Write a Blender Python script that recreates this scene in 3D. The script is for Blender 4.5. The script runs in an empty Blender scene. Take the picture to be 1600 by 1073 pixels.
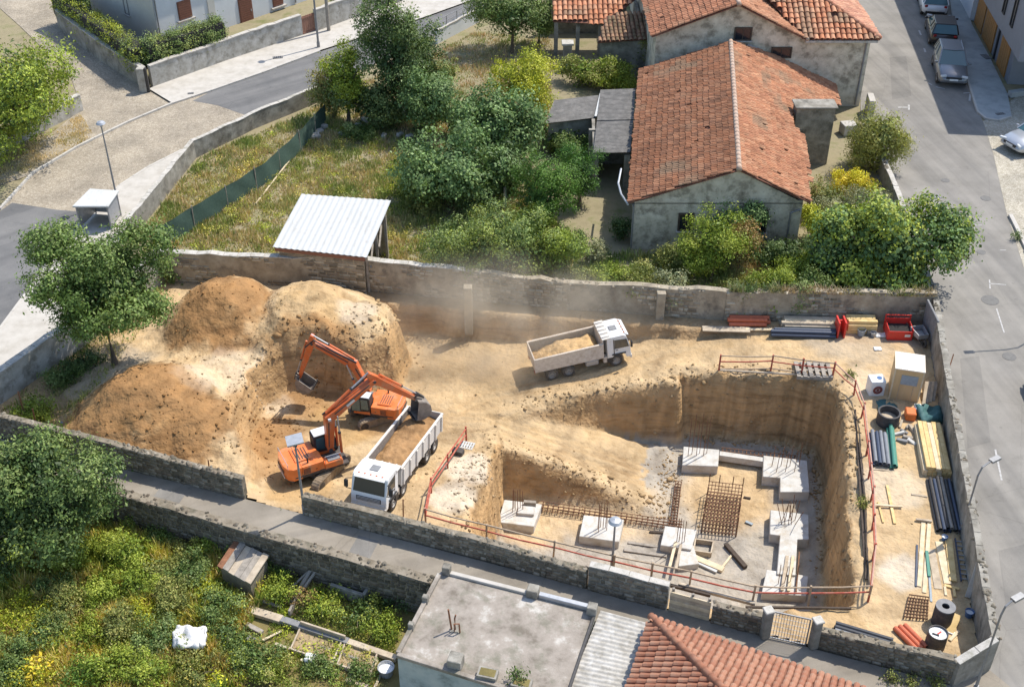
import bpy, bmesh, math, random
import numpy as np
from mathutils import Matrix, Vector, Euler
R = math.radians
random.seed(7); RNG = np.random.default_rng(11)

# ------------------------------------------------------------------ camera, sky, sun, exposure
scn = bpy.context.scene
COL = scn.collection
CAM_H, PITCH, FPX = 35.0, R(36), 1900.0
cam_d = bpy.data.cameras.new('camera'); cam = bpy.data.objects.new('camera', cam_d); COL.objects.link(cam)
cam.location = (0, 0, CAM_H); cam.rotation_euler = (R(90) - PITCH, 0, 0)
cam_d.sensor_width = 36; cam_d.lens = FPX / 1600 * 36; cam_d.clip_end = 3000
scn.camera = cam
SUN_AZ, SUN_EL = R(36), R(58)            # direction to the sun: right and away from the camera
world = bpy.data.worlds.new('World'); scn.world = world; world.use_nodes = True
wn = world.node_tree.nodes; wl = world.node_tree.links
sky = wn.new('ShaderNodeTexSky'); sky.sky_type = 'NISHITA'; sky.sun_disc = False
sky.sun_elevation = SUN_EL; sky.sun_rotation = R(90) - SUN_AZ
wl.new(sky.outputs[0], wn['Background'].inputs[0]); wn['Background'].inputs[1].default_value = 0.15
sd = bpy.data.lights.new('sun', 'SUN'); sun = bpy.data.objects.new('sun', sd); COL.objects.link(sun)
sd.energy = 3.5; sd.angle = R(0.53); sd.color = (1.0, 0.945, 0.86)
sv = Vector((math.cos(SUN_EL) * math.cos(SUN_AZ), math.cos(SUN_EL) * math.sin(SUN_AZ), math.sin(SUN_EL)))
sun.rotation_euler = sv.to_track_quat('Z', 'Y').to_euler(); sun.location = (30, 40, 60)
scn.view_settings.view_transform = 'Standard'; scn.view_settings.look = 'None'
scn.view_settings.exposure = 0.64; scn.view_settings.gamma = 1.0
scn.render.engine = 'CYCLES'
scn.cycles.max_bounces = 6; scn.cycles.diffuse_bounces = 3; scn.cycles.transparent_max_bounces = 8
scn.cycles.volume_bounces = 1; scn.cycles.caustics_reflective = False; scn.cycles.caustics_refractive = False

# ------------------------------------------------------------------ helpers
def P(x, y, z=0.0):
    """a point of the place at height z, read off the photograph (1600 x 1073)"""
    a = (x - 800) / FPX; b = (536.5 - y) / FPX
    dy = math.cos(PITCH) + b * math.sin(PITCH); dz = -math.sin(PITCH) + b * math.cos(PITCH)
    t = (CAM_H - z) / -dz
    return Vector((a * t, dy * t, z))

def PV(x, y, o, hd):
    """the point on the vertical plane through o with heading hd (a unit 2-vector) that lies on that line of sight"""
    a = (x - 800) / FPX; b = (536.5 - y) / FPX
    d = Vector((a, math.cos(PITCH) + b * math.sin(PITCH), -math.sin(PITCH) + b * math.cos(PITCH)))
    n = Vector((-hd[1], hd[0]))
    t = (n.x * o[0] + n.y * o[1]) / (n.x * d.x + n.y * d.y)
    p = Vector((0, 0, CAM_H)) + d * t
    return ((p.x - o[0]) * hd[0] + (p.y - o[1]) * hd[1], p.z)

MAT = {}
def nodes_of(name):
    m = bpy.data.materials.new(name); m.use_nodes = True
    return m, m.node_tree.nodes, m.node_tree.links, m.node_tree.nodes['Principled BSDF']

def ramp(n, stops):
    r = n.new('ShaderNodeValToRGB'); e = r.color_ramp.elements
    while len(e) < len(stops): e.new(0.5)
    for i, (p, c) in enumerate(stops):
        e[i].position = p; e[i].color = (*c, 1)
    return r

def pm(name, cols, scale=3.0, rough=0.85, bump=0.25, bscale=25.0, metal=0.0, vcol=False, stain=None, spec=0.3, detail=6.0, bdist=0.03, rot=None, stretch=None, lo=0.3, hi=0.7):
    """procedural material: noise between cols, optional stain (colour, amount, scale), optional vertex tint, bump"""
    m, n, l, b = nodes_of(name)
    tc = n.new('ShaderNodeTexCoord'); co = tc.outputs['Object']
    if stretch:
        mp = n.new('ShaderNodeMapping'); mp.inputs['Scale'].default_value = stretch; l.new(co, mp.inputs[0]); co = mp.outputs[0]
    nz = n.new('ShaderNodeTexNoise'); nz.inputs['Scale'].default_value = scale; nz.inputs['Detail'].default_value = detail; nz.inputs['Roughness'].default_value = 0.65
    l.new(co, nz.inputs['Vector'])
    k = len(cols); rp = ramp(n, [(lo + (hi - lo) * i / max(1, k - 1), c) for i, c in enumerate(cols)])
    l.new(nz.outputs['Fac'], rp.inputs[0]); out = rp.outputs[0]
    if stain:
        sc, amt, ss = stain
        n2 = n.new('ShaderNodeTexNoise'); n2.inputs['Scale'].default_value = ss; n2.inputs['Detail'].default_value = 8; n2.inputs['Roughness'].default_value = 0.7
        l.new(co, n2.inputs['Vector'])
        r2 = ramp(n, [(0.5, (0, 0, 0)), (0.68, (amt,) * 3)]); l.new(n2.outputs['Fac'], r2.inputs[0])
        mx = n.new('ShaderNodeMixRGB'); mx.inputs[2].default_value = (*sc, 1); l.new(r2.outputs[0], mx.inputs[0]); l.new(out, mx.inputs[1]); out = mx.outputs[0]
    if vcol:
        at = n.new('ShaderNodeAttribute'); at.attribute_name = 'Col'
        mx = n.new('ShaderNodeMixRGB'); mx.blend_type = 'MULTIPLY'; mx.inputs[0].default_value = 1
        l.new(out, mx.inputs[1]); l.new(at.outputs['Color'], mx.inputs[2]); out = mx.outputs[0]
    l.new(out, b.inputs['Base Color'])
    b.inputs['Roughness'].default_value = rough; b.inputs['Metallic'].default_value = metal
    b.inputs['Specular IOR Level'].default_value = spec
    if bump:
        n3 = n.new('ShaderNodeTexNoise'); n3.inputs['Scale'].default_value = bscale; n3.inputs['Detail'].default_value = 5; l.new(co, n3.inputs['Vector'])
        bp = n.new('ShaderNodeBump'); bp.inputs['Strength'].default_value = bump; bp.inputs['Distance'].default_value = bdist
        l.new(n3.outputs['Fac'], bp.inputs['Height']); l.new(bp.outputs[0], b.inputs['Normal'])
    MAT[name] = m; return m

def flat(name, c, rough=0.6, metal=0.0, spec=0.4, bump=0.0, var=0.12, scale=6.0, dirt=None):
    lo = tuple(x * (1 - var) for x in c); hi = tuple(min(1, x * (1 + var)) for x in c)
    return pm(name, [lo, c, hi], scale=scale, rough=rough, bump=bump, metal=metal, spec=spec, stain=dirt)

def leafmat(name, spec=0.22):
    m, n, l, b = nodes_of(name)
    at = n.new('ShaderNodeAttribute'); at.attribute_name = 'Col'
    l.new(at.outputs['Color'], b.inputs['Base Color']); b.inputs['Roughness'].default_value = 0.5; b.inputs['Specular IOR Level'].default_value = spec
    tr = n.new('ShaderNodeBsdfTranslucent'); mx = n.new('ShaderNodeMixShader'); mx.inputs[0].default_value = 0.16
    hs = n.new('ShaderNodeMixRGB'); hs.blend_type = 'MULTIPLY'; hs.inputs[0].default_value = 1; hs.inputs[2].default_value = (1.3, 1.35, 0.6, 1)
    l.new(at.outputs['Color'], hs.inputs[1]); l.new(hs.outputs[0], tr.inputs[0])
    l.new(b.outputs[0], mx.inputs[1]); l.new(tr.outputs[0], mx.inputs[2])
    l.new(mx.outputs[0], n['Material Output'].inputs[0]); MAT[name] = m

def root_matrix(o):
    while o.parent: o = o.parent
    return Matrix.LocRotScale(o.location, o.rotation_euler, o.scale)

def tag(o, label=None, cat=None, group=None, kind=None):
    if label: o['label'] = label
    if cat: o['category'] = cat
    if group: o['group'] = group
    if kind: o['kind'] = kind
    return o

def thing(name, label, cat, loc=(0, 0, 0), rz=0.0, group=None, rx=0.0, ry=0.0):
    o = bpy.data.objects.new(name, None); COL.objects.link(o); o.empty_display_size = 0.2
    o.location = loc; o.rotation_euler = (rx, ry, rz)
    return tag(o, label, cat, group)

def np_mesh(name, verts, faces, mat, parent=None, col=None, smooth=False, local=False):
    """verts (N,3), faces (K,3 or 4) numpy; col (N,3) vertex colours"""
    verts = np.asarray(verts, float)
    if parent is not None and not local:
        im = np.array(root_matrix(parent).inverted())
        verts = verts @ im[:3, :3].T + im[:3, 3]
    faces = np.asarray(faces, np.int32); k = faces.shape[1]
    me = bpy.data.meshes.new(name)
    me.vertices.add(len(verts)); me.vertices.foreach_set('co', verts.astype(np.float32).ravel())
    me.loops.add(faces.size); me.loops.foreach_set('vertex_index', faces.ravel())
    me.polygons.add(len(faces)); me.polygons.foreach_set('loop_start', np.arange(0, faces.size, k, dtype=np.int32))
    me.polygons.foreach_set('loop_total', np.full(len(faces), k, np.int32))
    if smooth: me.polygons.foreach_set('use_smooth', np.ones(len(faces), bool))
    me.update(); me.validate()
    if col is not None:
        a = me.color_attributes.new('Col', 'FLOAT_COLOR', 'POINT')
        c4 = np.ones((len(verts), 4), np.float32); c4[:, :3] = col
        a.data.foreach_set('color', c4.ravel())
    me.materials.append(MAT[mat])
    o = bpy.data.objects.new(name, me); COL.objects.link(o); o.parent = parent
    return o

class M:
    """collects shapes, then becomes ONE mesh object"""
    def __init__(s): s.v = []; s.f = []
    def add(s, vs, fs, mx=None):
        b = len(s.v)
        s.v += [(mx @ Vector(v)) if mx else Vector(v) for v in vs]; s.f += [tuple(i + b for i in f) for f in fs]; return s
    def box(s, c, d, rz=0, rx=0, ry=0):
        x, y, z = d[0] / 2, d[1] / 2, d[2] / 2
        vs = [(-x, -y, -z), (x, -y, -z), (x, y, -z), (-x, y, -z), (-x, -y, z), (x, -y, z), (x, y, z), (-x, y, z)]
        return s.add(vs, [(3, 2, 1, 0), (4, 5, 6, 7), (0, 1, 5, 4), (1, 2, 6, 5), (2, 3, 7, 6), (3, 0, 4, 7)], Matrix.Translation(Vector(c)) @ Euler((rx, ry, rz)).to_matrix().to_4x4())
    def beam(s, a, b, w, h=None, roll=0):
        a = Vector(a); b = Vector(b); h = h or w; d = b - a
        q = d.to_track_quat('X', 'Z').to_matrix().to_4x4()
        return s._bx(Matrix.Translation((a + b) / 2) @ q @ Matrix.Rotation(roll, 4, 'X'), d.length, w, h)
    def _bx(s, mx, L, w, h):
        x, y, z = L / 2, w / 2, h / 2
        vs = [(-x, -y, -z), (x, -y, -z), (x, y, -z), (-x, y, -z), (-x, -y, z), (x, -y, z), (x, y, z), (-x, y, z)]
        return s.add(vs, [(3, 2, 1, 0), (4, 5, 6, 7), (0, 1, 5, 4), (1, 2, 6, 5), (2, 3, 7, 6), (3, 0, 4, 7)], mx)
    def tube(s, pts, r, n=8, cap=True):
        pts = [Vector(p) for p in pts]; rs = r if isinstance(r, (list, tuple)) else [r] * len(pts); b = len(s.v)
        for i, p in enumerate(pts):
            d = (pts[min(i + 1, len(pts) - 1)] - pts[max(i - 1, 0)]).normalized()
            q = d.to_track_quat('Z', 'Y')
            for k in range(n):
                t = 2 * math.pi * k / n
                s.v.append(p + q @ Vector((math.cos(t) * rs[i], math.sin(t) * rs[i], 0)))
        for i in range(len(pts) - 1):
            for k in range(n):
                k2 = (k + 1) % n
                s.f.append((b + i * n + k, b + i * n + k2, b + (i + 1) * n + k2, b + (i + 1) * n + k))
        if cap:
            s.f.append(tuple(b + k for k in reversed(range(n)))); s.f.append(tuple(b + (len(pts) - 1) * n + k for k in range(n)))
        return s
    def prism(s, poly, z0, z1):
        n = len(poly); z0 = z0 if isinstance(z0, (list, tuple)) else [z0] * n; z1 = z1 if isinstance(z1, (list, tuple)) else [z1] * n
        vs = [(p[0], p[1], z0[i]) for i, p in enumerate(poly)] + [(p[0], p[1], z1[i]) for i, p in enumerate(poly)]
        fs = [tuple(reversed(range(n))), tuple(range(n, 2 * n))] + [(i, (i + 1) % n, n + (i + 1) % n, n + i) for i in range(n)]
        if sum(poly[i][0] * poly[(i + 1) % n][1] - poly[(i + 1) % n][0] * poly[i][1] for i in range(n)) < 0: fs = [tuple(reversed(f)) for f in fs]
        return s.add(vs, fs)
    def extr(s, prof, y0, y1, mx=None):
        """side profile [(x,z)] extruded from y0 to y1"""
        n = len(prof)
        vs = [(p[0], y0, p[1]) for p in prof] + [(p[0], y1, p[1]) for p in prof]
        fs = [tuple(range(n)), tuple(reversed(range(n, 2 * n)))] + [(i, n + i, n + (i + 1) % n, (i + 1) % n) for i in range(n)]
        if sum(prof[i][0] * prof[(i + 1) % n][1] - prof[(i + 1) % n][0] * prof[i][1] for i in range(n)) < 0: fs = [tuple(reversed(f)) for f in fs]
        return s.add(vs, fs, mx)
    def lathe(s, prof, n=20, mx=None):
        b = len(s.v); k = len(prof)
        for i in range(n):
            t = 2 * math.pi * i / n
            for r, z in prof:
                v = Vector((r * math.cos(t), r * math.sin(t), z)); s.v.append(mx @ v if mx else v)
        for i in range(n):
            j = (i + 1) % n
            for q in range(k - 1): s.f.append((b + i * k + q, b + j * k + q, b + j * k + q + 1, b + i * k + q + 1))
        return s
    def quad(s, *p): return s.add(p, [tuple(range(len(p)))])
    def build(s, name, mat, parent=None, local=False, bevel=0.0, smooth=False, label=None, seg=1):
        me = bpy.data.meshes.new(name); vs = s.v
        if parent is not None and not local:
            im = root_matrix(parent).inverted(); vs = [im @ v for v in vs]
        me.from_pydata([tuple(v) for v in vs], [], s.f); me.update()
        if bevel:
            bm = bmesh.new(); bm.from_mesh(me)
            es = [e for e in bm.edges if len(e.link_faces) == 2 and e.calc_face_angle(0) > 0.6]
            bmesh.ops.bevel(bm, geom=es, offset=bevel, segments=seg, affect='EDGES', profile=0.6, clamp_overlap=True)
            bm.to_mesh(me); bm.free()
        if smooth:
            me.polygons.foreach_set('use_smooth', [True] * len(me.polygons)); 
        me.materials.append(MAT[mat])
        o = bpy.data.objects.new(name, me); COL.objects.link(o); o.parent = parent
        if label: o['label'] = label
        return o

def copy_tree(o, parent=None):
    c = o.copy(); COL.objects.link(c); c.parent = parent
    for ch in list(o.children): copy_tree(ch, c)
    return c

# noise for shaping terrain
_pt = RNG.random((256, 256))
def vnoise(x, y):
    xi = np.floor(x).astype(int); yi = np.floor(y).astype(int); fx = x - xi; fy = y - yi
    fx = fx * fx * (3 - 2 * fx); fy = fy * fy * (3 - 2 * fy)
    g = lambda i, j: _pt[i % 256, j % 256]
    return (g(xi, yi) * (1 - fx) + g(xi + 1, yi) * fx) * (1 - fy) + (g(xi, yi + 1) * (1 - fx) + g(xi + 1, yi + 1) * fx) * fy - 0.5
def fbm(x, y, o=4):
    s = 0; a = 1
    for i in range(o): s = s + a * vnoise(x * 2 ** i + 17 * i, y * 2 ** i + 31 * i); a *= 0.5
    return s
def sstep(a, b, x):
    t = np.clip((x - a) / (b - a), 0, 1); return t * t * (3 - 2 * t)
def sdist(X, Y, poly):
    """signed distance to polygon, positive inside (numpy)"""
    ins = np.zeros(X.shape, bool); d = np.full(X.shape, 1e9); n = len(poly)
    for i in range(n):
        ax, ay = poly[i][0], poly[i][1]; bx, by = poly[(i + 1) % n][0], poly[(i + 1) % n][1]
        ex, ey = bx - ax, by - ay
        t = np.clip(((X - ax) * ex + (Y - ay) * ey) / (ex * ex + ey * ey + 1e-9), 0, 1)
        d = np.minimum(d, np.hypot(X - ax - t * ex, Y - ay - t * ey))
        c = ((ay > Y) != (by > Y)) & (X < ex * (Y - ay) / (ey if abs(ey) > 1e-9 else 1e-9) + ax)
        ins ^= c
    return np.where(ins, d, -d)
def ldist(X, Y, line):
    d = np.full(X.shape, 1e9)
    for (a, b) in zip(line[:-1], line[1:]):
        ex, ey = b[0] - a[0], b[1] - a[1]
        t = np.clip(((X - a[0]) * ex + (Y - a[1]) * ey) / (ex * ex + ey * ey), 0, 1)
        d = np.minimum(d, np.hypot(X - a[0] - t * ex, Y - a[1] - t * ey))
    return d
def rbf(pts, X, Y):
    """thin-plate surface through the points (x, y, z)"""
    p = np.array(pts, float); n = len(p)
    ph = lambda r2: 0.5 * r2 * np.log(r2 + 1e-9)
    A = np.zeros((n + 3, n + 3)); D2 = (p[:, None, 0] - p[None, :, 0]) ** 2 + (p[:, None, 1] - p[None, :, 1]) ** 2
    A[:n, :n] = ph(D2) + np.eye(n) * 0.5; A[:n, n] = 1; A[:n, n + 1:] = p[:, :2]; A[n, :n] = 1; A[n + 1:, :n] = p[:, :2].T
    w = np.linalg.solve(A, np.concatenate([p[:, 2], [0, 0, 0]]))
    out = w[n] + w[n + 1] * X + w[n + 2] * Y
    for i in range(n): out = out + w[i] * ph((X - p[i, 0]) ** 2 + (Y - p[i, 1]) ** 2)
    return out

# ------------------------------------------------------------------ materials
leafmat('leaf')
def road_mat(name, cols, rot=-.17):
    m, n, l, b = nodes_of(name); tc = n.new('ShaderNodeTexCoord')
    mp = n.new('ShaderNodeMapping'); mp.inputs['Rotation'].default_value = (0, 0, rot); l.new(tc.outputs['Object'], mp.inputs[0])
    m2 = n.new('ShaderNodeMapping'); m2.inputs['Scale'].default_value = (1.5, .07, 1); l.new(mp.outputs[0], m2.inputs[0])
    N = lambda v, s, d=6, r=.65: (lambda q: (q.inputs['Scale'].__setattr__('default_value', s), q.inputs['Detail'].__setattr__('default_value', d), q.inputs['Roughness'].__setattr__('default_value', r), l.new(v, q.inputs['Vector']), q)[-1])(n.new('ShaderNodeTexNoise'))
    base = N(tc.outputs['Object'], .5); r0 = ramp(n, [(.3, cols[0]), (.5, cols[1]), (.7, cols[2])]); l.new(base.outputs[0], r0.inputs[0])
    def mul(x, fac, stops):
        rp = ramp(n, stops); l.new(fac, rp.inputs[0]); mx = n.new('ShaderNodeMixRGB'); mx.blend_type = 'MULTIPLY'; mx.inputs[0].default_value = 1; l.new(x, mx.inputs[1]); l.new(rp.outputs[0], mx.inputs[2]); return mx.outputs[0]
    x = mul(r0.outputs[0], N(m2.outputs[0], .55, 3).outputs[0], [(.35, (.82, .82, .82)), (.6, (1.08, 1.07, 1.05))])
    x = mul(x, N(tc.outputs['Object'], 1.3, 8, .75).outputs[0], [(.28, (.72, .72, .72)), (.42, (1, 1, 1))])
    wv = N(tc.outputs['Object'], 1.1, 4); ad = n.new('ShaderNodeMixRGB'); ad.inputs[0].default_value = .12; l.new(tc.outputs['Object'], ad.inputs[1]); l.new(wv.outputs['Color'], ad.inputs[2])
    vo = n.new('ShaderNodeTexVoronoi'); vo.feature = 'DISTANCE_TO_EDGE'; vo.inputs['Scale'].default_value = .22; l.new(ad.outputs[0], vo.inputs['Vector'])
    x = mul(x, vo.outputs['Distance'], [(.0, (.86, .86, .86)), (.004, (1, 1, 1))])
    x = mul(x, N(tc.outputs['Object'], 45, 2).outputs[0], [(.3, (.86, .86, .86)), (.7, (1.12, 1.12, 1.12))])
    l.new(x, b.inputs['Base Color']); b.inputs['Roughness'].default_value = .93; b.inputs['Specular IOR Level'].default_value = .15
    bp = n.new('ShaderNodeBump'); bp.inputs['Strength'].default_value = .2; bp.inputs['Distance'].default_value = .01; f = N(tc.outputs['Object'], 60, 3); l.new(f.outputs[0], bp.inputs['Height']); l.new(bp.outputs[0], b.inputs['Normal']); MAT[name] = m
pm('soil', [(0.80, 0.77, 0.72), (1, 1, 1), (1.05, 1.02, 0.98)], scale=1.6, rough=0.97, bump=0.55, bscale=4.5, bdist=0.2, vcol=True, spec=0.1)
_m = MAT['soil']; _n = _m.node_tree.nodes; _l = _m.node_tree.links; _b = _n['Principled BSDF']; _src = _b.inputs['Base Color'].links[0].from_socket
_tc = _n.new('ShaderNodeTexCoord'); _mp = _n.new('ShaderNodeMapping'); _mp.inputs['Scale'].default_value = (.35, .35, 2.6); _l.new(_tc.outputs['Object'], _mp.inputs[0])
_nz = _n.new('ShaderNodeTexNoise'); _nz.inputs['Scale'].default_value = 1.3; _nz.inputs['Detail'].default_value = 7; _l.new(_mp.outputs[0], _nz.inputs['Vector'])
_rp = ramp(_n, [(.32, (.62, .58, .54)), (.47, (.98, .97, .95)), (.62, (1.12, 1.08, 1.0)), (.72, (.85, .8, .72))]); _l.new(_nz.outputs['Fac'], _rp.inputs[0])
_mx = _n.new('ShaderNodeMixRGB'); _mx.blend_type = 'MULTIPLY'; _mx.inputs[0].default_value = .8; _l.new(_src, _mx.inputs[1]); _l.new(_rp.outputs[0], _mx.inputs[2]); _l.new(_mx.outputs[0], _b.inputs['Base Color'])
pm('clod', [(0.8, 0.8, 0.8), (1, 1, 1)], scale=4, rough=0.97, bump=0.3, vcol=True, spec=0.1)
pm('ground_soil', [(0.22, 0.19, 0.115), (0.28, 0.24, 0.15), (0.17, 0.175, 0.075)], scale=0.7, rough=0.97, bump=0.5, bscale=14, spec=0.1)
pm('garden_soil', [(0.13, 0.11, 0.045), (0.21, 0.17, 0.07), (0.11, 0.14, 0.03)], scale=0.9, rough=0.97, bump=0.5, bscale=14, spec=0.1)
road_mat('asphalt_light', [(0.20, 0.189, 0.169), (0.24, 0.227, 0.205), (0.275, 0.26, 0.236)])
road_mat('asphalt_grey', [(0.135, 0.135, 0.135), (0.165, 0.163, 0.16), (0.19, 0.186, 0.18)], rot=.9)
road_mat('alley_mat', [(0.215, 0.188, 0.15), (0.265, 0.234, 0.19), (0.305, 0.272, 0.225)], rot=1.25)
pm('concrete_pale', [(0.38, 0.35, 0.30), (0.46, 0.43, 0.38), (0.51, 0.48, 0.43)], scale=1.2, rough=0.9, bump=0.15, bscale=50, stain=((0.36, 0.335, 0.29), 0.5, 1.5), spec=0.2)
pm('concrete_walk', [(0.27, 0.29, 0.28), (0.34, 0.355, 0.345), (0.38, 0.39, 0.375)], scale=1.0, rough=0.9, bump=0.15, bscale=50, stain=((0.22, 0.24, 0.23), 0.5, 1.1), spec=0.2)
pm('kerb', [(0.40, 0.375, 0.33), (0.52, 0.49, 0.44)], scale=2.0, rough=0.9, bump=0.2)
pm('paint_white', [(0.32, 0.31, 0.29), (0.44, 0.43, 0.41), (0.52, 0.51, 0.49)], scale=6, rough=0.8, bump=0.0, stain=((0.26, 0.25, 0.23), 0.95, 4))
flat('iron', (0.15, 0.145, 0.135), 0.8, var=.2)
pm('footing_concrete', [(0.43, 0.41, 0.37), (0.54, 0.525, 0.485), (0.60, 0.59, 0.56)], scale=2.4, rough=0.9, bump=0.3, bscale=24, stain=((0.40, 0.33, 0.23), 0.7, 1.8), detail=9)
pm('blinding', [(0.30, 0.285, 0.255), (0.40, 0.375, 0.33), (0.50, 0.42, 0.30)], scale=0.8, rough=0.95, bump=0.5, bscale=18, stain=((0.52, 0.37, 0.20), 0.9, 0.35))
pm('wall_dirty', [(0.16, 0.145, 0.115), (0.27, 0.25, 0.21), (0.38, 0.36, 0.31)], scale=1.3, rough=0.95, bump=0.5, bscale=16, stain=((0.09, 0.085, 0.07), 0.85, 1.1))
pm('wall_white', [(0.26, 0.24, 0.20), (0.42, 0.40, 0.35), (0.54, 0.52, 0.48)], scale=1.5, rough=0.93, bump=0.3, bscale=20, stain=((0.16, 0.145, 0.115), 0.85, 1.4), detail=10)
pm('wall_mortar', [(0.14, 0.115, 0.08), (0.235, 0.20, 0.15), (0.31, 0.27, 0.21)], scale=2.5, rough=0.96, bump=0.6, bscale=18, stain=((0.075, 0.075, 0.05), 0.8, 1.2))
pm('wall_pink', [(0.23, 0.19, 0.135), (0.33, 0.28, 0.205), (0.43, 0.375, 0.285)], scale=1.6, rough=0.95, bump=0.55, bscale=15, stain=((0.12, 0.105, 0.09), 0.8, 1.3))
pm('stone', [(0.72, 0.72, 0.72), (1, 1, 1), (1.15, 1.12, 1.08)], scale=5, rough=0.95, bump=0.5, bscale=22, vcol=True)
pm('coping_stone', [(0.38, 0.355, 0.31), (0.50, 0.47, 0.42), (0.30, 0.285, 0.23)], scale=2.0, rough=0.94, bump=0.4, bscale=20, stain=((0.16, 0.15, 0.10), 0.6, 2.2))
pm('old_plaster', [(0.30, 0.265, 0.20), (0.52, 0.465, 0.355), (0.60, 0.54, 0.42), (0.70, 0.64, 0.51)], lo=.36, hi=.66, scale=1.2, rough=0.95, bump=0.5, bscale=12, stain=((0.17, 0.145, 0.105), 0.9, 1.1), detail=10)
pm('white_plaster', [(0.58, 0.60, 0.60), (0.66, 0.675, 0.67)], scale=1.0, rough=0.85, bump=0.1, bscale=40)
pm('cream_plaster', [(0.50, 0.48, 0.42), (0.58, 0.56, 0.50)], scale=1.0, rough=0.88, bump=0.15, bscale=40)
pm('blue_plaster', [(0.30, 0.36, 0.36), (0.42, 0.47, 0.46), (0.50, 0.53, 0.50)], scale=1.3, rough=0.9, bump=0.25, bscale=18, stain=((0.15, 0.17, 0.15), 0.8, 1.0))
pm('roof_slab', [(0.17, 0.145, 0.115), (0.275, 0.24, 0.20), (0.33, 0.29, 0.245), (0.50, 0.47, 0.42)], lo=.34, hi=.68, scale=1.1, rough=0.96, bump=0.35, bscale=20, stain=((0.17, 0.165, 0.12), 0.8, 1.6), detail=12)
pm('tile_old', [(0.8, 0.8, 0.8), (1, 1, 1), (1.15, 1.1, 1.05)], scale=3, rough=0.9, bump=0.3, bscale=30, vcol=True, stain=((0.13, 0.10, 0.085), 0.5, 1.4))
pm('tile_new', [(0.85, 0.85, 0.85), (1, 1, 1), (1.12, 1.1, 1.06)], scale=3, rough=0.85, bump=0.2, bscale=30, vcol=True)
pm('tile_base', [(0.16, 0.075, 0.05), (0.22, 0.10, 0.065)], scale=3, rough=0.95, bump=0.2)
pm('tile_front', [(0.24, 0.098, 0.058), (0.31, 0.135, 0.08), (0.36, 0.18, 0.11)], scale=2.6, rough=0.88, bump=0.3, bscale=30, stain=((0.24, 0.15, 0.11), 0.6, 2.0))
pm('tile_front_pale', [(0.28, 0.13, 0.078), (0.36, 0.175, 0.108), (0.42, 0.235, 0.15)], scale=2.6, rough=0.88, bump=0.3, bscale=30, stain=((0.28, 0.18, 0.13), 0.6, 2.0))
pm('ridge_mat', [(0.36, 0.26, 0.19), (0.46, 0.33, 0.25), (0.40, 0.36, 0.30)], scale=3, rough=0.95, bump=0.4)
pm('fibre_cement', [(0.12, 0.115, 0.105), (0.18, 0.17, 0.155), (0.25, 0.235, 0.215)], scale=2.5, rough=0.93, bump=0.3, bscale=30, stain=((0.13, 0.13, 0.12), 0.6, 2.0))
pm('fibre_pale', [(0.28, 0.26, 0.22), (0.42, 0.40, 0.36), (0.56, 0.545, 0.51)], scale=2.5, rough=0.93, bump=0.3, bscale=30, stretch=(1, 1, 1), stain=((0.26, 0.24, 0.20), 0.75, 3.0), detail=9)
pm('sheet_white', [(0.48, 0.485, 0.46), (0.55, 0.555, 0.54)], scale=1.5, rough=0.6, bump=0.0, stain=((0.40, 0.38, 0.33), 0.75, 3.0), stretch=(1.6, .7, 1))
flat('rust', (0.23, 0.105, 0.055), 0.9, bump=0.3, var=0.35)
flat('dark_wood', (0.075, 0.055, 0.04), 0.85, bump=0.3, var=0.3)
flat('grey_wood', (0.30, 0.265, 0.22), 0.9, bump=0.4, var=0.3, scale=4)
flat('dark_inside', (0.03, 0.028, 0.026), 0.95)  # near-black, paints in the shade inside skip, bucket, ring and hedge
flat('brown_shutter', (0.20, 0.085, 0.055), 0.6, var=0.15)
flat('brown_gate', (0.27, 0.14, 0.095), 0.6, var=0.15)
pm('timber_yellow', [(0.50, 0.35, 0.14), (0.64, 0.46, 0.21), (0.72, 0.55, 0.28)], scale=3, rough=0.8, bump=0.2, bscale=30, stretch=(1, 1, 1))
pm('timber_pale', [(0.50, 0.40, 0.26), (0.62, 0.51, 0.34), (0.70, 0.60, 0.44)], scale=3, rough=0.85, bump=0.2, bscale=30)
pm('plank_weathered', [(0.33, 0.27, 0.20), (0.45, 0.37, 0.27), (0.54, 0.46, 0.35)], scale=3, rough=0.9, bump=0.3, bscale=30)
pm('ply_cabin', [(0.50, 0.345, 0.175), (0.57, 0.40, 0.21), (0.62, 0.45, 0.25)], scale=1.5, rough=0.75, bump=0.1, stretch=(1, 1, 0.25))
pm('cabin_roof_mat', [(0.66, 0.58, 0.46), (0.76, 0.70, 0.60)], scale=1.5, rough=0.8, bump=0.1, stretch=(3, 0.5, 1))
flat('wood_door', (0.36, 0.18, 0.055), 0.6, var=0.2)
flat('grey_facade', (0.20, 0.215, 0.24), 0.7, var=0.06, scale=2)
flat('white_facade', (0.62, 0.64, 0.66), 0.7, var=0.06)
flat('window_dark', (0.02, 0.024, 0.03), 0.12, spec=0.6)
pm('metal_grey', [(0.22, 0.22, 0.22), (0.30, 0.30, 0.30)], scale=5, rough=0.55, bump=0.05, metal=0.4)
pm('galvanised', [(0.36, 0.37, 0.38), (0.48, 0.49, 0.50)], scale=6, rough=0.45, bump=0.05, metal=0.5)
flat('steel_dark', (0.065, 0.062, 0.06), 0.6, metal=0.3, var=0.25)
flat('rebar', (0.20, 0.105, 0.06), 0.85, var=0.3)
pm('excavator_orange', [(0.62, 0.145, 0.03), (0.72, 0.18, 0.04), (0.66, 0.20, 0.07)], scale=2.5, rough=0.45, bump=0.03, stain=((0.42, 0.27, 0.15), 0.75, 2.2), spec=0.45)
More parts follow.
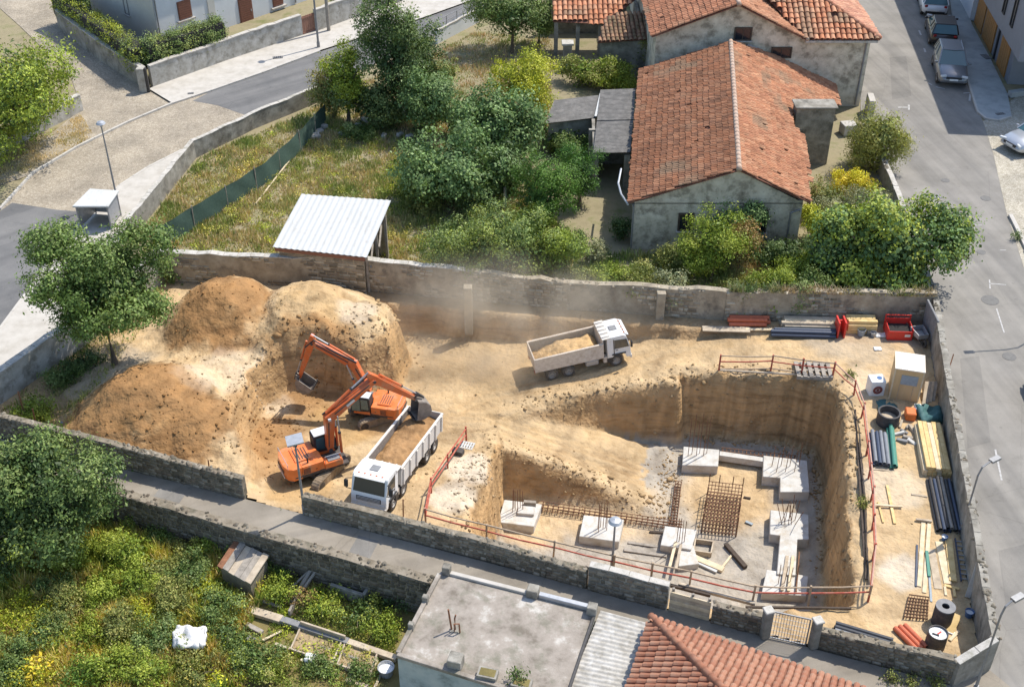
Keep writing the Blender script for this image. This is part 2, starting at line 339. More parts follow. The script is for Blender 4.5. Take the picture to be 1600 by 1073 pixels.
pm('boom_orange', [(0.52, 0.10, 0.025), (0.60, 0.125, 0.03), (0.55, 0.15, 0.06)], scale=2.5, rough=0.42, bump=0.03, stain=((0.38, 0.24, 0.14), 0.7, 2.2), spec=0.45)
pm('track_steel', [(0.20, 0.15, 0.10), (0.32, 0.245, 0.165), (0.40, 0.31, 0.21)], scale=5, rough=0.9, bump=0.4, bscale=20)
pm('bucket_steel', [(0.17, 0.145, 0.12), (0.27, 0.235, 0.20), (0.33, 0.29, 0.25)], scale=4, rough=0.6, bump=0.15, metal=0.4)
pm('truck_white', [(0.66, 0.66, 0.64), (0.76, 0.76, 0.75)], scale=2, rough=0.35, bump=0.0, spec=0.5, stain=((0.58, 0.50, 0.40), 0.5, 2.0))
pm('bed_dusty', [(0.46, 0.39, 0.31), (0.58, 0.50, 0.41), (0.64, 0.58, 0.50)], scale=3, rough=0.8, bump=0.1, stain=((0.40, 0.31, 0.22), 0.6, 2.5))
pm('bed_white', [(0.56, 0.52, 0.46), (0.68, 0.65, 0.60)], scale=3, rough=0.7, bump=0.05, stain=((0.46, 0.37, 0.27), 0.7, 3.0))
flat('bed_inside', (0.22, 0.195, 0.17), 0.8, var=0.25)
pm('chassis', [(0.055, 0.05, 0.045), (0.12, 0.10, 0.085)], scale=4, rough=0.8, bump=0.1)
pm('tyre', [(0.045, 0.042, 0.04), (0.10, 0.085, 0.07)], scale=5, rough=0.95, bump=0.2)
flat('rim', (0.33, 0.31, 0.28), 0.6, metal=0.2)
m, n, l, b = nodes_of('glass_dark'); b.inputs['Base Color'].default_value = (0.025, 0.035, 0.038, 1); b.inputs['Roughness'].default_value = 0.06; b.inputs['Specular IOR Level'].default_value = 0.8; MAT['glass_dark'] = m
m, n, l, b = nodes_of('glass_teal'); b.inputs['Base Color'].default_value = (0.04, 0.11, 0.125, 1); b.inputs['Roughness'].default_value = 0.05; b.inputs['Specular IOR Level'].default_value = 0.9; MAT['glass_teal'] = m
def carpaint(name, c, metal=0.3):
    m, n, l, b = nodes_of(name); b.inputs['Base Color'].default_value = (*c, 1); b.inputs['Roughness'].default_value = 0.32; b.inputs['Metallic'].default_value = metal
    b.inputs['Coat Weight'].default_value = 0.6; b.inputs['Coat Roughness'].default_value = 0.06; MAT[name] = m
carpaint('car_white', (0.70, 0.71, 0.72), 0.0); carpaint('car_grey', (0.20, 0.21, 0.225), 0.5); carpaint('car_dark', (0.03, 0.022, 0.02), 0.2); carpaint('car_silver', (0.46, 0.48, 0.50), 0.5); carpaint('car_black', (0.02, 0.02, 0.022), 0.2)
flat('lamp_clear', (0.6, 0.62, 0.62), 0.15); flat('lamp_red', (0.30, 0.02, 0.02), 0.25); flat('plate', (0.75, 0.75, 0.72), 0.5); flat('black_plastic', (0.03, 0.03, 0.032), 0.55)
flat('rail_red', (0.40, 0.085, 0.05), 0.7, var=0.25, dirt=((0.45, 0.30, 0.22), 0.5, 4)); flat('rail_pink', (0.50, 0.30, 0.22), 0.8, var=0.2); flat('rail_wood', (0.40, 0.30, 0.20), 0.85, var=0.25)
flat('pipe_orange', (0.50, 0.13, 0.06), 0.5, var=0.15); flat('pipe_black', (0.05, 0.053, 0.06), 0.4, var=0.2); flat('pipe_grey', (0.20, 0.21, 0.225), 0.45, var=0.15); flat('pipe_green', (0.06, 0.22, 0.16), 0.5); flat('pipe_blue', (0.05, 0.065, 0.10), 0.4)
flat('red_paint', (0.60, 0.04, 0.03), 0.45, var=0.12, dirt=((0.35, 0.1, 0.07), 0.4, 4)); flat('orange_plastic', (0.62, 0.16, 0.04), 0.5); flat('blue_plastic', (0.08, 0.16, 0.33), 0.4); flat('grey_plastic', (0.28, 0.33, 0.36), 0.5); flat('white_plastic', (0.74, 0.74, 0.72), 0.45, var=0.06); flat('teal_tarp', (0.05, 0.13, 0.13), 0.7)
flat('maroon', (0.20, 0.06, 0.05), 0.5)
pm('ring_black', [(0.045, 0.045, 0.047), (0.085, 0.08, 0.078)], scale=4, rough=0.7, bump=0.2, stain=((0.20, 0.16, 0.12), 0.4, 3)); pm('ring_grey', [(0.18, 0.18, 0.18), (0.27, 0.265, 0.26)], scale=4, rough=0.9, bump=0.3)
pm('mesh_green', [(0.05, 0.09, 0.072), (0.085, 0.135, 0.105)], scale=8, rough=0.9, bump=0.2)
pm('bark', [(0.10, 0.075, 0.05), (0.19, 0.15, 0.11)], scale=6, rough=0.95, bump=0.6, bscale=14, stretch=(1, 1, 0.3))
pm('sack', [(0.58, 0.56, 0.53), (0.72, 0.71, 0.69)], scale=3, rough=0.9, bump=0.4, bscale=8, bdist=0.08)
def cobble(name, cols, scale):
    m, n, l, b = nodes_of(name); tc = n.new('ShaderNodeTexCoord')
    vo = n.new('ShaderNodeTexVoronoi'); vo.inputs['Scale'].default_value = scale; vo.feature = 'F1'; l.new(tc.outputs['Object'], vo.inputs['Vector'])
    ve = n.new('ShaderNodeTexVoronoi'); ve.inputs['Scale'].default_value = scale; ve.feature = 'DISTANCE_TO_EDGE'; l.new(tc.outputs['Object'], ve.inputs['Vector'])
    sp = n.new('ShaderNodeSeparateColor'); l.new(vo.outputs['Color'], sp.inputs[0]); rp = ramp(n, [(0.0, cols[0]), (0.5, cols[1]), (1.0, cols[2])]); l.new(sp.outputs[0], rp.inputs[0])
    re = ramp(n, [(0.0, (0.62, 0.6, 0.58)), (0.10, (1, 1, 1))]); l.new(ve.outputs[0], re.inputs[0])
    nz = n.new('ShaderNodeTexNoise'); nz.inputs['Scale'].default_value = 0.45; nz.inputs['Detail'].default_value = 6; l.new(tc.outputs['Object'], nz.inputs['Vector']); rn = ramp(n, [(0.35, (0.80, 0.79, 0.77)), (0.65, (1.12, 1.1, 1.06))]); l.new(nz.outputs[0], rn.inputs[0])
    a = n.new('ShaderNodeMixRGB'); a.blend_type = 'MULTIPLY'; a.inputs[0].default_value = 1; l.new(rp.outputs[0], a.inputs[1]); l.new(re.outputs[0], a.inputs[2])
    c = n.new('ShaderNodeMixRGB'); c.blend_type = 'MULTIPLY'; c.inputs[0].default_value = 1; l.new(a.outputs[0], c.inputs[1]); l.new(rn.outputs[0], c.inputs[2])
    l.new(c.outputs[0], b.inputs['Base Color']); b.inputs['Roughness'].default_value = 0.9; b.inputs['Specular IOR Level'].default_value = 0.2
    bp = n.new('ShaderNodeBump'); bp.inputs['Strength'].default_value = 0.6; bp.inputs['Distance'].default_value = 0.02; l.new(re.outputs[0], bp.inputs['Height']); l.new(bp.outputs[0], b.inputs['Normal']); MAT[name] = m
cobble('cobble_tan', [(0.31, 0.27, 0.21), (0.36, 0.315, 0.25), (0.41, 0.365, 0.295)], 8.0)
cobble('cobble_pale', [(0.36, 0.33, 0.265), (0.43, 0.40, 0.33), (0.49, 0.455, 0.385)], 8.0)
pm('bed_earth', [(0.22, 0.16, 0.09), (0.33, 0.245, 0.14), (0.40, 0.31, 0.19)], scale=2.5, rough=0.97, bump=0.6, bscale=12, spec=0.1)
road_mat('patch_mat', [(0.165, 0.157, 0.143), (0.205, 0.195, 0.178), (0.24, 0.228, 0.207)])
pm('stack_masonry', [(0.15, 0.13, 0.095), (0.26, 0.23, 0.175), (0.38, 0.34, 0.27)], scale=1.8, rough=0.95, bump=0.6, bscale=9, bdist=.06, stain=((0.07, 0.062, 0.045), 0.9, 1.0), detail=10)

# ------------------------------------------------------------------ the setting: ground, roads, pavements
FRONT = [P(-60, 668), P(155, 722), P(382, 780), P(475, 804), P(760, 876), P(1041, 953), P(1195, 994), P(1272, 1012), P(1484, 1068)]
RIGHT = [P(1484, 1068), P(1541, 1043), P(1530, 985), P(1500, 800), P(1470, 620), P(1452, 505)]
BACK = [P(1452, 505), P(1130, 497), P(890, 481), P(730, 466), P(575, 452), P(420, 446), P(255, 438)]
LEFTW = [P(255, 438), P(122, 545), P(-60, 668)]
SITE = [Vector(p) for p in FRONT[:-1] + RIGHT[:-1] + BACK[:-1] + LEFTW[:-1]]
SOUTH = [P(-260, 650), P(0, 718), P(175, 767), P(320, 808), P(420, 838), P(676, 909), P(1000, 1000), P(1340, 1096)]
LOWZ = -1.8
LOW = SOUTH + [Vector((22, 12, 0)), Vector((-60, 12, 0)), Vector((-60, SOUTH[0].y, 0))]

def sheet(name, pts, z, mat, kind='structure'):
    m = M(); m.add([(p[0], p[1], z) for p in pts], [tuple(range(len(pts)))])
    if sum(pts[i][0] * pts[(i + 1) % len(pts)][1] - pts[(i + 1) % len(pts)][0] * pts[i][1] for i in range(len(pts))) < 0: m.f = [tuple(reversed(f)) for f in m.f]
    o = m.build(name, mat); o['kind'] = kind; return o

def grid_mesh(name, x0, x1, y0, y1, st, zf, mat, keep=None, col=None):
    nx = int((x1 - x0) / st) + 1; ny = int((y1 - y0) / st) + 1
    X, Y = np.meshgrid(x0 + np.arange(nx) * st, y0 + np.arange(ny) * st)
    Z = zf(X, Y); idx = np.arange(nx * ny).reshape(ny, nx)
    q = np.stack([idx[:-1, :-1], idx[:-1, 1:], idx[1:, 1:], idx[1:, :-1]], -1).reshape(-1, 4)
    V = np.stack([X, Y, Z], -1).reshape(-1, 3); C = col(X, Y, Z).reshape(-1, 3) if col else None
    if keep is not None:
        k = keep(X, Y).ravel()[q].all(1); q = q[k]; used = np.unique(q); re = np.full(len(V), -1); re[used] = np.arange(len(used))
        V = V[used]; q = re[q]; C = C[used] if C is not None else None
    return np_mesh(name, V, q, mat, col=C, smooth=False)

def ground_z(X, Y):
    z = np.full(X.shape, -0.03) + 0.05 * np.minimum(fbm(X * 0.3, Y * 0.3), 0)
    z = np.where(sdist(X, Y, SITE) > 0.05, -6.0, z)
    return np.where(sdist(X, Y, LOW) > 0.05, -6.0, z)
g = grid_mesh('ground', -60, 60, 12, 120, 0.6, ground_z, 'ground_soil'); g['kind'] = 'structure'
m = M()
for (a, b, c, d) in ((-900, -60, -200, 1800), (60, 900, -200, 1800), (-60, 60, 120, 1800), (-60, 60, -200, 12)): m.add([(a, c, -0.05), (b, c, -0.05), (b, d, -0.05), (a, d, -0.05)], [(0, 1, 2, 3)])
o = m.build('far_ground', 'ground_soil'); o['kind'] = 'structure'
def low_z(X, Y): return LOWZ + 0.12 * fbm(X * 0.5, Y * 0.5)
g = grid_mesh('garden_ground', -60, 14, 12, 45, 0.5, low_z, 'garden_soil', keep=lambda X, Y: sdist(X, Y, LOW) > -0.5); g['kind'] = 'structure'

ROAD_R = [P(1340, -60), P(1345, 185), P(1385, 330), P(1425, 470), P(1462, 620), P(1535, 1030), P(1470, 1080), P(1540, 1130), P(1900, 1130), P(1900, 640), P(1720, 560), P(1602, 425), P(1572, 330), P(1552, 240), P(1536, 190), P(1519, 150), P(1490, 60), P(1478, -60)]
sheet('road', ROAD_R, 0.0, 'asphalt_light')
sheet('alley', [P(-120, 655), P(382, 779), P(475, 803), P(1041, 952), P(1482, 1069), P(1545, 1045), P(1600, 1090), P(1560, 1140), P(1340, 1096), P(1000, 1000), P(676, 909), P(420, 838), P(320, 808), P(175, 767), P(0, 718), P(-160, 675)], 0.004, 'alley_mat')
# left road: cobbled junction between two lengths of asphalt
KERB_U = [P(760, -6), P(660, 30), P(500, 81), P(410, 115), P(330, 143), P(269, 163), P(200, 192), P(120, 231), P(51, 272), P(0, 328), P(-80, 420)]
KERB_L = [P(760, 16), P(690, 50), P(600, 94), P(500, 137), P(396, 183), P(300, 226), P(285, 236), P(230, 264), P(187, 292), P(130, 345), P(90, 398), P(40, 462), P(0, 516), P(-120, 690)]
sheet('cobbled_road', [KERB_U[4], KERB_U[5], KERB_U[6], KERB_U[7], KERB_U[8], KERB_U[9], P(-30, 360)] + [P(130, 345), KERB_L[8], KERB_L[7], KERB_L[6], KERB_L[5], KERB_L[4], KERB_L[3]], 0.0, 'cobble_tan')
sheet('asphalt_road', KERB_U[:4] + [P(330, 143), P(301, 158), P(340, 165), P(377, 178), P(396, 183)] + list(reversed(KERB_L[:4])), 0.006, 'asphalt_grey')
sheet('asphalt_road', [P(0, 330), P(19, 317), P(89, 328), P(150, 333)] + KERB_L[9:] + [P(-160, 520), P(-80, 420)], 0.006, 'asphalt_grey')
sheet('pavement', [P(280, 238), P(306, 228), P(212, 345), P(150, 430), P(115, 525), P(-20, 625), P(-120, 690), KERB_L[12], KERB_L[11], KERB_L[10], KERB_L[9], KERB_L[8], KERB_L[7]], 0.11, 'concrete_pale')
sheet('pavement', KERB_U[:6] + [P(233, 141), P(300, 113), P(472, 56), P(560, 28), P(650, -4)], 0.11, 'concrete_pale')
o = sheet('lane', [P(269, 163), P(233, 141), P(95, 20), P(40, -40), P(-60, -40), P(30, 40), P(110, 118), P(128, 170), P(60, 225), P(-30, 300), P(51, 272), P(120, 231), P(200, 192)], 0.002, 'cobble_tan')
sheet('cobbled_parking', [P(1536, 190), P(1552, 240), P(1572, 330), P(1602, 425), P(1720, 560), P(1800, 560), P(1800, 180), P(1590, 150)], 0.008, 'cobble_pale')
WALK_R = [P(1478, -60), P(1490, 60), P(1519, 150), P(1527, 176), P(1540, 187), P(1560, 190), P(1580, 184), P(1574, 150), P(1545, 90), P(1518, 40), P(1492, -60)]
m = M().prism(WALK_R, 0.0, 0.12); o = m.build('pavement', 'concrete_walk'); o['kind'] = 'structure'
def kerb_line(pts, w=0.14, h=0.125, z=0.0):
    root = bpy.data.objects.new('kerb', None); COL.objects.link(root); root['kind'] = 'structure'; root.location = pts[0]
    for a, b in zip(pts[:-1], pts[1:]):
        L = (b - a).length; n = max(1, int(L / 1.1))
        for i in range(n):
            p = a.lerp(b, i / n); q = a.lerp(b, (i + 1) / n); d = (q - p).normalized() * 0.012
            M().beam(p + d + Vector((0, 0, z + h / 2)), q - d + Vector((0, 0, z + h / 2)), w, h + random.uniform(-.006, .006)).build('kerb_stone', 'kerb', root)
kerb_line(KERB_U[2:10]); kerb_line(KERB_L[6:13]); kerb_line([P(1490, 60), P(1519, 150), P(1527, 176), P(1540, 187), P(1560, 190), P(1580, 184)])
kerb_line([P(1578, 338), P(1590, 362), P(1606, 395)], 0.22, 0.16)
# road markings
mk = lambda a, b, w=0.11: M().beam(a + Vector((0, 0, 0.006)), b + Vector((0, 0, 0.006)), w, 0.004).build('road_marking', 'paint_white').__setitem__('kind', 'structure')
for (a, b, c, d, w) in ((1403, 168, 1420, 168, .12), (1420, 164, 1420, 172, .12), (1521, 352, 1534, 352, .07), (1522, 350, 1523, 358, .07), (1546, 437, 1547, 451, .07), (1545, 443, 1572, 445, .07), (1557, 482, 1569, 520, .07), (1555, 702, 1565, 750, .08), (1462, 136, 1476, 139, .1), (1505, 146, 1517, 145, .1), (1436, 48, 1439, 55, .13), (1444, 76, 1446, 82, .13), (1450, 130, 1456, 133, .1), (1516, 147, 1515, 158, .14), (1562, 391, 1572, 391, .05)): mk(P(a, b), P(c, d), w)
# manhole covers and patches
def cover(x, y, r, mat='iron', label=None):
    mat = 'iron'; c = P(x, y); o = M().lathe([(0, 0.012), (r * .8, 0.012), (r * .82, 0.009), (r * .9, 0.009), (r, 0.013), (r, 0.0)], 20, Matrix.Translation(c)).build('manhole_cover', mat); tag(o, label, 'manhole cover', 'iron covers set in the streets')
cover(1547, 469, .45, 'metal_grey', 'worn round iron manhole cover in the road beside white corner mark'); cover(1533, 394, .25, 'metal_grey', 'small round iron cover in the road above the curved lamp head'); cover(1577, 557, .33, 'metal_grey', 'round iron cover in the road level with the plywood cabin')
cover(1477, 282, .25, 'metal_grey', 'small dark iron cover in the road near the house garden wall'); cover(1540, 310, .3, 'metal_grey', 'pale round iron cover in the road near the cobbled parking bay')
def slotted(x, y, w, d, label, z=0.0):
    c = P(x, y, z); r = thing('drain_grate', label, 'drain grate', c, 0.2, 'drain grates in the pavements')
    M().box((0, 0, 0.006), (w, d, 0.012)).build('frame', 'steel_dark', r, local=True)
    for i in range(5): M().box((-w / 2 + w * (i + .5) / 5, 0, 0.018), (w / 9, d * .85, 0.012)).build('bar', 'metal_grey', r, local=True)
slotted(1541, 89, .5, .9, 'dark drain grate in shaded pavement near the wooden doors', 0.12); slotted(1563, 178, .6, .3, 'dark drain grate at the rounded end of the pavement', 0.12)
slotted(434, 90, .7, .4, 'drain grate in the pale pavement below the white house', 0.12); slotted(298, 146, .4, .25, 'small drain grate where pavement meets cobbled lane', 0.12)
slotted(1461, 308, .7, .45, 'square worn grate in the road right of the yellow bush')

for i, q in enumerate((((1452, 330), (1480, 334), (1492, 380), (1462, 378)), ((1500, 560), (1530, 556), (1548, 690), (1512, 700)), ((1390, 90), (1416, 88), (1424, 150), (1394, 156)), ((1560, 860), (1600, 850), (1610, 930), (1572, 950)))): sheet('road_patch', [P(*p_) for p_ in q], 0.003, 'patch_mat')
for i, q in enumerate((((560, 836), (592, 845), (578, 872), (545, 862)), ((250, 762), (290, 772), (280, 786), (240, 775)))): sheet('alley_patch', [P(*p_) for p_ in q], 0.008, 'patch_mat')
# ------------------------------------------------------------------ the building site: one heightfield
LOWP = [(430, 805, 0), (540, 818, 0), (640, 838, 0), (700, 850, 0), (680, 780, -.15), (450, 755, -.5), (500, 760, -.5), (560, 700, -.8), (600, 650, -1.1), (660, 690, -.9), (680, 650, -1.2), (700, 600, -1.4), (760, 620, -1.3), (640, 560, -1.5), (700, 560, -1.5), (800, 570, -1.3), (900, 565, -1.1), (980, 560, -.85), (1100, 555, -.4), (1060, 590, -.55), (1200, 555, -.1), (1300, 560, 0), (1400, 540, 0), (1400, 640, 0), (1350, 700, 0), (1380, 800, 0), (1400, 940, 0), (1300, 985, 0), (1460, 1030, 0), (1440, 520, 0), (720, 700, -.85), (745, 660, -1.2), (700, 750, -.4), (760, 700, -.8), (380, 790, 0), (900, 900, 0), (1100, 960, 0), (480, 640, -1.0), (560, 600, -1.4)]
HIGHP = [(-20, 660, 0), (60, 655, 0), (110, 690, .1), (250, 445, 0), (180, 530, .1), (420, 450, .2), (600, 460, .1), (300, 600, .9), (350, 570, 1.0), (400, 565, 1.1), (300, 690, .6), (330, 740, .35), (390, 785, .05), (500, 530, 1.1), (590, 510, 1.0), (250, 730, .1), (200, 560, .4), (160, 700, .1)]
PLATEAU = [P(x, y, z) for x, y, z in [(240, 430, 0), (560, 440, 0), (612, 478, .8), (628, 510, .8), (612, 552, .5), (560, 578, .3), (505, 552, .6), (440, 548, .9), (392, 590, .8), (372, 650, .7), (382, 720, .3), (395, 800, 0), (-80, 700, 0), (-80, 600, 0)]]
CUT = [P(x, y, z) for x, y, z in [(770, 652, -1.25), (812, 630, -1.2), (880, 619, -1.1), (960, 608, -1.0), (1030, 602, -.8), (1056, 602, -.7), (1061, 583, -.5), (1130, 584, -.3), (1240, 588, -.1), (1308, 604, 0), (1322, 660, 0), (1324, 780, 0), (1334, 940, 0), (1200, 956, 0), (1060, 936, 0), (900, 893, 0), (728, 848, 0), (726, 800, -.2), (752, 740, -.5), (774, 694, -.9)]]
RAMP_N = [P(770, 640, -1.25), P(905, 655, -2.1), P(1000, 688, -3.1), P(1052, 712, -3.9)]
RAMP_S = [P(770, 690, -1.1), P(850, 714, -1.8), P(930, 744, -2.6), P(1000, 778, -3.4), P(1035, 800, -3.9)]
RAMP = RAMP_N + list(reversed(RAMP_S))
RA = (RAMP_N[0] + RAMP_S[0]) / 2; RB = (RAMP_N[-1] + RAMP_S[-1]) / 2; RD = (RB - RA).to_2d()
PITZ = -3.9
# cones of tipped soil: apex, radius, height
HEAPS = [(P(214, 606, 2.0), 3.7, 1.75), (P(290, 650, 1.2), 2.3, .8), (P(348, 450, 2.3), 3.4, 1.95), (P(480, 460, 2.2), 3.8, 1.65), (P(548, 486, 1.7), 3.0, 1.0), (P(165, 650, .9), 2.0, .7)]
def site_z(X, Y, detail=True):
    X = np.asarray(X, float); Y = np.asarray(Y, float)
    lo = rbf([P(*p) for p in LOWP], X, Y); hi = rbf([P(*p) for p in HIGHP], X, Y)
    lo = np.clip(lo, -1.6, 0.05); hi = np.clip(hi, -0.05, 1.4)
    w = 0.35 * fbm(X * 0.9, Y * 0.9)
    d = sdist(X, Y, PLATEAU) + w
    t = sstep(-0.6, 0.3, d)
    z = lo * (1 - t) + hi * t
    zb_ = z
    for (c, r, h) in HEAPS:
        q = np.hypot(X - c[0], Y - c[1]) / r + 0.09 * vnoise(X * 1.1 + c[0], Y * 1.1) + .05 * vnoise(X * 3.1 + c[0], Y * 3.1)
        s = np.clip(1 - q, 0, 1); z = np.maximum(z, zb_ + h * (s - .35 * s ** 4) / .65 * np.clip(t + .25, 0, 1))
    db = ldist(X, Y, BACK) + 0.35 * vnoise(X * 1.3, Y * 1.3)
    z = np.where(X > -8, np.maximum(z, (1 - sstep(0.95, 1.55, db)) * 1.5 - 1.5 + np.minimum(z, 0) * 0), z)
    if detail:
        lump = fbm(X * 1.7, Y * 1.7, 4); z = z + (0.05 + 0.14 * t) * lump * np.clip(ldist(X, Y, SITE + SITE[:1]) / 1.0, 0.2, 1)
    # the pit with its ramp
    s = ((X - RA.x) * RD.x + (Y - RA.y) * RD.y) / RD.dot(RD)
    rz = RA.z + (PITZ - RA.z) * np.clip(s, 0, 1) ** 1.0
    dr = sdist(X, Y, RAMP) + 0.18 * vnoise(X * 1.6, Y * 1.6) + 0.06 * vnoise(X * 5, Y * 5)
    tr = sstep(-0.85, 0.0, dr)
    inner = PITZ + (np.maximum(rz, PITZ) - PITZ) * tr
    if detail: inner = inner + 0.03 * fbm(X * 2, Y * 2) + 0.10 * np.abs(fbm(X * 2.2, Y * 2.2)) * np.exp(-((dr + 0.2) / 0.4) ** 2) + 0.22 * np.clip(fbm(X * 1.5 + 5, Y * 1.5), 0, 1) * np.exp(-((s - 0.97) / 0.16) ** 2) * (np.abs(dr) < 2.5)
    dc = sdist(X, Y, CUT) + 0.22 * vnoise(X * .9, Y * .9) + 0.09 * vnoise(X * 3.7, Y * 3.7) + .04 * vnoise(X * 9, Y * 9)
    # the west bank and the ramp's crest lie back, the other faces are cut steep
    west = np.exp(-(ldist(X, Y, [CUT[-4], CUT[-3], CUT[-2]]) / 0.9) ** 2)
    north = np.exp(-(ldist(X, Y, CUT[1:5]) / 1.2) ** 2)
    tc = sstep(0.0, 0.45 + 1.2 * west + .55 * north, dc)
    if detail: z = z + 0.24 * np.clip(fbm(X * 1.9 + 3, Y * 1.9) + .15, 0, 1) * np.exp(-((dc + 0.3) / 0.6) ** 2) - .3 * np.clip(fbm(X * 1.3, Y * 1.3 + 8) + .25, 0, 1) * np.exp(-((dc + .05) / .3) ** 2)
    z = z * (1 - tc) + np.minimum(inner, np.maximum(z, PITZ + .001)) * tc
    if detail:
        # wheel ruts down the ramp and along the haul road
        for off in (-.62, -.25, .32, .72):
            c1 = [RA.lerp(RB, k) + Vector((-RD.y, RD.x, 0)).normalized() * off for k in (-0.25, 0.2, 0.85)]
            z = z - 0.10 * np.exp(-(ldist(X, Y, c1) / 0.13) ** 2)
        for off in (-10, 3):
            c2 = [P(x, y + off, -1) for x, y in ((700, 640), (760, 612), (840, 600), (930, 585), (1040, 560), (1160, 545), (1300, 540))]
            z = z - 0.06 * np.exp(-(ldist(X, Y, c2) / 0.15) ** 2)
        z = z + 0.012 * vnoise(X * 9, Y * 9)
    return z
def sz(x, y): return float(site_z(np.array([x]), np.array([y]))[0])
def S(px, py, z0=0.0):
    """the site surface under that line of sight"""
    z = z0
    for _ in range(6): p = P(px, py, z); z = 0.5 * z + 0.5 * sz(p.x, p.y)
    return P(px, py, z)
TAN = np.array((0.48, 0.355, 0.21)); BROWN = np.array((0.315, 0.18, 0.08)); PALE = np.array((0.56, 0.49, 0.39)); OCHRE = np.array((0.42, 0.27, 0.12)); GREYB = np.array((0.37, 0.335, 0.285)); FACE = np.array((0.42, 0.275, 0.14))
BLOBS = [(212, 640, 1.2, 3.1, BROWN, 1), (290, 670, .9, 2.0, BROWN, 1), (150, 660, .5, 1.5, BROWN, .8), (345, 475, 2, 2.7, BROWN, 1), (300, 500, 1.4, 1.5, BROWN, .7), (490, 480, 2, 2.4, OCHRE, .45), (420, 670, -.2, 1.9, BROWN, .95), (430, 720, -.5, 1.6, BROWN, .7), (500, 610, -.9, 2.0, BROWN, .75), (480, 590, -.6, 1.6, BROWN, .6), (540, 660, -.8, 1.8, OCHRE, .75), (470, 760, -.5, 1.5, OCHRE, .6), (600, 660, -1, 1.3, BROWN, .5), (350, 580, 1, 1.7, PALE, .35), (310, 610, .9, 1.0, PALE, .2), (420, 590, .6, 1.0, PALE, .35), (560, 510, 1, 1.0, PALE, .5), (735, 730, -.5, 1.2, PALE, .8), (710, 780, -.3, 1.2, PALE, .8), (1410, 890, 0, 1.05, PALE, .9), (1390, 760, 0, 1.4, PALE, .55), (1360, 600, 0, 1.2, PALE, .4), (700, 600, -1.4, 2.5, TAN, .3), (1300, 985, 0, 2, OCHRE, .2), (90, 650, 0, 2.5, OCHRE, .3), (170, 580, .2, 2.2, GREYB, .5), (1340, 520, 0, 2.8, GREYB, .45), (1120, 620, -1, .01, TAN, .1)]
def site_col(X, Y, Z):
    n1 = fbm(X * .8, Y * .8)[..., None]; n2 = fbm(X * 3.1 + 9, Y * 3.1)[..., None]
    C = TAN * (1 + .22 * n1 + .12 * n2)
    for (px, py, z, r, c, a) in BLOBS:
        p = P(px, py, z); d = np.hypot(X - p.x, Y - p.y) / r + 0.35 * n1[..., 0] + .2 * n2[..., 0]
        k = (a * (1 - sstep(.7, 1.15, d)))[..., None]; C = C * (1 - k) + c * (1 + .18 * n2) * k
    for off in (-.62, -.25, .32, .72):
        c1 = [RA.lerp(RB, k_) + Vector((-RD.y, RD.x, 0)).normalized() * off for k_ in (-.45, .2, .88)]; k = (.5 * np.exp(-(ldist(X, Y, c1) / .15) ** 2) * np.clip(.7 + n1[..., 0], 0, 1))[..., None]; C = C * (1 - k) + np.array((.36, .235, .115)) * k
    for off in (-12, -6, 4, 10):
        c2 = [P(x, y + off, -1) for x, y in ((640, 720), (690, 650), (760, 612), (840, 602), (930, 587), (1040, 562), (1160, 548), (1300, 543), (1400, 560))]; k = (.38 * np.exp(-(ldist(X, Y, c2) / .16) ** 2) * np.clip(.7 + n1[..., 0], 0, 1))[..., None]; C = C * (1 - k) + np.array((.37, .25, .13)) * k
    gy, gx = np.gradient(Z, 0.13); sl = np.hypot(gx, gy)
    k = sstep(.8, 1.8, sl)[..., None]; strat = (0.5 + 0.5 * np.sin(Z * 5.5 + 2 * n1[..., 0] + 1.5))[..., None]
    C = C * (1 - k) + (FACE * (0.85 + .35 * strat) * (1 + .12 * n2 + .25 * n1)) * k
    inp = sstep(0.4, .9, sdist(X, Y, CUT)) * (Z < PITZ + .35)
    p = P(1140, 770, PITZ); q = P(870, 790, PITZ)
    tan = np.maximum(1 - sstep(1.5, 3.3, np.hypot((X - p.x), (Y - p.y) * 1.0) + 1.2 * n1[..., 0]), 0.85 * (1 - sstep(1.4, 2.8, np.hypot((X - q.x) * .45, Y - q.y) + 1.5 * n1[..., 0])))[..., None]
    fl = (GREYB * (1 + .2 * n2)) * (1 - tan) + np.array((.52, .38, .22)) * (1 + .2 * n2) * tan
    k = inp[..., None]; C = C * (1 - k) + fl * k
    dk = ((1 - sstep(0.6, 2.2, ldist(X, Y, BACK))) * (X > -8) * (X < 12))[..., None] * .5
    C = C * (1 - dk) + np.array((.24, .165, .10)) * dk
    return np.clip(C, 0.02, 0.9)
site = grid_mesh('site_ground', -30, 24, 26, 58, 0.13, site_z, 'soil', keep=lambda X, Y: sdist(X, Y, SITE) > 0.05, col=site_col); site['kind'] = 'structure'

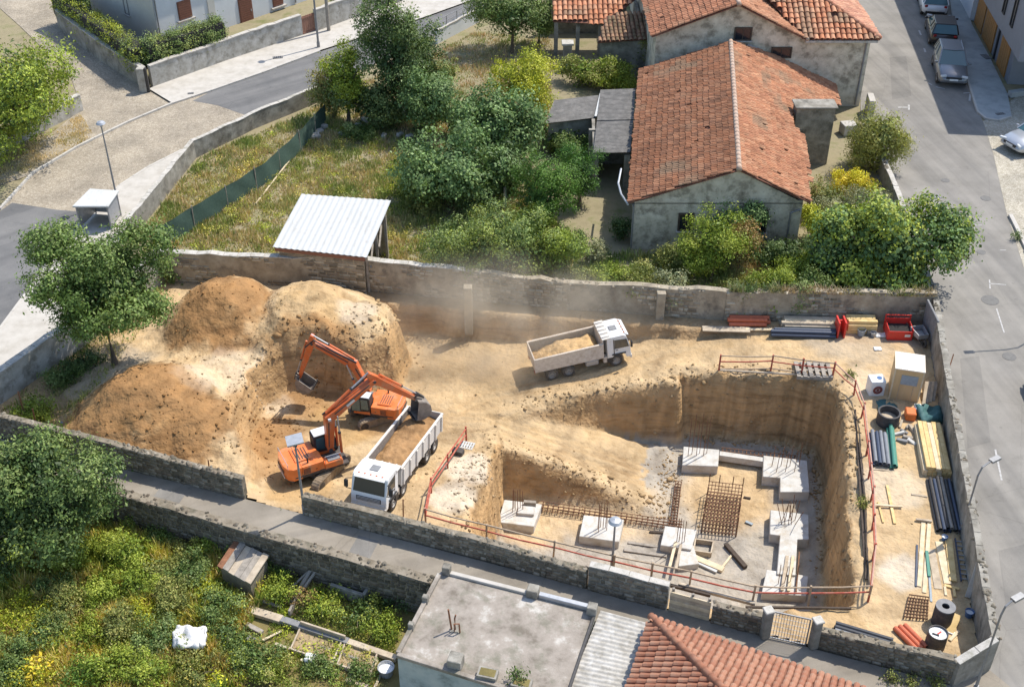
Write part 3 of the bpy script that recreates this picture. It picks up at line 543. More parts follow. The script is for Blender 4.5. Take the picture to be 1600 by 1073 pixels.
# ------------------------------------------------------------------ walls
def stones_on(root, a, b, z0, h0, h1, side, cols, sw=0.34, sh=0.2, proud=0.03, name='stones', skip=None, gap=0.03, bare=.0):
    """courses of rough stones proud of one face of a wall run, as real geometry"""
    d = (b - a); L = d.to_2d().length; u = Vector((d.x / L, d.y / L, 0)); n = Vector((-u.y, u.x, 0)) * side
    V = []; Fc = []; C = []; z = 0.0; r = 0
    while True:
        hh = sh * random.uniform(.8, 1.25); x = -random.uniform(0, sw)
        if z > max(h0, h1): break
        while x < L:
            ww = sw * random.uniform(.55, 1.5); xa = max(0, x); xb = min(L, x + ww - gap); top = h0 + (h1 - h0) * ((xa + xb) / 2 / L)
            z1 = min(z + hh - gap, top - 0.02)
            if xb - xa > .07 and z1 - z > .05 and float(vnoise(np.array([xa * .9 + a.x]), np.array([z * 1.5 + a.y]))[0]) + random.uniform(-.12, .12) > bare - .5:
                q = []
                for (s, t) in ((xa, z), (xb, z), (xb, z1), (xa, z1)):
                    q.append((s + random.uniform(-.02, .02), t + random.uniform(-.018, .018)))
                bi = len(V); pr = proud * random.uniform(.5, 1.5)
                base = Vector((a.x, a.y, z0))
                for (s, t) in q: V.append(base + u * s + Vector((0, 0, t)) - n * 0.03)
                cx = sum(p[0] for p in q) / 4; cz = sum(p[1] for p in q) / 4
                for (s, t) in q: V.append(base + u * (cx + (s - cx) * .86) + Vector((0, 0, cz + (t - cz) * .82)) + n * (pr + random.uniform(-.008, .008)))
                fs = [(4, 5, 6, 7)] + [(i, (i + 1) % 4, 4 + (i + 1) % 4, 4 + i) for i in range(4)]
                if side > 0: fs = [tuple(reversed(f)) for f in fs]
                Fc += [tuple(i + bi for i in f) for f in fs]
                c = np.array(random.choice(cols)) * random.uniform(.75, 1.25); C += [c] * 8
            x += ww
        z += hh; r += 1
        if r > 60: break
    if not V: return
    o = np_mesh(name, [tuple(v) for v in V], Fc, 'stone', root, col=np.array(C)); o['kind'] = 'stuff'; return o

GREYST = [(.17, .15, .115), (.22, .195, .15), (.13, .115, .085), (.27, .24, .19), (.19, .155, .115)]
PINKST = [(.31, .255, .185), (.37, .315, .235), (.25, .21, .155), (.42, .37, .285), (.33, .30, .235), (.20, .175, .13)]
def wall(label, pts, h, th=0.35, mat='wall_mortar', cap='coping_stone', stones=GREYST, z0=0.0, capw=0.06, caph=0.07, jit=0.05, name='site_wall', side=None, sw=.34, sh=.2, zb=-0.3, group=None, stonepart='stones', rubble=False, bare=0.0):
    """a wall along pts; h one height or one per point; body, coping stones, face stones"""
    hs = h if isinstance(h, (list, tuple)) else [h] * len(pts)
    r = thing(name, label, 'wall', (pts[0].x, pts[0].y, z0), group=group)
    for i, (a, b) in enumerate(zip(pts[:-1], pts[1:])):
        a = Vector((a.x, a.y, z0)); b = Vector((b.x, b.y, z0)); d = b - a; L = d.length; u = d / L; n = Vector((-u.y, u.x, 0))
        k = max(2, int(L / 0.7)); body = M(); body_pts = []
        for j in range(k + 1):
            t = j / k; hh = hs[i] + (hs[i + 1] - hs[i]) * t + random.uniform(-jit, jit) * (0 if j in (0, k) else 1); body_pts.append((a.lerp(b, t), hh))
        vs = []; fs = []
        ext = u * 0.0
        for j, (p, hh) in enumerate(body_pts):
            for s in (-1, 1):
                vs.append(p + n * s * th / 2 + Vector((0, 0, zb))); vs.append(p + n * s * th / 2 + Vector((0, 0, hh)))
        for j in range(k):
            q = j * 4
            fs += [(q, q + 4, q + 5, q + 1), (q + 3, q + 7, q + 6, q + 2), (q + 1, q + 5, q + 7, q + 3)]
        e = k * 4; fs += [(0, 1, 3, 2), (e + 2, e + 3, e + 1, e)]
        body.add(vs, fs); body.build('wall_body', mat, r)
        if cap:
            for j in range(k):
                p, h1 = body_pts[j]; q, h2 = body_pts[j + 1]; dd = (q - p).normalized() * 0.012; zo = caph / 2 - .012 + random.uniform(-.008, .008)
                M().beam(p + dd + Vector((0, 0, h1 + zo)), q - dd + Vector((0, 0, h2 + zo)), th + capw + random.uniform(-.03, .03), caph).build('coping_stone', cap, r)
        if rubble:
            V = []; Fc = []; C = []
            for _ in range(int(L * 8)):
                t = random.random(); q = a.lerp(b, t) + n * random.uniform(-.5, .5) * th; hh = hs[i] + (hs[i + 1] - hs[i]) * t; sx = random.uniform(.05, .13); b0 = len(V); an = random.uniform(0, 3); tint = np.array(random.choice(stones or GREYST)) * random.uniform(.7, 1.15)
                for (x, y, z) in ((-1, -1, -1), (1, -1, -1), (1, 1, -1), (-1, 1, -1), (-.7, -.7, 1), (.7, -.6, 1), (.6, .7, 1), (-.7, .6, 1)):
                    V.append((q.x + (x * math.cos(an) - y * math.sin(an) * .7) * sx * random.uniform(.7, 1), q.y + (x * math.sin(an) + y * math.cos(an) * .7) * sx * random.uniform(.7, 1), z0 + hh + z * random.uniform(.015, .045))); C.append(tint)
                Fc += [tuple(k_ + b0 for k_ in f) for f in ((4, 5, 6, 7), (0, 1, 5, 4), (1, 2, 6, 5), (2, 3, 7, 6), (3, 0, 4, 7))]
            o_ = np_mesh('top_rubble', V, Fc, 'stone', r, col=np.array(C)); o_['kind'] = 'stuff'
        if stones:
            mid = (a + b) / 2; to = Vector((-mid.x, -mid.y, 0)); sd = 1 if n.dot(to) > 0 else -1
            if side: sd = side
            stones_on(r, a + n * sd * th / 2, b + n * sd * th / 2, z0, hs[i], hs[i + 1], sd, stones, sw, sh, name=stonepart, bare=bare)
    return r
V3 = lambda p, z=0: Vector((p.x, p.y, z))
NB = lambda x, y: P(x, y) + Vector((.05, .14, 0))
wall('low stone wall between the alley and the left soil heap, ending at a gap', [NB(-60, 668), NB(155, 722), NB(382, 780)], [1.25, 1.25, 1.12], name='site_wall', th=.27, cap=None, rubble=True, sw=.26, sh=.16)
wall('long stepped stone wall in front of the white-cabbed tipper and the pit', [NB(475, 804), NB(760, 876), NB(915, 920)], [1.02, .98, .92], th=.27, cap=None, rubble=True, sw=.26, sh=.16)
wall('taller plastered stone wall length beside the street lamp below the pit', [NB(918, 921), NB(1041, 953)], [1.25, 1.25], mat='wall_dirty', th=.27, caph=.04, capw=.02, sw=.3, sh=.18)
wall('short rough stone wall left of the mesh gate', [NB(1110, 972), NB(1192, 994)], [.9, 1.0], th=.27, cap=None, rubble=True, sw=.26, sh=.16)
wall('stone wall with climbing weeds right of the mesh gate', [NB(1274, 1012), NB(1484, 1068)], [.9, 1.2], th=.27, cap=None, rubble=True, sw=.26, sh=.16)
wall('tall plastered wall between the site storage yard and the street', RIGHT[1:], [1.6, 1.6, 1.55, 1.5, 1.6], mat='wall_dirty', cap='wall_dirty', stones=None, th=.28, capw=.0, caph=.03, rubble=True)
wall('blunt grey wall end at the street corner of the site', [P(1484, 1068), P(1541, 1043)], [1.2, 1.6], mat='wall_dirty', stones=None, th=.28, capw=.0, caph=.03)
bh = [2.0, 2.0, 2.0, 2.0, 2.05, 1.9, 1.9]
wall('weathered pinkish stone wall behind the stored pipes and timber', BACK[:3], [1.9, 1.7, 1.6], mat='wall_pink', stones=PINKST, sw=.34, sh=.2, cap=None, rubble=True, jit=.1, bare=.5)
wall('rubble boundary wall behind the haul road below the shrubs', BACK[2:4], [1.6, 1.75], mat='wall_pink', stones=PINKST, cap=None, rubble=True, jit=.1, sw=.28, sh=.18, bare=.2)
wall('patchy brick boundary wall below the white roofed shed', BACK[3:], [1.75, 1.9, 1.85, 1.85], mat='wall_pink', stones=PINKST, sw=.42, sh=.14, bare=.5, caph=.04, capw=.02)
wall('white stained wall under the round street tree', LEFTW, [1.8, 1.6, 1.5], mat='wall_white', stones=None)
wall('stained garden wall curving along the cobbled road', [P(205, 372), P(304, 246), P(396, 200), P(505, 155)], [1.2, 1.15, 1.05, 1.05], mat='wall_dirty', stones=None, name='garden_wall', th=.25, capw=.02, caph=.04)
wall('retaining wall dropping from the alley to the overgrown garden', SOUTH[:6], 1.92, z0=LOWZ, mat='wall_mortar', name='retaining_wall', rubble=True, cap=None, sw=.3, sh=.18, stones=[tuple(c_ * .68 for c_ in t_) for t_ in GREYST], th=.4, side=-1, zb=-.4)  # stone colours darkened to paint in the shade on this wall face
# pillars on the back wall
for (x, y, h, lb) in ((732, 490, 1.6, 'stone pillar on the boundary wall below the round shrub'), (1030, 496, 1.5, 'stone pillar on the boundary wall right of the dusty truck')):
    p = P(x, y); r = thing('wall_pillar', lb, 'pillar', p, group='pillars of the boundary wall'); M().box((0, 0, h / 2 - .6), (.42, .42, h + 1.2)).build('shaft', 'wall_pink', r, local=True, bevel=.03); M().box((0, 0, h + .03), (.44, .44, .06)).build('cap', 'wall_pink', r, local=True, bevel=.02)

# ------------------------------------------------------------------ buildings
def plane_hit(px, py, p0, nrm):
    a = (px - 800) / FPX; b = (536.5 - py) / FPX
    d = Vector((a, math.cos(PITCH) + b * math.sin(PITCH), -math.sin(PITCH) + b * math.cos(PITCH))); o = Vector((0, 0, CAM_H))
    return o + d * ((Vector(p0) - o).dot(nrm) / d.dot(nrm))
def yplane(px, py, Y): return plane_hit(px, py, (0, Y, 0), Vector((0, 1, 0)))
def inpoly(x, y, poly):
    c = False; n = len(poly)
    for i in range(n):
        (ax, ay), (bx, by) = poly[i], poly[(i + 1) % n]
        if (ay > y) != (by > y) and x < (bx - ax) * (y - ay) / (by - ay) + ax: c = not c
    return c
def tile_template(w, L, r1, r2, nseg=5):
    vs = []; fs = []
    for (y, r, lift) in ((-L / 2, r1, 0.035), (L / 2, r2, 0.0)):
        for k in range(nseg + 1):
            t = math.pi * k / nseg; vs.append((-math.cos(t) * r, y, math.sin(t) * r * .85 + lift - .02))
    for k in range(nseg): fs.append((k + 1, k, nseg + 1 + k, nseg + 2 + k))
    return vs, fs, tuple(range(nseg + 1))
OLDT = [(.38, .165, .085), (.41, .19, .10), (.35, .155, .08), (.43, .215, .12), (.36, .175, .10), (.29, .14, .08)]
OLDT_SHADE = [tuple(c * .78 for c in t) for t in OLDT]  # darker copy of the tile colours paints shade on the slope away from sun
NEWT = [(.46, .19, .095), (.50, .225, .12), (.40, .17, .09), (.53, .265, .15)]
def proj_y(p):
    dp = p.y * math.cos(PITCH) - (p.z - CAM_H) * math.sin(PITCH); return 536.5 - FPX * (p.y * math.sin(PITCH) + (p.z - CAM_H) * math.cos(PITCH)) / dp
def tiled_plane(root, pts, u, pitch, row, cols=OLDT, mat='tile_old', single=None, jit=.02, deck='tile_base', name='tiles', jrot=.03, thick=.06):
    """pts: planar polygon (3-D); u: direction of the eave. Tiles climb at right angles to u. single: list of materials -> every tile an object"""
    pts = [Vector(p) for p in pts]; o = pts[0]; nrm = Vector((0, 0, 0))
    for i in range(len(pts)): nrm += (pts[i] - o).cross(pts[(i + 1) % len(pts)] - o)
    nrm.normalize(); nrm = -nrm if nrm.z < 0 else nrm
    u = Vector(u); u = (u - nrm * u.dot(nrm)).normalized(); v = nrm.cross(u); v, u = (v, u) if v.z > 0 else (-v, -u)
    poly = [((p - o).dot(u), (p - o).dot(v)) for p in pts]
    m = M(); n = len(pts); ccw = sum(poly[i][0] * poly[(i + 1) % n][1] - poly[(i + 1) % n][0] * poly[i][1] for i in range(n)) > 0
    q = pts if ccw else list(reversed(pts)); q = [p for p in q]
    m.add([p for p in q] + [p - nrm * thick for p in q], [tuple(range(n)), tuple(reversed(range(n, 2 * n)))] + [(i, n + i, n + (i + 1) % n, (i + 1) % n) for i in range(n)])
    deck_o = m.build('roof_deck', deck, root)
    s0 = min(p[0] for p in poly); s1 = max(p[0] for p in poly); t0 = min(p[1] for p in poly); t1 = max(p[1] for p in poly)
    vs, fs, cap = tile_template(pitch, row * 1.22, pitch * .47, pitch * .40); vs = np.array(vs)
    base = np.array([tuple(u), tuple(v), tuple(nrm)]); V = []; Fc = []; C = []; tmpl = None; k = 0
    nc = max(1, int(round((s1 - s0) / pitch))); nr = max(1, int(round((t1 - t0) / row)))
    for i in range(nc):
        s = s0 + (i + .5) * (s1 - s0) / nc; dr = random.uniform(-.04, .04)
        for j in range(nr):
            t = t0 + (j + .5) * (t1 - t0) / nr + dr
            if not inpoly(s, t - row * .1, poly) or (not single and random.random() < .006): continue
            c = o + u * (s + random.uniform(-jit, jit)) + v * (t + (random.uniform(-.12, -.05) if random.random() < .015 else 0)) + nrm * (.012 + random.uniform(0, .015) + (0 if single else .09 * (.5 + float(vnoise(np.array([s * .35 + o.x]), np.array([t * .5 + o.y]))[0])))); a = random.uniform(-jrot, jrot)
            if single and proj_y(c) < 1085:
                if tmpl is None:
                    tmpl = {}
                    for mt in single:
                        me = bpy.data.meshes.new('tile'); me.from_pydata([tuple(x) for x in vs], [], fs + [cap]); me.materials.append(MAT[mt]); tmpl[mt] = me
                ob = bpy.data.objects.new('tile', tmpl[random.choice(single)]); COL.objects.link(ob); ob.parent = root
                R3 = Matrix((u, v, nrm)).transposed().to_4x4(); ob.matrix_local = root_matrix(root).inverted() @ Matrix.Translation(c) @ R3 @ Matrix.Rotation(a, 4, 'Z')
                continue
            ca, sa = math.cos(a), math.sin(a); rot = np.array([[ca, sa, 0], [-sa, ca, 0], [0, 0, 1]])
            V.append((vs @ rot) @ base + np.array(c)); b = k * len(vs); Fc += [tuple(x + b for x in f) for f in fs]
            pt_ = float(fbm(np.array([s * .45 + o.x]), np.array([t * .6 + o.y]), 3)[0]); li = min(.6, max(0, (pt_ - .22) * 2.5)); cc_ = np.array(random.choice(cols)) * random.uniform(.88, 1.12) * (1 + .25 * pt_)
            C += [cc_ * (1 - li) + np.array((.20, .165, .11)) * li] * len(vs); k += 1
    if V:
        o2 = np_mesh(name, np.concatenate(V), Fc, mat, root, col=np.array(C)); o2['kind'] = 'stuff'
    return nrm
def ridge(root, a, b, r=.14, mat='ridge_mat', L=.45, single=True):
    a = Vector(a); b = Vector(b); n = max(2, int((b - a).length / L)); d = (b - a) / n
    for i in range(n):
        p = a + d * (i - .04); q = a + d * (i + 1.04)
        M().tube([p, q], [r, r * .86], 8).build('ridge_tile', mat, root, smooth=True)
def opening(root, c, w, h, n, kind='window', pane='window_dark', frame='dark_wood', sill=True, bars=True):
    """a window in a wall with outward normal n (horizontal)"""
    n = Vector(n).normalized(); u = Vector((-n.y, n.x, 0)); rz = math.atan2(u.y, u.x); c = Vector(c)
    f = M()
    for s in (-1, 1): f.box(c + u * s * (w / 2 + .03) + n * .03, (.09, .12, h + .14), rz)
    f.box(c + Vector((0, 0, h / 2 + .03)) + n * .03, (w + .1, .115, .09), rz); f.box(c - Vector((0, 0, h / 2 + .03)) + n * .03, (w + .1, .115, .09), rz)
    fo = f.build(kind, frame, root)
    M().box(c + n * .012, (w, .04, h), rz).build('pane', pane, fo)
    if bars: M().box(c + n * .04, (.05, .03, h), rz).build('mullion', frame, fo)
    if sill: M().box(c - Vector((0, 0, h / 2 + .11)) + n * .07, (w + .3, .2, .07), rz).build('sill', 'coping_stone', fo)
    return fo
def shutter(root, c, w, h, n, mat='brown_shutter', name='shutter'):
    n = Vector(n).normalized(); u = Vector((-n.y, n.x, 0)); rz = math.atan2(u.y, u.x); c = Vector(c)
    o = M().box(c + n * .03, (w, .06, h), rz).build(name, mat, root)
    k = int(h / .16)
    for i in range(k): M().box(c + n * .072 + Vector((0, 0, -h / 2 + h * (i + .5) / k)), (w * .88, .03, h / k * .7), rz, 0.0).build('slat', mat, o)
    return o

# --- the old house with the rough tiled roof
eL = P(982, 317, 3.0); eR = P(1267, 317, 3.0); rF = P(1155, 266, 4.9); rB = P(1141, 56, 4.9); eLb = P(1001, 112, 3.0); yB = 74.2
rB = rF.lerp(rB, (yB - rF.y) / (rB.y - rF.y)); eLb = eL.lerp(eLb, (yB - eL.y) / (eLb.y - eL.y))
nR = (eR - rF).cross(rB - rF).normalized(); nR = nR if nR.z > 0 else -nR
hit = lambda x, y: plane_hit(x, y, rF, nR)
house = thing('stone_house', 'long old stone house with sagging tiled roof above the shrubs', 'house', V3(eL))
r1 = [hit(1298, 116), hit(1311, 165), hit(1244, 165), hit(1236, 196), hit(1257, 214)]
tiled_plane(house, [eL, rF, rB, eLb], rB - rF, .21, .36, OLDT_SHADE, name='roof_tiles')
tiled_plane(house, [rF, eR, r1[4], r1[3], r1[2], r1[1], r1[0], rB], rB - rF, .21, .33, [(.41, .19, .10), (.44, .21, .115), (.39, .175, .095), (.46, .24, .135)], name='roof_tiles')
ridge(house, rF + Vector((0, 0, .06)), rB + Vector((0, 0, .06)), .16)
iL = Vector((eL.x + .35, eL.y + .25, 0)); iR = Vector((eR.x - .35, eR.y + .25, 0)); iLb = Vector((eLb.x + .35, yB, 0)); iRb = Vector((r1[1].x - 4.2, yB, 0)); mid = V3(rF); mid.y = iL.y + .0
zz = lambda p: 2.96
fl = [iL, iR, Vector((r1[4].x - .35, r1[4].y, 0)), Vector((r1[3].x - 1.2, r1[3].y + .4, 0)), iRb, iLb]
M().prism(fl, -.2, [2.85] * 6).build('wall', 'old_plaster', house)
M().prism([iL, Vector((iL.x + .3, iL.y + .35, 0)), Vector((iR.x - .3, iL.y + .35, 0)), iR], 2.80, [2.99, 3.0, 3.0, 2.99]).build('wall_head', 'old_plaster', house)
g = M(); yy = iL.y + .01
g.add([(iL.x, yy, 2.85), (iR.x, yy, 2.85), (rF.x, yy, 4.78), (iL.x, yy + .3, 2.85), (iR.x, yy + .3, 2.85), (rF.x, yy + .3, 4.78)], [(0, 1, 2), (5, 4, 3), (0, 3, 4, 1), (1, 4, 5, 2), (2, 5, 3, 0)]); g.build('gable', 'old_plaster', house)
opening(house, (yplane(1184, 345, iL.y).x, iL.y, 1.75), .85, 1.25, (0, -1, 0), sill=True); opening(house, (yplane(1072, 340, iL.y).x, iL.y, 1.7), .7, .95, (0, -1, 0))
M().beam((yplane(1150, 326, iL.y).x, iL.y - .03, 2.5), (yplane(1180, 326, iL.y).x, iL.y - .03, 2.5), .12, .18).build('lintel', 'coping_stone', house)
M().tube([(iL.x - .12, iL.y - .12, 2.85), (iL.x - .05, iL.y - .1, 2.6), (iL.x - .05, iL.y - .1, .1)], .055, 8).build('downpipe', 'metal_grey', house)
M().tube([(eL.x - .1, eL.y + 4.0, 2.9), (eL.x - .35, eL.y + 2.6, 2.75), (eL.x - .28, eL.y + 1.4, 2.75), (eL.x - .02, eL.y, 2.9)], .06, 8).build('gutter', 'galvanised', house)
M().tube([(iR.x - .6, iR.y - .1, 2.3), (iR.x - .15, iR.y - .1, 2.5), (iR.x - .1, iR.y - .1, 2.4)], .05, 8).build('downpipe', 'metal_grey', house)
M().tube([(iR.x - .6, iR.y - .1, 2.3), (iR.x - .6, iR.y - .1, .2)], .05, 8).build('downpipe', 'metal_grey', house)
q_ = [hit(*p_) + nR * .09 for p_ in ((1168, 70), (1190, 79), (1188, 84), (1166, 75))]; M().add(q_ + [p_ - nR * .12 for p_ in q_], [(3, 2, 1, 0), (4, 5, 6, 7), (0, 1, 5, 4), (1, 2, 6, 5), (2, 3, 7, 6), (3, 0, 4, 7)]).build('skylight', 'galvanised', house)
ca = P(1246, 167, 3.8); cb = P(1308, 170, 3.8); cbx = thing('chimney_wing', 'tall stained masonry stack with pale cap at the tiled roof edge', 'chimney', V3((ca + cb) / 2))
M().prism([(ca.x, ca.y), (cb.x, ca.y), (cb.x, ca.y + 1.0), (ca.x, ca.y + 1.0)], -.1, 3.7).build('stack', 'stack_masonry', cbx); M().prism([(ca.x - .12, ca.y - .12), (cb.x + .12, ca.y - .12), (cb.x + .12, ca.y + 1.1), (ca.x - .12, ca.y + 1.1)], 3.703, 3.80).build('cap', 'wall_dirty', cbx, bevel=.02)

# --- sheds against the house
def shed_roof(root, q, mat, pitch=.18, amp=.035, along=True, name='roof_sheet'):
    """corrugated sheet over the quad q (front-left, front-right, back-right, back-left); ribs run front to back"""
    q = [Vector(p) for p in q]; n = max(8, int((q[1] - q[0]).length / pitch) * 4); k = 7; V = []
    up = (q[1] - q[0]).cross(q[3] - q[0]).normalized()
    for j in range(k + 1):
        for i in range(n + 1):
            s = i / n; t = j / k; p = (q[0].lerp(q[1], s)).lerp(q[3].lerp(q[2], s), t); V.append(p + up * (amp * math.sin(i / 4 * 2 * math.pi) + random.uniform(-.004, .004)))
    F_ = [(j * (n + 1) + i, j * (n + 1) + i + 1, (j + 1) * (n + 1) + i + 1, (j + 1) * (n + 1) + i) for j in range(k) for i in range(n)]
    top = len(V); V2 = V + [p - up * .02 for p in V]
    F_ = F_ + [tuple(reversed([x + top for x in f])) for f in F_]
    return np_mesh(name, [tuple(p) for p in V2], F_, mat, root)
def rotq(q): return [q[3], q[0], q[1], q[2]]
q2 = [P(927, 239, 2.3), P(985, 238, 2.5), P(993, 140, 2.6), P(938, 142, 2.4)]
sh = thing('lean_to_shed', 'grey corrugated lean-to shed against the old house', 'shed', V3(q2[0]))
qm = [(q2[0] + q2[3]) / 2, (q2[1] + q2[2]) / 2]
shed_roof(sh, rotq([q2[0], q2[1], qm[1], qm[0]]), 'fibre_cement'); shed_roof(sh, rotq([qm[0] + Vector((0, -.1, .05)), qm[1] + Vector((0, -.1, .05)), q2[2] + Vector((0, 0, .05)), q2[3] + Vector((0, 0, .05))]), 'fibre_cement')
for s in (.08, .93):
    p = q2[0].lerp(q2[1], s); M().box((p.x, p.y + .25, 1.1), (.32, .32, 2.3)).build('pillar', 'wall_dirty', sh)
M().box(((q2[0].x + q2[1].x) / 2, q2[0].y + 3.2, 1.1), (2.3, .2, 2.3)).build('back_wall', 'wall_dirty', sh); M().box((q2[0].x + .25, q2[0].y + 4.2, 1.05), (.2, 6.5, 2.2), -.03).build('side_wall', 'wall_dirty', sh)
q1 = [P(852, 193, 2.1), P(930, 184, 2.2), P(938, 149, 2.3), P(866, 157, 2.2)]
s2 = thing('low_shed', 'low shed with pale grey corrugated roof left of the lean-to', 'shed', V3(q1[0])); shed_roof(s2, rotq(q1), 'fibre_cement')
M().prism([(q1[0].x + .2, q1[0].y + .3), (q1[1].x - .15, q1[1].y + .3), (q1[2].x - .1, q1[2].y - .1), (q1[3].x + .2, q1[3].y - .1)], -.1, 1.95).build('wall', 'wall_dirty', s2)
M().beam(q1[1] + Vector((.03, 0, .08)), q1[2] + Vector((.03, 0, .1)), .16, .06).build('flashing', 'sheet_white', s2)

# --- upper house (gable wing and hipped block) and its open shed
UY = 74.9
gA = yplane(1155, 8, UY); gL = yplane(1018, 58, UY); gRt = yplane(1262, 63, UY); sE = plane_hit(1377, 67, (0, 0, gRt.z), Vector((0, 0, 1)))
up = thing('upper_house', 'large old house with weathered walls and orange tiled hipped roof beside the road', 'house', Vector((gL.x, UY, 0)))
bk = lambda p, y, dz=0: Vector((p.x, y, p.z + dz))
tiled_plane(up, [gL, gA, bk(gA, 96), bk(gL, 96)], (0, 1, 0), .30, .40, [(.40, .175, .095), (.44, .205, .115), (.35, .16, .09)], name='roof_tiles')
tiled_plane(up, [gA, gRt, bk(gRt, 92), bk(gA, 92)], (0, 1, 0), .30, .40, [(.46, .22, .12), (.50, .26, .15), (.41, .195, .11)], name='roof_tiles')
ridge(up, gA + Vector((0, 0, .05)), bk(gA, 92) + Vector((0, 0, .05)), .17)
sl_ = .46; eW = Vector((gRt.x - 2.0, UY, gRt.z)); sE = Vector((sE.x, UY - .02, gRt.z)); hp = Vector((sE.x - 7, UY + 7, gRt.z + sl_ * 7))
tiled_plane(up, [eW + Vector((1.9, 0, .03)), sE + Vector((0, 0, .03)), hp + Vector((0, 0, .03)), Vector((eW.x - 2.6, UY + 7, gRt.z + sl_ * 7 + .03))], (1, 0, 0), .36, .46, NEWT, 'tile_new', name='roof_tiles')
tiled_plane(up, [sE + Vector((0, 0, .03)), Vector((sE.x, UY + 22, sE.z + .03)), Vector((hp.x, UY + 22, hp.z + .03)), hp + Vector((0, 0, .03))], (0, 1, 0), .36, .46, [(.52, .27, .17), (.57, .31, .20), (.48, .23, .15)], 'tile_new', name='roof_tiles')
ridge(up, sE + Vector((0, 0, .12)), hp + Vector((0, 0, .12)), .17, 'tile_front'); ridge(up, gRt + Vector((0, -.05, .08)), gRt + Vector((-.9, 5.5, .3)), .12, 'ridge_mat')
wy = UY + .35
M().prism([(gL.x + .35, wy), (sE.x - .45, wy), (sE.x - .45, wy + 20), (gL.x + .35, wy + 20)], -.2, gRt.z - .08).build('wall', 'old_plaster', up)
g = M(); g.add([(gL.x + .35, wy - .01, gRt.z - .12), (gRt.x - .3, wy - .01, gRt.z - .12), (gRt.x - .3, wy - .01, gRt.z), (gA.x, wy - .01, gA.z - .1), (gL.x + .35, wy - .01, gL.z)] + [(gL.x + .35, wy + .3, gRt.z - .12), (gRt.x - .3, wy + .3, gRt.z - .12), (gRt.x - .3, wy + .3, gRt.z), (gA.x, wy + .3, gA.z - .1), (gL.x + .35, wy + .3, gL.z)], [(0, 1, 2, 3, 4), (9, 8, 7, 6, 5), (0, 5, 6, 1), (1, 6, 7, 2), (2, 7, 8, 3), (3, 8, 9, 4), (4, 9, 5, 0)]); g.build('gable', 'old_plaster', up)
opening(up, (yplane(1161, 51, wy).x, wy, yplane(1161, 53, wy).z), 1.0, .75, (0, -1, 0)); opening(up, (yplane(1221, 80, wy).x, wy, yplane(1221, 82, wy).z), 1.2, .6, (0, -1, 0), sill=False)
M().tube([(sE.x - .7, wy - .06, gRt.z - .2), (sE.x - .75, wy - .06, .1)], .06, 8).build('downpipe', 'metal_grey', up)
M().beam(gRt + Vector((-.1, .1, -.1)), sE + Vector((-.1, .1, -.1)), .3, .14).build('cornice', 'coping_stone', up)
# open shed with tiled roof, and the lower brown roof beside it
a = P(864, 34, 2.6); b_ = P(944, 38, 2.6); c_ = P(1024, -14, 3.9); d_ = P(871, -14, 3.9); c_.x = max(c_.x, b_.x + 3)
os_ = thing('open_shed', 'open fronted shed with orange tiled roof behind the vegetable garden', 'shed', V3(a))
tiled_plane(os_, [a, b_, Vector((b_.x + 3.2, d_.y, 3.9)), Vector((d_.x - .4, d_.y, 3.9))], (1, 0, 0), .36, .46, NEWT, 'tile_new', name='roof_tiles')
for x in (a.x + .25, (a.x + b_.x) / 2, b_.x - .2): M().box((x, a.y + .25, 1.25), (.28, .28, 2.6)).build('post', 'wall_dirty', os_)
M().box(((a.x + b_.x) / 2 + .8, a.y + 4.5, 1.3), (6.0, .2, 2.8)).build('back_wall', 'wall_dirty', os_)
M().box((b_.x + 2.6, a.y + 2.2, 1.3), (.2, 4.5, 2.7)).build('side_wall', 'wall_dirty', os_)
a = P(934, 67, 2.5); b_ = P(1018, 61, 2.7); c_ = P(1022, 19, 3.5); d_ = P(948, 25, 3.4)
bs = thing('brown_roofed_shed', 'small shed with mossy brown tiled roof joined to the upper house', 'shed', V3(a))
tiled_plane(bs, [a, b_, c_, d_], b_ - a, .3, .38, [(.24, .15, .09), (.30, .18, .11), (.20, .14, .08)], name='roof_tiles')
M().prism([(a.x + .2, a.y + .3), (b_.x, b_.y + .3), (c_.x, c_.y), (d_.x + .2, d_.y)], -.1, 2.42).build('wall', 'wall_dirty', bs)
# masonry pier with cap in the upper garden
p = P(886, 100); r = thing('garden_pier', 'squat masonry pier with flat stone cap in the upper garden', 'pillar', p); M().box((0, 0, .75), (.62, .62, 1.5)).build('shaft', 'wall_dirty', r, local=True, bevel=.03); M().box((0, 0, 1.58), (.85, .85, .15)).build('cap', 'coping_stone', r, local=True, bevel=.02)

# --- white house, upper left
A = P(252, 78); B = P(492, -4); d = (B - A).normalized(); nf = Vector((d.y, -d.x, 0)); nl = -d
wh = thing('white_house', 'white rendered house with brown shutters behind the street wall', 'house', A)
W2 = A - nf * 9 ; 
M().prism([A, B, B - nf * 9, A - nf * 9], -.2, 6.2).build('wall', 'white_plaster', wh)
M().prism([A - d * .02 + nf * .0, A - d * .02 - nf * 8.9, A - d * .06 - nf * 8.9, A - d * .06], -.15, 6.15).build('side_wall', 'cream_plaster', wh)
hitf = lambda x, y: plane_hit(x, y, A, nf)
c = hitf(288, 15); shutter(wh, c, 1.15, 1.35, nf); M().box(c - Vector((0, 0, .78)) + nf * .08, (1.5, .2, .1), math.atan2(d.y, d.x)).build('sill', 'concrete_pale', wh)
c = hitf(384, 18); o = shutter(wh, c, 1.25, 2.3, nf, name='door'); M().box(c + nf * .09 + d * .45, (.06, .05, .18), math.atan2(d.y, d.x)).build('handle', 'galvanised', o)
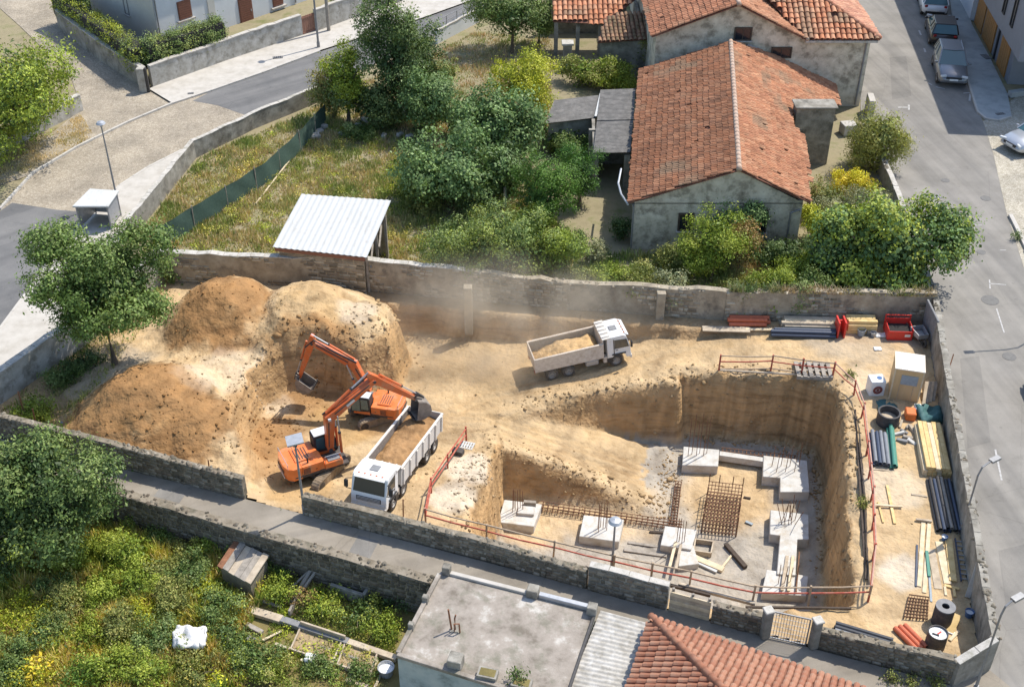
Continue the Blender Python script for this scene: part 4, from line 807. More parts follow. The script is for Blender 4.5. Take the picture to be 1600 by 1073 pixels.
c = hitf(433, -4); shutter(wh, c, 1.0, 1.3, nf); M().box(c - Vector((0, 0, .75)) + nf * .1, (1.4, .26, .1), math.atan2(d.y, d.x)).build('sill', 'concrete_pale', wh)
c = hitf(331, 20); M().box((c.x, c.y, 3.0), (.6, .12, 6.0), math.atan2(d.y, d.x)).build('pilaster', 'cream_plaster', wh)
c = plane_hit(198, 10, A, nl); opening(wh, c, .45, 1.1, nl, frame='metal_grey', bars=False)
M().tube([A + nf * .07 + d * .1 + Vector((0, 0, 6)), A + nf * .07 + d * .1 + Vector((0, 0, .1))], .05, 8).build('downpipe', 'metal_grey', wh)
c = hitf(462, 8); M().tube([Vector((c.x, c.y, 6)) + nf * .06, Vector((c.x, c.y, .1)) + nf * .06], .05, 8).build('downpipe', 'metal_grey', wh)
er = M().prism([A - d * .5 + nf * .5, B + nf * .5, B - nf * 9.5, A - d * .5 - nf * 9.5], 6.22, 6.4).build('eaves', 'coping_stone', wh)
wall('stained street wall in front of the white house', [P(238, 137), P(352, 96), P(472, 56)], [1.55, 1.55, 1.6], mat='wall_white', stones=None, name='street_wall', cap='concrete_pale', th=.3)
wall('stained street wall beyond the brown gate and lamp post', [P(494, 50), P(560, 26), P(650, -8)], [1.7, 1.7, 1.7], mat='wall_white', stones=None, name='street_wall', cap='concrete_pale', th=.3)
wall('shaded lane wall under the clipped hedge corner', [P(230, 139), P(160, 95), P(95, 45)], [1.5, 1.5, 1.5], mat='wall_dirty', stones=None, name='lane_wall', th=.3)
wall('grey wall below the tall tree beside the dry verge', [P(-20, 250), P(62, 205), P(128, 172)], [1.1, 1.1, 1.1], mat='wall_white', stones=None, name='verge_wall', th=.3)
p = P(230, 143); r = thing('gate_pier', 'pale plastered pier with dark pole at the lane corner', 'pillar', p); M().box((-.2, 0, .85), (.5, .45, 1.7)).build('shaft', 'wall_white', r, local=True, bevel=.02); M().box((.16, -.1, .85), (.16, .16, 1.75)).build('dark_post', 'steel_dark', r, local=True)
p = P(483, 53); gt = thing('house_gate', 'brown metal gate in the street wall beside the lamp post', 'gate', p, math.atan2(d.y, d.x))
for i in range(6): M().box((-.5 + i * .2, 0, .75), (.185, .04, 1.45)).build('slat', 'brown_gate', gt, local=True)
for z in (.2, 1.35): M().box((0, -.04, z), (1.25, .035, .08)).build('rail', 'brown_gate', gt, local=True)

# --- grey building with wooden doors, right
fa = [P(1511, 12), P(1532, 54), P(1574, 131)]
gb = thing('grey_building', 'dark grey modern building with timber doors and overhanging upper floor', 'building', fa[2])
d = (fa[0] - fa[2]).normalized(); e = Vector((d.y, -d.x, 0)); FA = [fa[2], fa[2] + d * 30, fa[2] + d * 30 + e * 10, fa[2] + e * 10]
M().prism(FA, -.1, 3.4).build('ground_floor', 'grey_facade', gb)
oc = P(1591, 97, 3.4); oh = 9.6
OV = [oc, oc + d * 33, oc + d * 33 + e * 12, oc + e * 12]
M().prism(OV, 3.41, oh).build('upper_floor', 'grey_facade', gb)
we = -e
for (s0, s1, mt, nm) in ((1.0, 3.4, 'wood_door', 'door'), (5.4, 8.6, 'wood_door', 'door'), (9.0, 11.4, 'wood_door', 'door')):
    c = fa[2] + d * ((s0 + s1) / 2) + we * .03 + Vector((0, 0, 1.45)); L = s1 - s0; k = int(L / .4); rz = math.atan2(d.y, d.x)
    dr = M().box(c, (L, .06, 2.9), rz).build(nm, mt, gb)
    for i in range(k): M().box(c + d * (-L / 2 + L * (i + .5) / k) + we * .045, (L / k * .92, .03, 2.86), rz).build('plank', mt, dr)
M().box(fa[2] + d * 4.4 + we * .06 + Vector((0, 0, 1.6)), (.25, .1, 3.2), math.atan2(d.y, d.x)).build('pilaster', 'black_plastic', gb)
M().prism([fa[2] + d * 11.8 + we * .35, fa[2] + d * 26 + we * .35, fa[2] + d * 26, fa[2] + d * 11.8], 0, 3.38).build('white_panel', 'white_facade', gb)
for s in (3.2, 5.6, 8.6, 12.0): opening(gb, oc + d * s + we * .01 + Vector((0, 0, 2.4)), .5, 2.4, we, frame='black_plastic', sill=False, bars=False)
p = P(1588, 150); r = thing('shopfront_bench', 'pale stone ledge below the overhanging grey building', 'ledge', p, .3); M().box((0, 0, .2), (1.2, .45, .4)).build('block', 'concrete_walk', r, local=True, bevel=.03)

# --- white roofed shed behind the boundary wall
f0 = P(426, 386, 2.5); f1 = P(573, 402, 2.4); b1 = P(611, 313, 3.3); b0 = P(471, 303, 3.3)
ws = thing('white_roofed_shed', 'garden shed with white corrugated metal roof on the boundary wall', 'shed', V3(f0)); shed_roof(ws, [f0, f1, b1, b0], 'sheet_white', .3, .022)
M().beam(f0 + Vector((.1, .05, -.14)), f1 + Vector((-.1, .05, -.14)), .1, .2).build('fascia', 'brown_shutter', ws)
ly = f0 + Vector((.25, .2, 0)); ry = f1 + Vector((-.2, .2, 0))
M().prism([V3(ly), V3(ry), V3(ry) + Vector((0, .2, 0)), V3(ly) + Vector((0, .2, 0))], -.1, 2.28).build('front_wall', 'wall_pink', ws)
stones_on(ws, V3(ly), V3(ry), 0, 2.2, 2.2, -1, PINKST, .5, .16, proud=.02)
M().prism([V3(b0) + Vector((.2, -.3, 0)), V3(b1) + Vector((-.3, -.3, 0)), V3(b1) + Vector((-.3, -.1, 0)), V3(b0) + Vector((.2, -.1, 0))], -.1, 3.15).build('back_wall', 'wall_pink', ws)
for s in (.12, .5, .86):
    p = f1.lerp(b1, s); M().box((p.x - .2, p.y, p.z / 2 - .05), (.13, .13, p.z)).build('post', 'grey_wood', ws)
for s in (.3, .65): p = f1.lerp(b1, s); M().beam((p.x - .18, p.y - .9, 1.2 + s), (p.x - .18, p.y + .9, 1.9 + s * .6), .08, .12).build('brace', 'grey_wood', ws)
p = P(561, 452); dr = M().box((p.x, ly.y - .3, .95), (.75, .06, 1.85)).build('door', 'grey_plastic', ws)
for i in range(4): M().box((p.x - .28 + i * .187, ly.y - .345, .95), (.17, .03, 1.8)).build('board', 'grey_plastic', dr)

# --- bottom: flat roofed building, corrugated lean-to, hipped tile roof
FZ = .45
TL = P(690, 893, FZ); BL = P(621, 1024, FZ); TR = P(931, 954, FZ); BR = P(880, 1105, FZ); 
fb = thing('flat_roofed_outbuilding', 'concrete outbuilding with stained flat roof and low kerbs beside the alley', 'building', V3(BL, LOWZ))
M().prism([BL, BR, TR, TL], LOWZ - .2, FZ - .1).build('wall', 'blue_plaster', fb)
cen = (BL + BR + TR + TL) / 4; big = [cen + (p - cen) * 1.012 for p in (BL, BR, TR, TL)]
M().prism(big, FZ - .097, FZ).build('roof_slab', 'roof_slab', fb)
def kerb(a, b, w, h, mat, inset=0.12, nm='kerb'):
    a = Vector(a); b = Vector(b); M().beam(a + Vector((0, 0, h / 2 - .005)), b + Vector((0, 0, h / 2 - .005)), w, h).build(nm, mat, fb, bevel=.015)
kerb(TL.lerp(TR, .06), TL.lerp(TR, .56), .18, .12, 'concrete_pale'); kerb(TL.lerp(TR, .64), TL.lerp(TR, .97), .2, .2, 'galvanised', nm='ridge_pipe')
kerb(TL.lerp(BL, .05), TL.lerp(BL, .99), .16, .16, 'roof_slab'); kerb(BL, BL.lerp(BR, .97), .18, .14, 'roof_slab')
kerb(TR.lerp(BR, .08), TR.lerp(BR, .97), .1, .1, 'steel_dark')
for (p, w, h) in ((TL.lerp(TR, .035), .3, .42), (TL.lerp(TR, .60), .42, .4), (TR + Vector((-.15, -.1, 0)), .36, .42), (TL.lerp(BL, .38), .22, .36), (TL.lerp(BL, .70), .2, .36), (BL.lerp(BR, .36) + Vector((0, .35, 0)), .5, .5)):
    o = M().box((p.x, p.y, FZ + h / 2 - .003), (w, w, h), -.28).build('stub', 'wall_dirty', fb, bevel=.025)
for (x, y) in ((762, 1058), (815, 1073)):
    p = P(x, y, FZ); o = M().box((p.x, p.y, FZ + .14), (.7, .45, .29), -.25).build('planter_box', 'wall_dirty', fb); M().box((p.x, p.y, FZ + .288), (.56, .32, .012), -.25).build('planter_soil', 'garden_soil', o)
p = P(706, 984, FZ); r = thing('rusty_pipes', 'cluster of rusty steel pipes standing on the flat roof', 'pipe', p)
M().tube([(0, 0, -.05), (-.1, .05, 1.05)], .035, 8).build('tall_pipe', 'rust', r, local=True); M().tube([(.14, 0, -.05), (.12, 0, .62), (.16, .02, .8)], .03, 8).build('bent_pipe', 'rust', r, local=True); M().tube([(.1, -.1, -.05), (.1, -.1, .45), (.28, -.12, .48), (.3, -.12, .02)], .03, 8).build('hoop', 'rust', r, local=True); M().box((.08, -.02, .02), (.3, .22, .06)).build('foot', 'wall_dirty', r, local=True)
c0 = P(936, 953, .42); c1 = P(1013, 973, .42); c2 = P(965, 1110, .36); c3 = P(878, 1095, .36)
lt = thing('corrugated_lean_to', 'weathered pale corrugated roof between flat roof and tiled roof', 'shed', V3(c3, LOWZ)); shed_roof(lt, [c1, c0, c3, c2][::-1] if False else [c0 + Vector((.06, 0, 0)), c3 + Vector((.06, 0, 0)), c2, c1], 'fibre_pale', .2, .03)
M().prism([c3 + Vector((.3, 0, 0)), c2 + Vector((-.1, 0, 0)), c1 + Vector((-.1, -.2, 0)), c0 + Vector((.25, -.2, 0))], LOWZ - .2, .28).build('wall', 'wall_dirty', lt)
TZ = 1.0
nw = P(1017, 964, TZ); ne = P(1334, 1071, TZ); sw_ = P(981, 1075, TZ); nd = (ne - nw).normalized(); ne = nw + nd * 9.0; wd = Vector((nd.y, -nd.x, 0)); wd = (sw_ - nw).normalized(); sw_ = nw + wd * 7.0
hr = thing('tiled_house', 'house with clean terracotta hipped roof at the alley, nearest the camera', 'house', V3(nw, LOWZ))
hup = (nd + wd) * 3.5 + Vector((0, 0, 1.55)); ap = nw + hup; ap2 = ne + wd * 3.5 - nd * 3.5 + Vector((0, 0, 1.55))
ap3 = sw_ + nd * 3.5 + Vector((0, 0, 1.55)); nn = (ne - nw).cross(ap - nw)
def planar(a, b, c, p):
    n_ = (b - a).cross(c - a); return Vector((p.x, p.y, a.z - ((p.x - a.x) * n_.x + (p.y - a.y) * n_.y) / n_.z))
tiled_plane(hr, [nw, ne, planar(nw, ne, ap, ap2), ap], nd, .245, .40, single=['tile_front', 'tile_front_pale'], thick=.1)
tiled_plane(hr, [nw, ap, planar(nw, sw_, ap, ap3), sw_], wd, .245, .40, single=['tile_front', 'tile_front', 'tile_front_pale'], thick=.1)
ridge(hr, nw + Vector((0, 0, .06)), ap + Vector((0, 0, .07)), .15, 'tile_front', .40); ridge(hr, ap + Vector((0, 0, .07)), ap2 + Vector((0, 0, .07)), .15, 'tile_front_pale', .40)
i_ = nw + (nd + wd) * .35; M().prism([i_, ne + wd * .35, ne + wd * 6, sw_ + nd * .35], LOWZ - .2, TZ - .02).build('wall', 'cream_plaster', hr)
M().tube([nw - nd * .08 - wd * .05 + Vector((0, 0, -.05)), ne - wd * .05 + Vector((0, 0, -.05))], .06, 8).build('gutter', 'steel_dark', hr)

# ------------------------------------------------------------------ vehicles
AXLE_Y = Matrix.Rotation(R(90), 4, 'X')
def wheel(root, x, y, r, w, side, rimmat='rim', name='wheel'):
    mx = Matrix.Translation((x, y, r)) @ AXLE_Y; h = w / 2
    prof = [(r * .58, -h * .8), (r * .9, -h), (r * .97, -h * .8), (r, -h * .4), (r, h * .4), (r * .97, h * .8), (r * .9, h), (r * .58, h * .8)]
    t = M().lathe(prof, 22, mx).build(name, 'tyre', root, local=True, smooth=True)
    s = -side
    M().lathe([(0, s * h * .35), (r * .18, s * h * .35), (r * .2, s * h * .7), (r * .3, s * h * .7), (r * .34, s * h * .2), (r * .5, s * h * .3), (r * .57, s * h * .82), (r * .6, s * h * .8), (r * .6, -s * h * .8), (0, -s * h * .6)], 18, mx).build('rim', rimmat, t, local=True)
    return t
def on_ground(front, rear, k, axf, axr, yside, zf):
    """root transform that puts two wheel contacts (world xy) on the ground"""
    f = Vector((front[0], front[1], zf(front[0], front[1]))); r = Vector((rear[0], rear[1], zf(rear[0], rear[1])))
    d = f - r; rz = math.atan2(d.y, d.x); ry = -math.atan2(d.z, math.hypot(d.x, d.y))
    rot = Euler((0, ry, rz)).to_matrix(); loc = r - rot @ Vector((axr * k, yside * k, 0))
    return loc, ry, rz
def truck(label, front, rear, k, L, cab, axf, rears, yside, ribs, bedmat, load_label, loadmat, headboard=1.0):
    """three or four axle tipper: local x forward from the tail, metres at full size times k"""
    loc, ry, rz = on_ground(front, rear, k, axf[0], rears[0], yside, sz)
    t = thing('dump_truck', label, 'truck', loc, rz, 'tipper trucks on the site', ry=ry); t.scale = (k, k, k)
    B = lambda m, n, mt, par=t, **kw: m.build(n, mt, par, local=True, **kw)
    m = M()
    for s in (-1, 1): m.beam((.3, s * .42, .95), (L - .3, s * .42, .95), .14, .28)
    for x in (.8, 2.4, 4.0, L - 2.4): m.box((x, 0, .95), (.12, .8, .2))
    B(m, 'chassis', 'chassis')
    cx = L - cab; W = 1.22
    prof = [(cx, 1.0), (cx, 2.9), (cx + .12, 3.0), (cx + cab * .72, 3.02), (cx + cab * .84, 2.86), (L - .02, 1.72), (L, 1.5), (L, .72), (L - .35, .72), (L - .45, 1.0), (L - .7, 1.25), (L - 1.25, 1.25), (L - 1.55, .98)]
    c = M().extr(prof, -W, W); cb = B(c, 'cab', 'truck_white', bevel=.06, seg=2)
    a0 = Vector((cx + cab * .855, 0, 2.80)); a1 = Vector((L - .035, 0, 1.80)); nn = Vector((a0.z - a1.z, 0, a1.x - a0.x)).normalized() * .02
    ws = [(a1.x + nn.x, -1.08, a1.z + nn.z), (a1.x + nn.x, 1.08, a1.z + nn.z), (a0.x + nn.x, 1.02, a0.z + nn.z), (a0.x + nn.x, -1.02, a0.z + nn.z)]
    B(M().add(ws + [(x - .04, y, z - .02) for x, y, z in ws], [(0, 1, 2, 3), (7, 6, 5, 4), (0, 4, 5, 1), (1, 5, 6, 2), (2, 6, 7, 3), (3, 7, 4, 0)]), 'windscreen', 'glass_dark', cb)
    vs = B(M().box((cx + cab * .88, 0, 2.9), (.3, 2.1, .07), 0, 0, .5), 'sun_visor', 'truck_white', cb)
    for s in (-1, 1):
        q = [(cx + cab * .32, 1.8), (cx + cab * .93, 1.8), (cx + cab * .84, 2.6), (cx + cab * .32, 2.68)]
        B(M().extr(q, s * (W - .005), s * (W + .018)), 'side_window', 'glass_dark', cb)
        dr = B(M().extr([(cx + cab * .27, 1.08), (cx + cab * .31, 1.08), (cx + cab * .31, 2.75), (cx + cab * .27, 2.75)], s * (W - .005), s * (W + .012)), 'door_seam', 'chassis', cb)
        B(M().box((cx + cab * .4, s * (W + .02), 1.65), (.2, .04, .05)), 'handle', 'black_plastic', cb)
        B(M().tube([(cx + cab * .9, s * W, 2.6), (cx + cab * 1.0, s * (W + .32), 2.62), (cx + cab * 1.0, s * (W + .32), 1.9), (cx + cab * .97, s * W, 1.85)], .03, 6), 'mirror_arm', 'black_plastic', cb)
        B(M().box((cx + cab * 1.0, s * (W + .32), 2.25), (.14, .26, .55)), 'mirror', 'black_plastic', cb, bevel=.03)
        B(M().box((L + .015, s * .95, .98), (.05, .36, .2)), 'headlight', 'lamp_clear', cb)
        B(M().box((L - 1.0, s * (W - .06), 1.28), (1.15, .3, .08)), 'mudguard', 'black_plastic', cb)
        B(M().box((cx + .2, s * (W - .1), .75), (.5, .22, .4)), 'step', 'black_plastic', cb)
    B(M().box((cx + cab * .42, 0, 3.045), (.62, .6, .05)), 'roof_hatch', 'metal_grey', cb, bevel=.02)
    B(M().box((L + .02, 0, .72), (.14, 2.42, .34)), 'bumper', 'bed_white', cb, bevel=.03)
    gr = B(M().box((L + .006, 0, 1.36), (.03, 1.7, .32)), 'grille', 'black_plastic', cb)
    for i in range(3): B(M().box((L + .03, 0, 1.26 + i * .1), (.02, 1.6, .035)), 'grille_bar', 'bed_white', cb)
    for i in range(5): B(M().box((cx + cab * .8, -.8 + i * .4, 3.0), (.1, .08, .06)), 'marker_light', 'orange_plastic', cb)
    # tipping bed
    b1 = cx - .35; z0 = 1.32; z1 = 2.42; bw = 1.24
    fl = B(M().extr([(0, z0), (b1, z0), (b1, z0 + .1), (0, z0 + .1)], -bw, bw), 'bed_floor', bedmat)
    for s in (-1, 1):
        sd = B(M().extr([(-.02, z0 - .12), (b1, z0 - .12), (b1 + .05, z1 + .12), (-.02, z1)], s * bw, s * (bw + .07)), 'side_board', bedmat)
        B(M().extr([(0.05, z0 + .12), (b1, z0 + .12), (b1, z1 + .05), (.05, z1 - .05)], s * (bw - .012), s * (bw - .002)), 'liner', 'bed_inside', sd)
        B(M().beam((-.02, s * (bw + .035), z1 + .03), (b1 + .05, s * (bw + .035), z1 + .15), .16, .1), 'top_rail', bedmat, sd)
        for i in range(ribs):
            x = .35 + (b1 - .6) * i / max(1, ribs - 1); B(M().box((x, s * (bw + .12), (z0 + z1) / 2 - .03), (.16, .11, z1 - z0 + .12)), 'rib', 'bed_white' if ribs > 4 else bedmat, sd)
    B(M().box((.03, 0, (z0 + z1) / 2), (.08, 2 * bw, z1 - z0 + .2)), 'tailgate', bedmat)
    hb = B(M().box((b1 + .0, 0, (z0 + z1 + headboard * .5) / 2), (.08, 2 * bw + .1, z1 - z0 + headboard * .5)), 'headboard', bedmat)
    cp = B(M().box((b1 + .33, 0, z1 + headboard * .5 + .0), (.72, 2 * bw + .1, .08), 0, 0, -.06), 'cab_guard', 'bed_white', hb)
    for i in range(5): B(M().box((b1 + .34, -1.0 + i * .5, z1 + headboard * .5 + .085), (.6, .1, .06)), 'guard_rib', 'bed_white', hb)
    B(M().tube([(b1 + .2, -.35, .9), (b1 + .25, -.35, 2.3)], .11, 8), 'hoist_ram', 'galvanised')
    B(M().tube([(b1 + .28, .7, .8), (b1 + .28, .7, 2.2)], .07, 8), 'exhaust', 'chassis')
    for s in (-1, 1):
        B(M().box((cx - 1.0 - .3, s * .92, .82), (1.1, .5, .55)), 'fuel_tank' if s < 0 else 'battery_box', 'galvanised' if s < 0 else 'chassis', bevel=.08)
        B(M().box((cx - .1, s * .95, .85), (.5, .45, .6)), 'air_tank', 'bed_dusty', bevel=.05)
    for x in axf:
        for s in (-1, 1): wheel(t, x, s * 1.05, .55, .34, s)
    for x in rears:
        for s in (-1, 1):
            wheel(t, x, s * .98, .55, .56, s); B(M().extr([(x - .62, 1.0), (x - .5, 1.15), (x + .5, 1.15), (x + .62, 1.0), (x + .5, 1.11), (x - .5, 1.11)], s * .7, s * 1.25), 'mudguard', 'black_plastic')
    for s in (-1, 1): B(M().box((-.02, s * 1.0, 1.08), (.05, .35, .14)), 'tail_light', 'lamp_red')
    # the load of soil: a heap in the bed
    nx, ny = 46, 22; X, Y = np.meshgrid(np.linspace(.12, b1 - .1, nx), np.linspace(-bw + .04, bw - .04, ny))
    return t, X, Y, b1, bw, z0
def soil_load(t, X, Y, zf, label, c, k):
    Z = zf(X, Y); ny, nx = X.shape; idx = np.arange(nx * ny).reshape(ny, nx); q = np.stack([idx[:-1, :-1], idx[:-1, 1:], idx[1:, 1:], idx[1:, :-1]], -1).reshape(-1, 4)
    V = np.stack([X, Y, Z], -1).reshape(-1, 3); mx = np.array(root_matrix(t)); W = V @ mx[:3, :3].T + mx[:3, 3]
    C = np.array(c) * (1 + .5 * fbm(X * 3, Y * 3)[..., None]).reshape(-1, 1)
    o = np_mesh('soil_load', W, q, 'soil', col=C); tag(o, label, 'soil', kind='stuff'); return o
h1 = R(12.5); fr = P(961, 573, -1.0); re_ = P(863, 589, -1.1)
t1, X, Y, b1, bw, z0 = truck('dusty three-axle tipper with white cab driving along the haul road', (fr.x, fr.y), (re_.x, re_.y), .60, 8.0, 1.95, [6.75], [1.35, 2.75], -1.05, 0, 'bed_dusty', '', '', 1.15)
soil_load(t1, X, Y, lambda X, Y: 1.55 + .75 * sstep(0, .5, X / b1) * sstep(1.0, .86, X / b1) * (1 - .45 * (Y / bw) ** 2) + .22 * (fbm(X * 1.6, Y * 1.6)), 'pale ochre soil load in the dusty tipper on the haul road', (.50, .335, .165), .6)
fr = P(614, 788, 0); re_ = P(676, 706, -.8)
t2, X, Y, b1, bw, z0 = truck('white four-axle tipper being loaded by the orange excavator', (fr.x, fr.y), (re_.x, re_.y), .64, 9.7, 1.95, [8.4, 6.75], [1.2, 2.6], 1.05, 7, 'bed_white', '', '', .7)
soil_load(t2, X, Y, lambda X, Y: 1.5 + .62 * (1 - .5 * (Y / bw) ** 2) * sstep(1.02, .7, X / b1) + .22 * fbm(X * 1.5, Y * 1.5) + .35 * np.exp(-((X - 1.8) ** 2 + (Y + .2) ** 2) / .8), 'brown soil load in the white tipper under the bucket', (.34, .205, .10), .64)

def excavator(label, loc, hd, track_hd, k, joints, bucket_ang, cab_side=1, group='orange tracked excavators'):
    """joints in the boom plane, world metres relative to loc: foot, bend, tip, stick end, bucket"""
    t = thing('excavator', label, 'excavator', loc, hd, group)
    B = lambda m, n, mt, par=t, **kw: m.build(n, mt, par, local=True, **kw)
    tr = Matrix.Rotation(track_hd - hd, 4, 'Z') @ Matrix.Scale(k, 4); sc = Matrix.Scale(k, 4)
    def X(m, mx):
        m.v = [mx @ v for v in m.v]; return m
    for s in (-1, 1):
        L, r = 4.0, .44; prof = []
        for i in range(9): a = math.pi / 2 + math.pi * i / 8; prof.append((-L / 2 + r + r * math.cos(a), r + r * math.sin(a)))
        for i in range(9): a = -math.pi / 2 + math.pi * i / 8; prof.append((L / 2 - r + r * math.cos(a), r + r * math.sin(a)))
        tk = B(X(M().extr(prof, s * 1.1 - .3, s * 1.1 + .3), tr), 'track', 'track_steel')
        # shoes round the belt
        per = [Vector((x, 0, z)) for x, z in prof] ; per.append(per[0]); seglen = [(b - a).length for a, b in zip(per[:-1], per[1:])]; tot = sum(seglen); n = 44; sm = M()
        for i in range(n):
            d = tot * i / n; j = 0
            while d > seglen[j]: d -= seglen[j]; j += 1
            p = per[j].lerp(per[j + 1], d / seglen[j]); dr = (per[j + 1] - per[j]).normalized(); an = math.atan2(dr.z, dr.x)
            sm.box((p.x, s * 1.1, p.z), (.17, .64, .07), 0, 0, -an); sm.box((p.x - dr.z * -.05 * 0, s * 1.1, p.z), (.035, .64, .13), 0, 0, -an)
        o = B(X(sm, tr), 'track_shoes', 'track_steel', tk); o['kind'] = 'stuff'
        for i in range(6): B(X(M().lathe([(0, s * .34), (.2, s * .34), (.22, s * .3), (.22, -s * .3)], 12, Matrix.Translation((-1.35 + i * .54, s * 1.1, .34)) @ AXLE_Y), tr), 'roller', 'steel_dark', tk)
        for x in (-L / 2 + r, L / 2 - r): B(X(M().lathe([(0, -s * .345), (.2, -s * .345), (.3, -s * .33), (.36, -s * .31), (.36, s * .3)], 16, Matrix.Translation((x, s * 1.1, r)) @ AXLE_Y), tr), 'sprocket', 'steel_dark', tk)
    B(X(M().box((0, 0, .62), (2.2, 1.7, .4)), tr), 'undercarriage', 'chassis'); B(X(M().lathe([(0, .8), (.75, .8), (.75, 1.02), (0, 1.02)], 24), sc), 'turntable', 'steel_dark')
    # upper works
    B(X(M().box((-.15, 0, 1.12), (4.2, 2.5, .2)), sc), 'deck', 'chassis', bevel=.03)
    cw = [(-2.2, -1.3), (-2.55, -1.05), (-2.72, -.5), (-2.72, .5), (-2.55, 1.05), (-2.2, 1.3), (-1.55, 1.3), (-1.55, -1.3)]
    B(X(M().prism(cw, 1.05, 2.12), sc), 'counterweight', 'excavator_orange', bevel=.07 * k, seg=2)
    en = B(X(M().prism([(-1.54, -1.28), (-1.54, 1.28), (-.1, 1.28), (-.1, .6), (.1, -.2), (.1, -1.28)], 1.22, 2.08), sc), 'engine_cover', 'excavator_orange', bevel=.05 * k, seg=2)
    for s in (-1, 1):
        B(X(M().box((-.85, s * 1.285, 1.66), (1.15, .02, .62)), sc), 'side_door', 'excavator_orange', en, bevel=.01)
        for i in range(5): B(X(M().box((-1.2, s * 1.3, 1.46 + i * .1), (.5, .02, .05)), sc), 'louvre', 'steel_dark', en)
        B(X(M().box((-.5, s * 1.3, 1.6), (.12, .03, .05)), sc), 'latch', 'steel_dark', en); B(X(M().box((-1.0, s * 1.29, 1.3), (2.2, .03, .12)), sc), 'skirt', 'chassis', en)
    B(X(M().box((-2.735, 0, 1.62), (.03, 1.3, .3)), sc), 'rear_panel', 'chassis', en); B(X(M().box((-2.74, 0, 1.2), (.03, 1.6, .12)), sc), 'hazard_strip', 'bed_white', en)
    B(X(M().box((-1.2, .1, 2.13), (1.25, 1.5, .12)), sc), 'hood', 'excavator_orange', en, bevel=.03 * k)
    for i in range(5): B(X(M().box((-1.6 + i * .2, .1, 2.2), (.06, 1.2, .03)), sc), 'vent_slat', 'steel_dark', en)
    B(X(M().tube([(-1.0, -.95, 2.05), (-1.0, -.95, 2.5), (-1.1, -.95, 2.62)], .07, 8), sc), 'exhaust', 'steel_dark', en)
    B(X(M().prism([(.12, -1.28), (1.5, -1.28), (1.5, -.45), (.12, -.45)], 1.22, 1.72), sc), 'tool_box', 'excavator_orange', bevel=.05 * k); B(X(M().box((.9, -.86, 1.76), (.9, .6, .06)), sc), 'tread_plate', 'metal_grey')
    B(X(M().tube([(.2, -1.22, 1.7), (.2, -1.22, 2.35), (1.4, -1.22, 2.3), (1.45, -1.22, 1.7)], .025, 6), sc), 'handrail', 'galvanised')
    B(X(M().tube([(-2.5, -1.1, 2.1), (-2.5, -1.1, 2.5), (-2.5, 1.1, 2.5), (-2.5, 1.1, 2.1)], .025, 6), sc), 'handrail', 'galvanised')
    cy = .85 * cab_side
    cprof = [(-.05, 1.22), (-.05, 2.85), (.1, 2.98), (1.25, 2.98), (1.5, 2.75), (1.72, 1.9), (1.72, 1.3), (1.5, 1.22)]
    cb = B(X(M().extr(cprof, cy - .47, cy + .47), sc), 'cab', 'black_plastic', bevel=.04 * k, seg=2)
    B(X(M().box((.62, cy, 3.0), (1.2, .86, .06)), sc), 'cab_roof', 'truck_white', cb, bevel=.03 * k)
    for s in (-1, 1): 
        B(X(M().extr([(.1, 1.75), (.75, 1.75), (.75, 2.8), (.14, 2.8)], cy + s * .465, cy + s * .49), sc), 'side_window', 'glass_teal', cb); B(X(M().extr([(.85, 1.5), (1.6, 1.5), (1.62, 1.95), (1.42, 2.72), (.85, 2.8)], cy + s * .465, cy + s * .488), sc), 'side_window', 'glass_teal', cb)
        B(X(M().extr([(-.03, 1.24), (1.45, 1.24), (1.45, 1.42), (-.03, 1.55)], cy + s * .465, cy + s * .495), sc), 'door_panel', 'excavator_orange', cb)
    B(X(M().add([(1.75, cy - .38, 1.9), (1.75, cy + .38, 1.9), (1.535, cy + .38, 2.72), (1.535, cy - .38, 2.72)], [(0, 1, 2, 3)]), sc), 'windscreen', 'glass_teal', cb)
    # arm: plates shaped in the boom plane (x = reach, z = up, relative to loc)
    foot, bend, tip, st, bk = [Vector((j[0], 0, j[1])) for j in joints]
    yb = -.12 * k; bw = .28 * k
    def plate(pts, name, mat, w, par=t, bevel=.03): return B(M().extr([(p.x, p.z) for p in pts], yb - w, yb + w), name, mat, par, bevel=bevel * k)
    def off(a, b, d): v = (b - a).normalized(); return Vector((-v.z, 0, v.x)) * d
    n1 = off(foot, bend, 1); n2 = off(bend, tip, 1); nb = (n1 + n2).normalized()
    boom = plate([foot + n1 * .20 * k, bend + nb * .42 * k, tip + n2 * .18 * k, tip + (tip - bend).normalized() * .15 * k, tip - n2 * .2 * k, bend - nb * .40 * k, foot - n1 * .24 * k], 'boom', 'boom_orange', bw)
    for s in (-1, 1): B(M().tube([foot + Vector((0, yb + s * bw * 1.05, 0)), foot + Vector((0, yb + s * bw * 1.4, 0))], .16 * k, 10), 'pin', 'steel_dark', boom)
    v = (st - tip).normalized(); n3 = off(tip, st, 1); tail = tip - v * .75 * k + n3 * .28 * k
    stick = plate([tail + n3 * .12 * k, tip + n3 * .42 * k, st + n3 * .15 * k, st + v * .12 * k, st - n3 * .12 * k, tip - n3 * .22 * k - v * .2 * k, tail - n3 * .15 * k], 'stick', 'boom_orange', bw * .72)
    # hydraulic rams: barrel and rod
    def ram(a, b, r, y, par, frac=.55):
        a = Vector((a.x, y, a.z)); b = Vector((b.x, y, b.z)); m_ = a.lerp(b, frac)
        B(M().tube([a, m_], r, 10), 'ram_barrel', 'boom_orange', par); B(M().tube([m_, b], r * .55, 8), 'ram_rod', 'galvanised', par); B(M().tube([m_ - (b - a) * .02, m_ + (b - a) * .015], r * 1.15, 10), 'ram_collar', 'steel_dark', par)
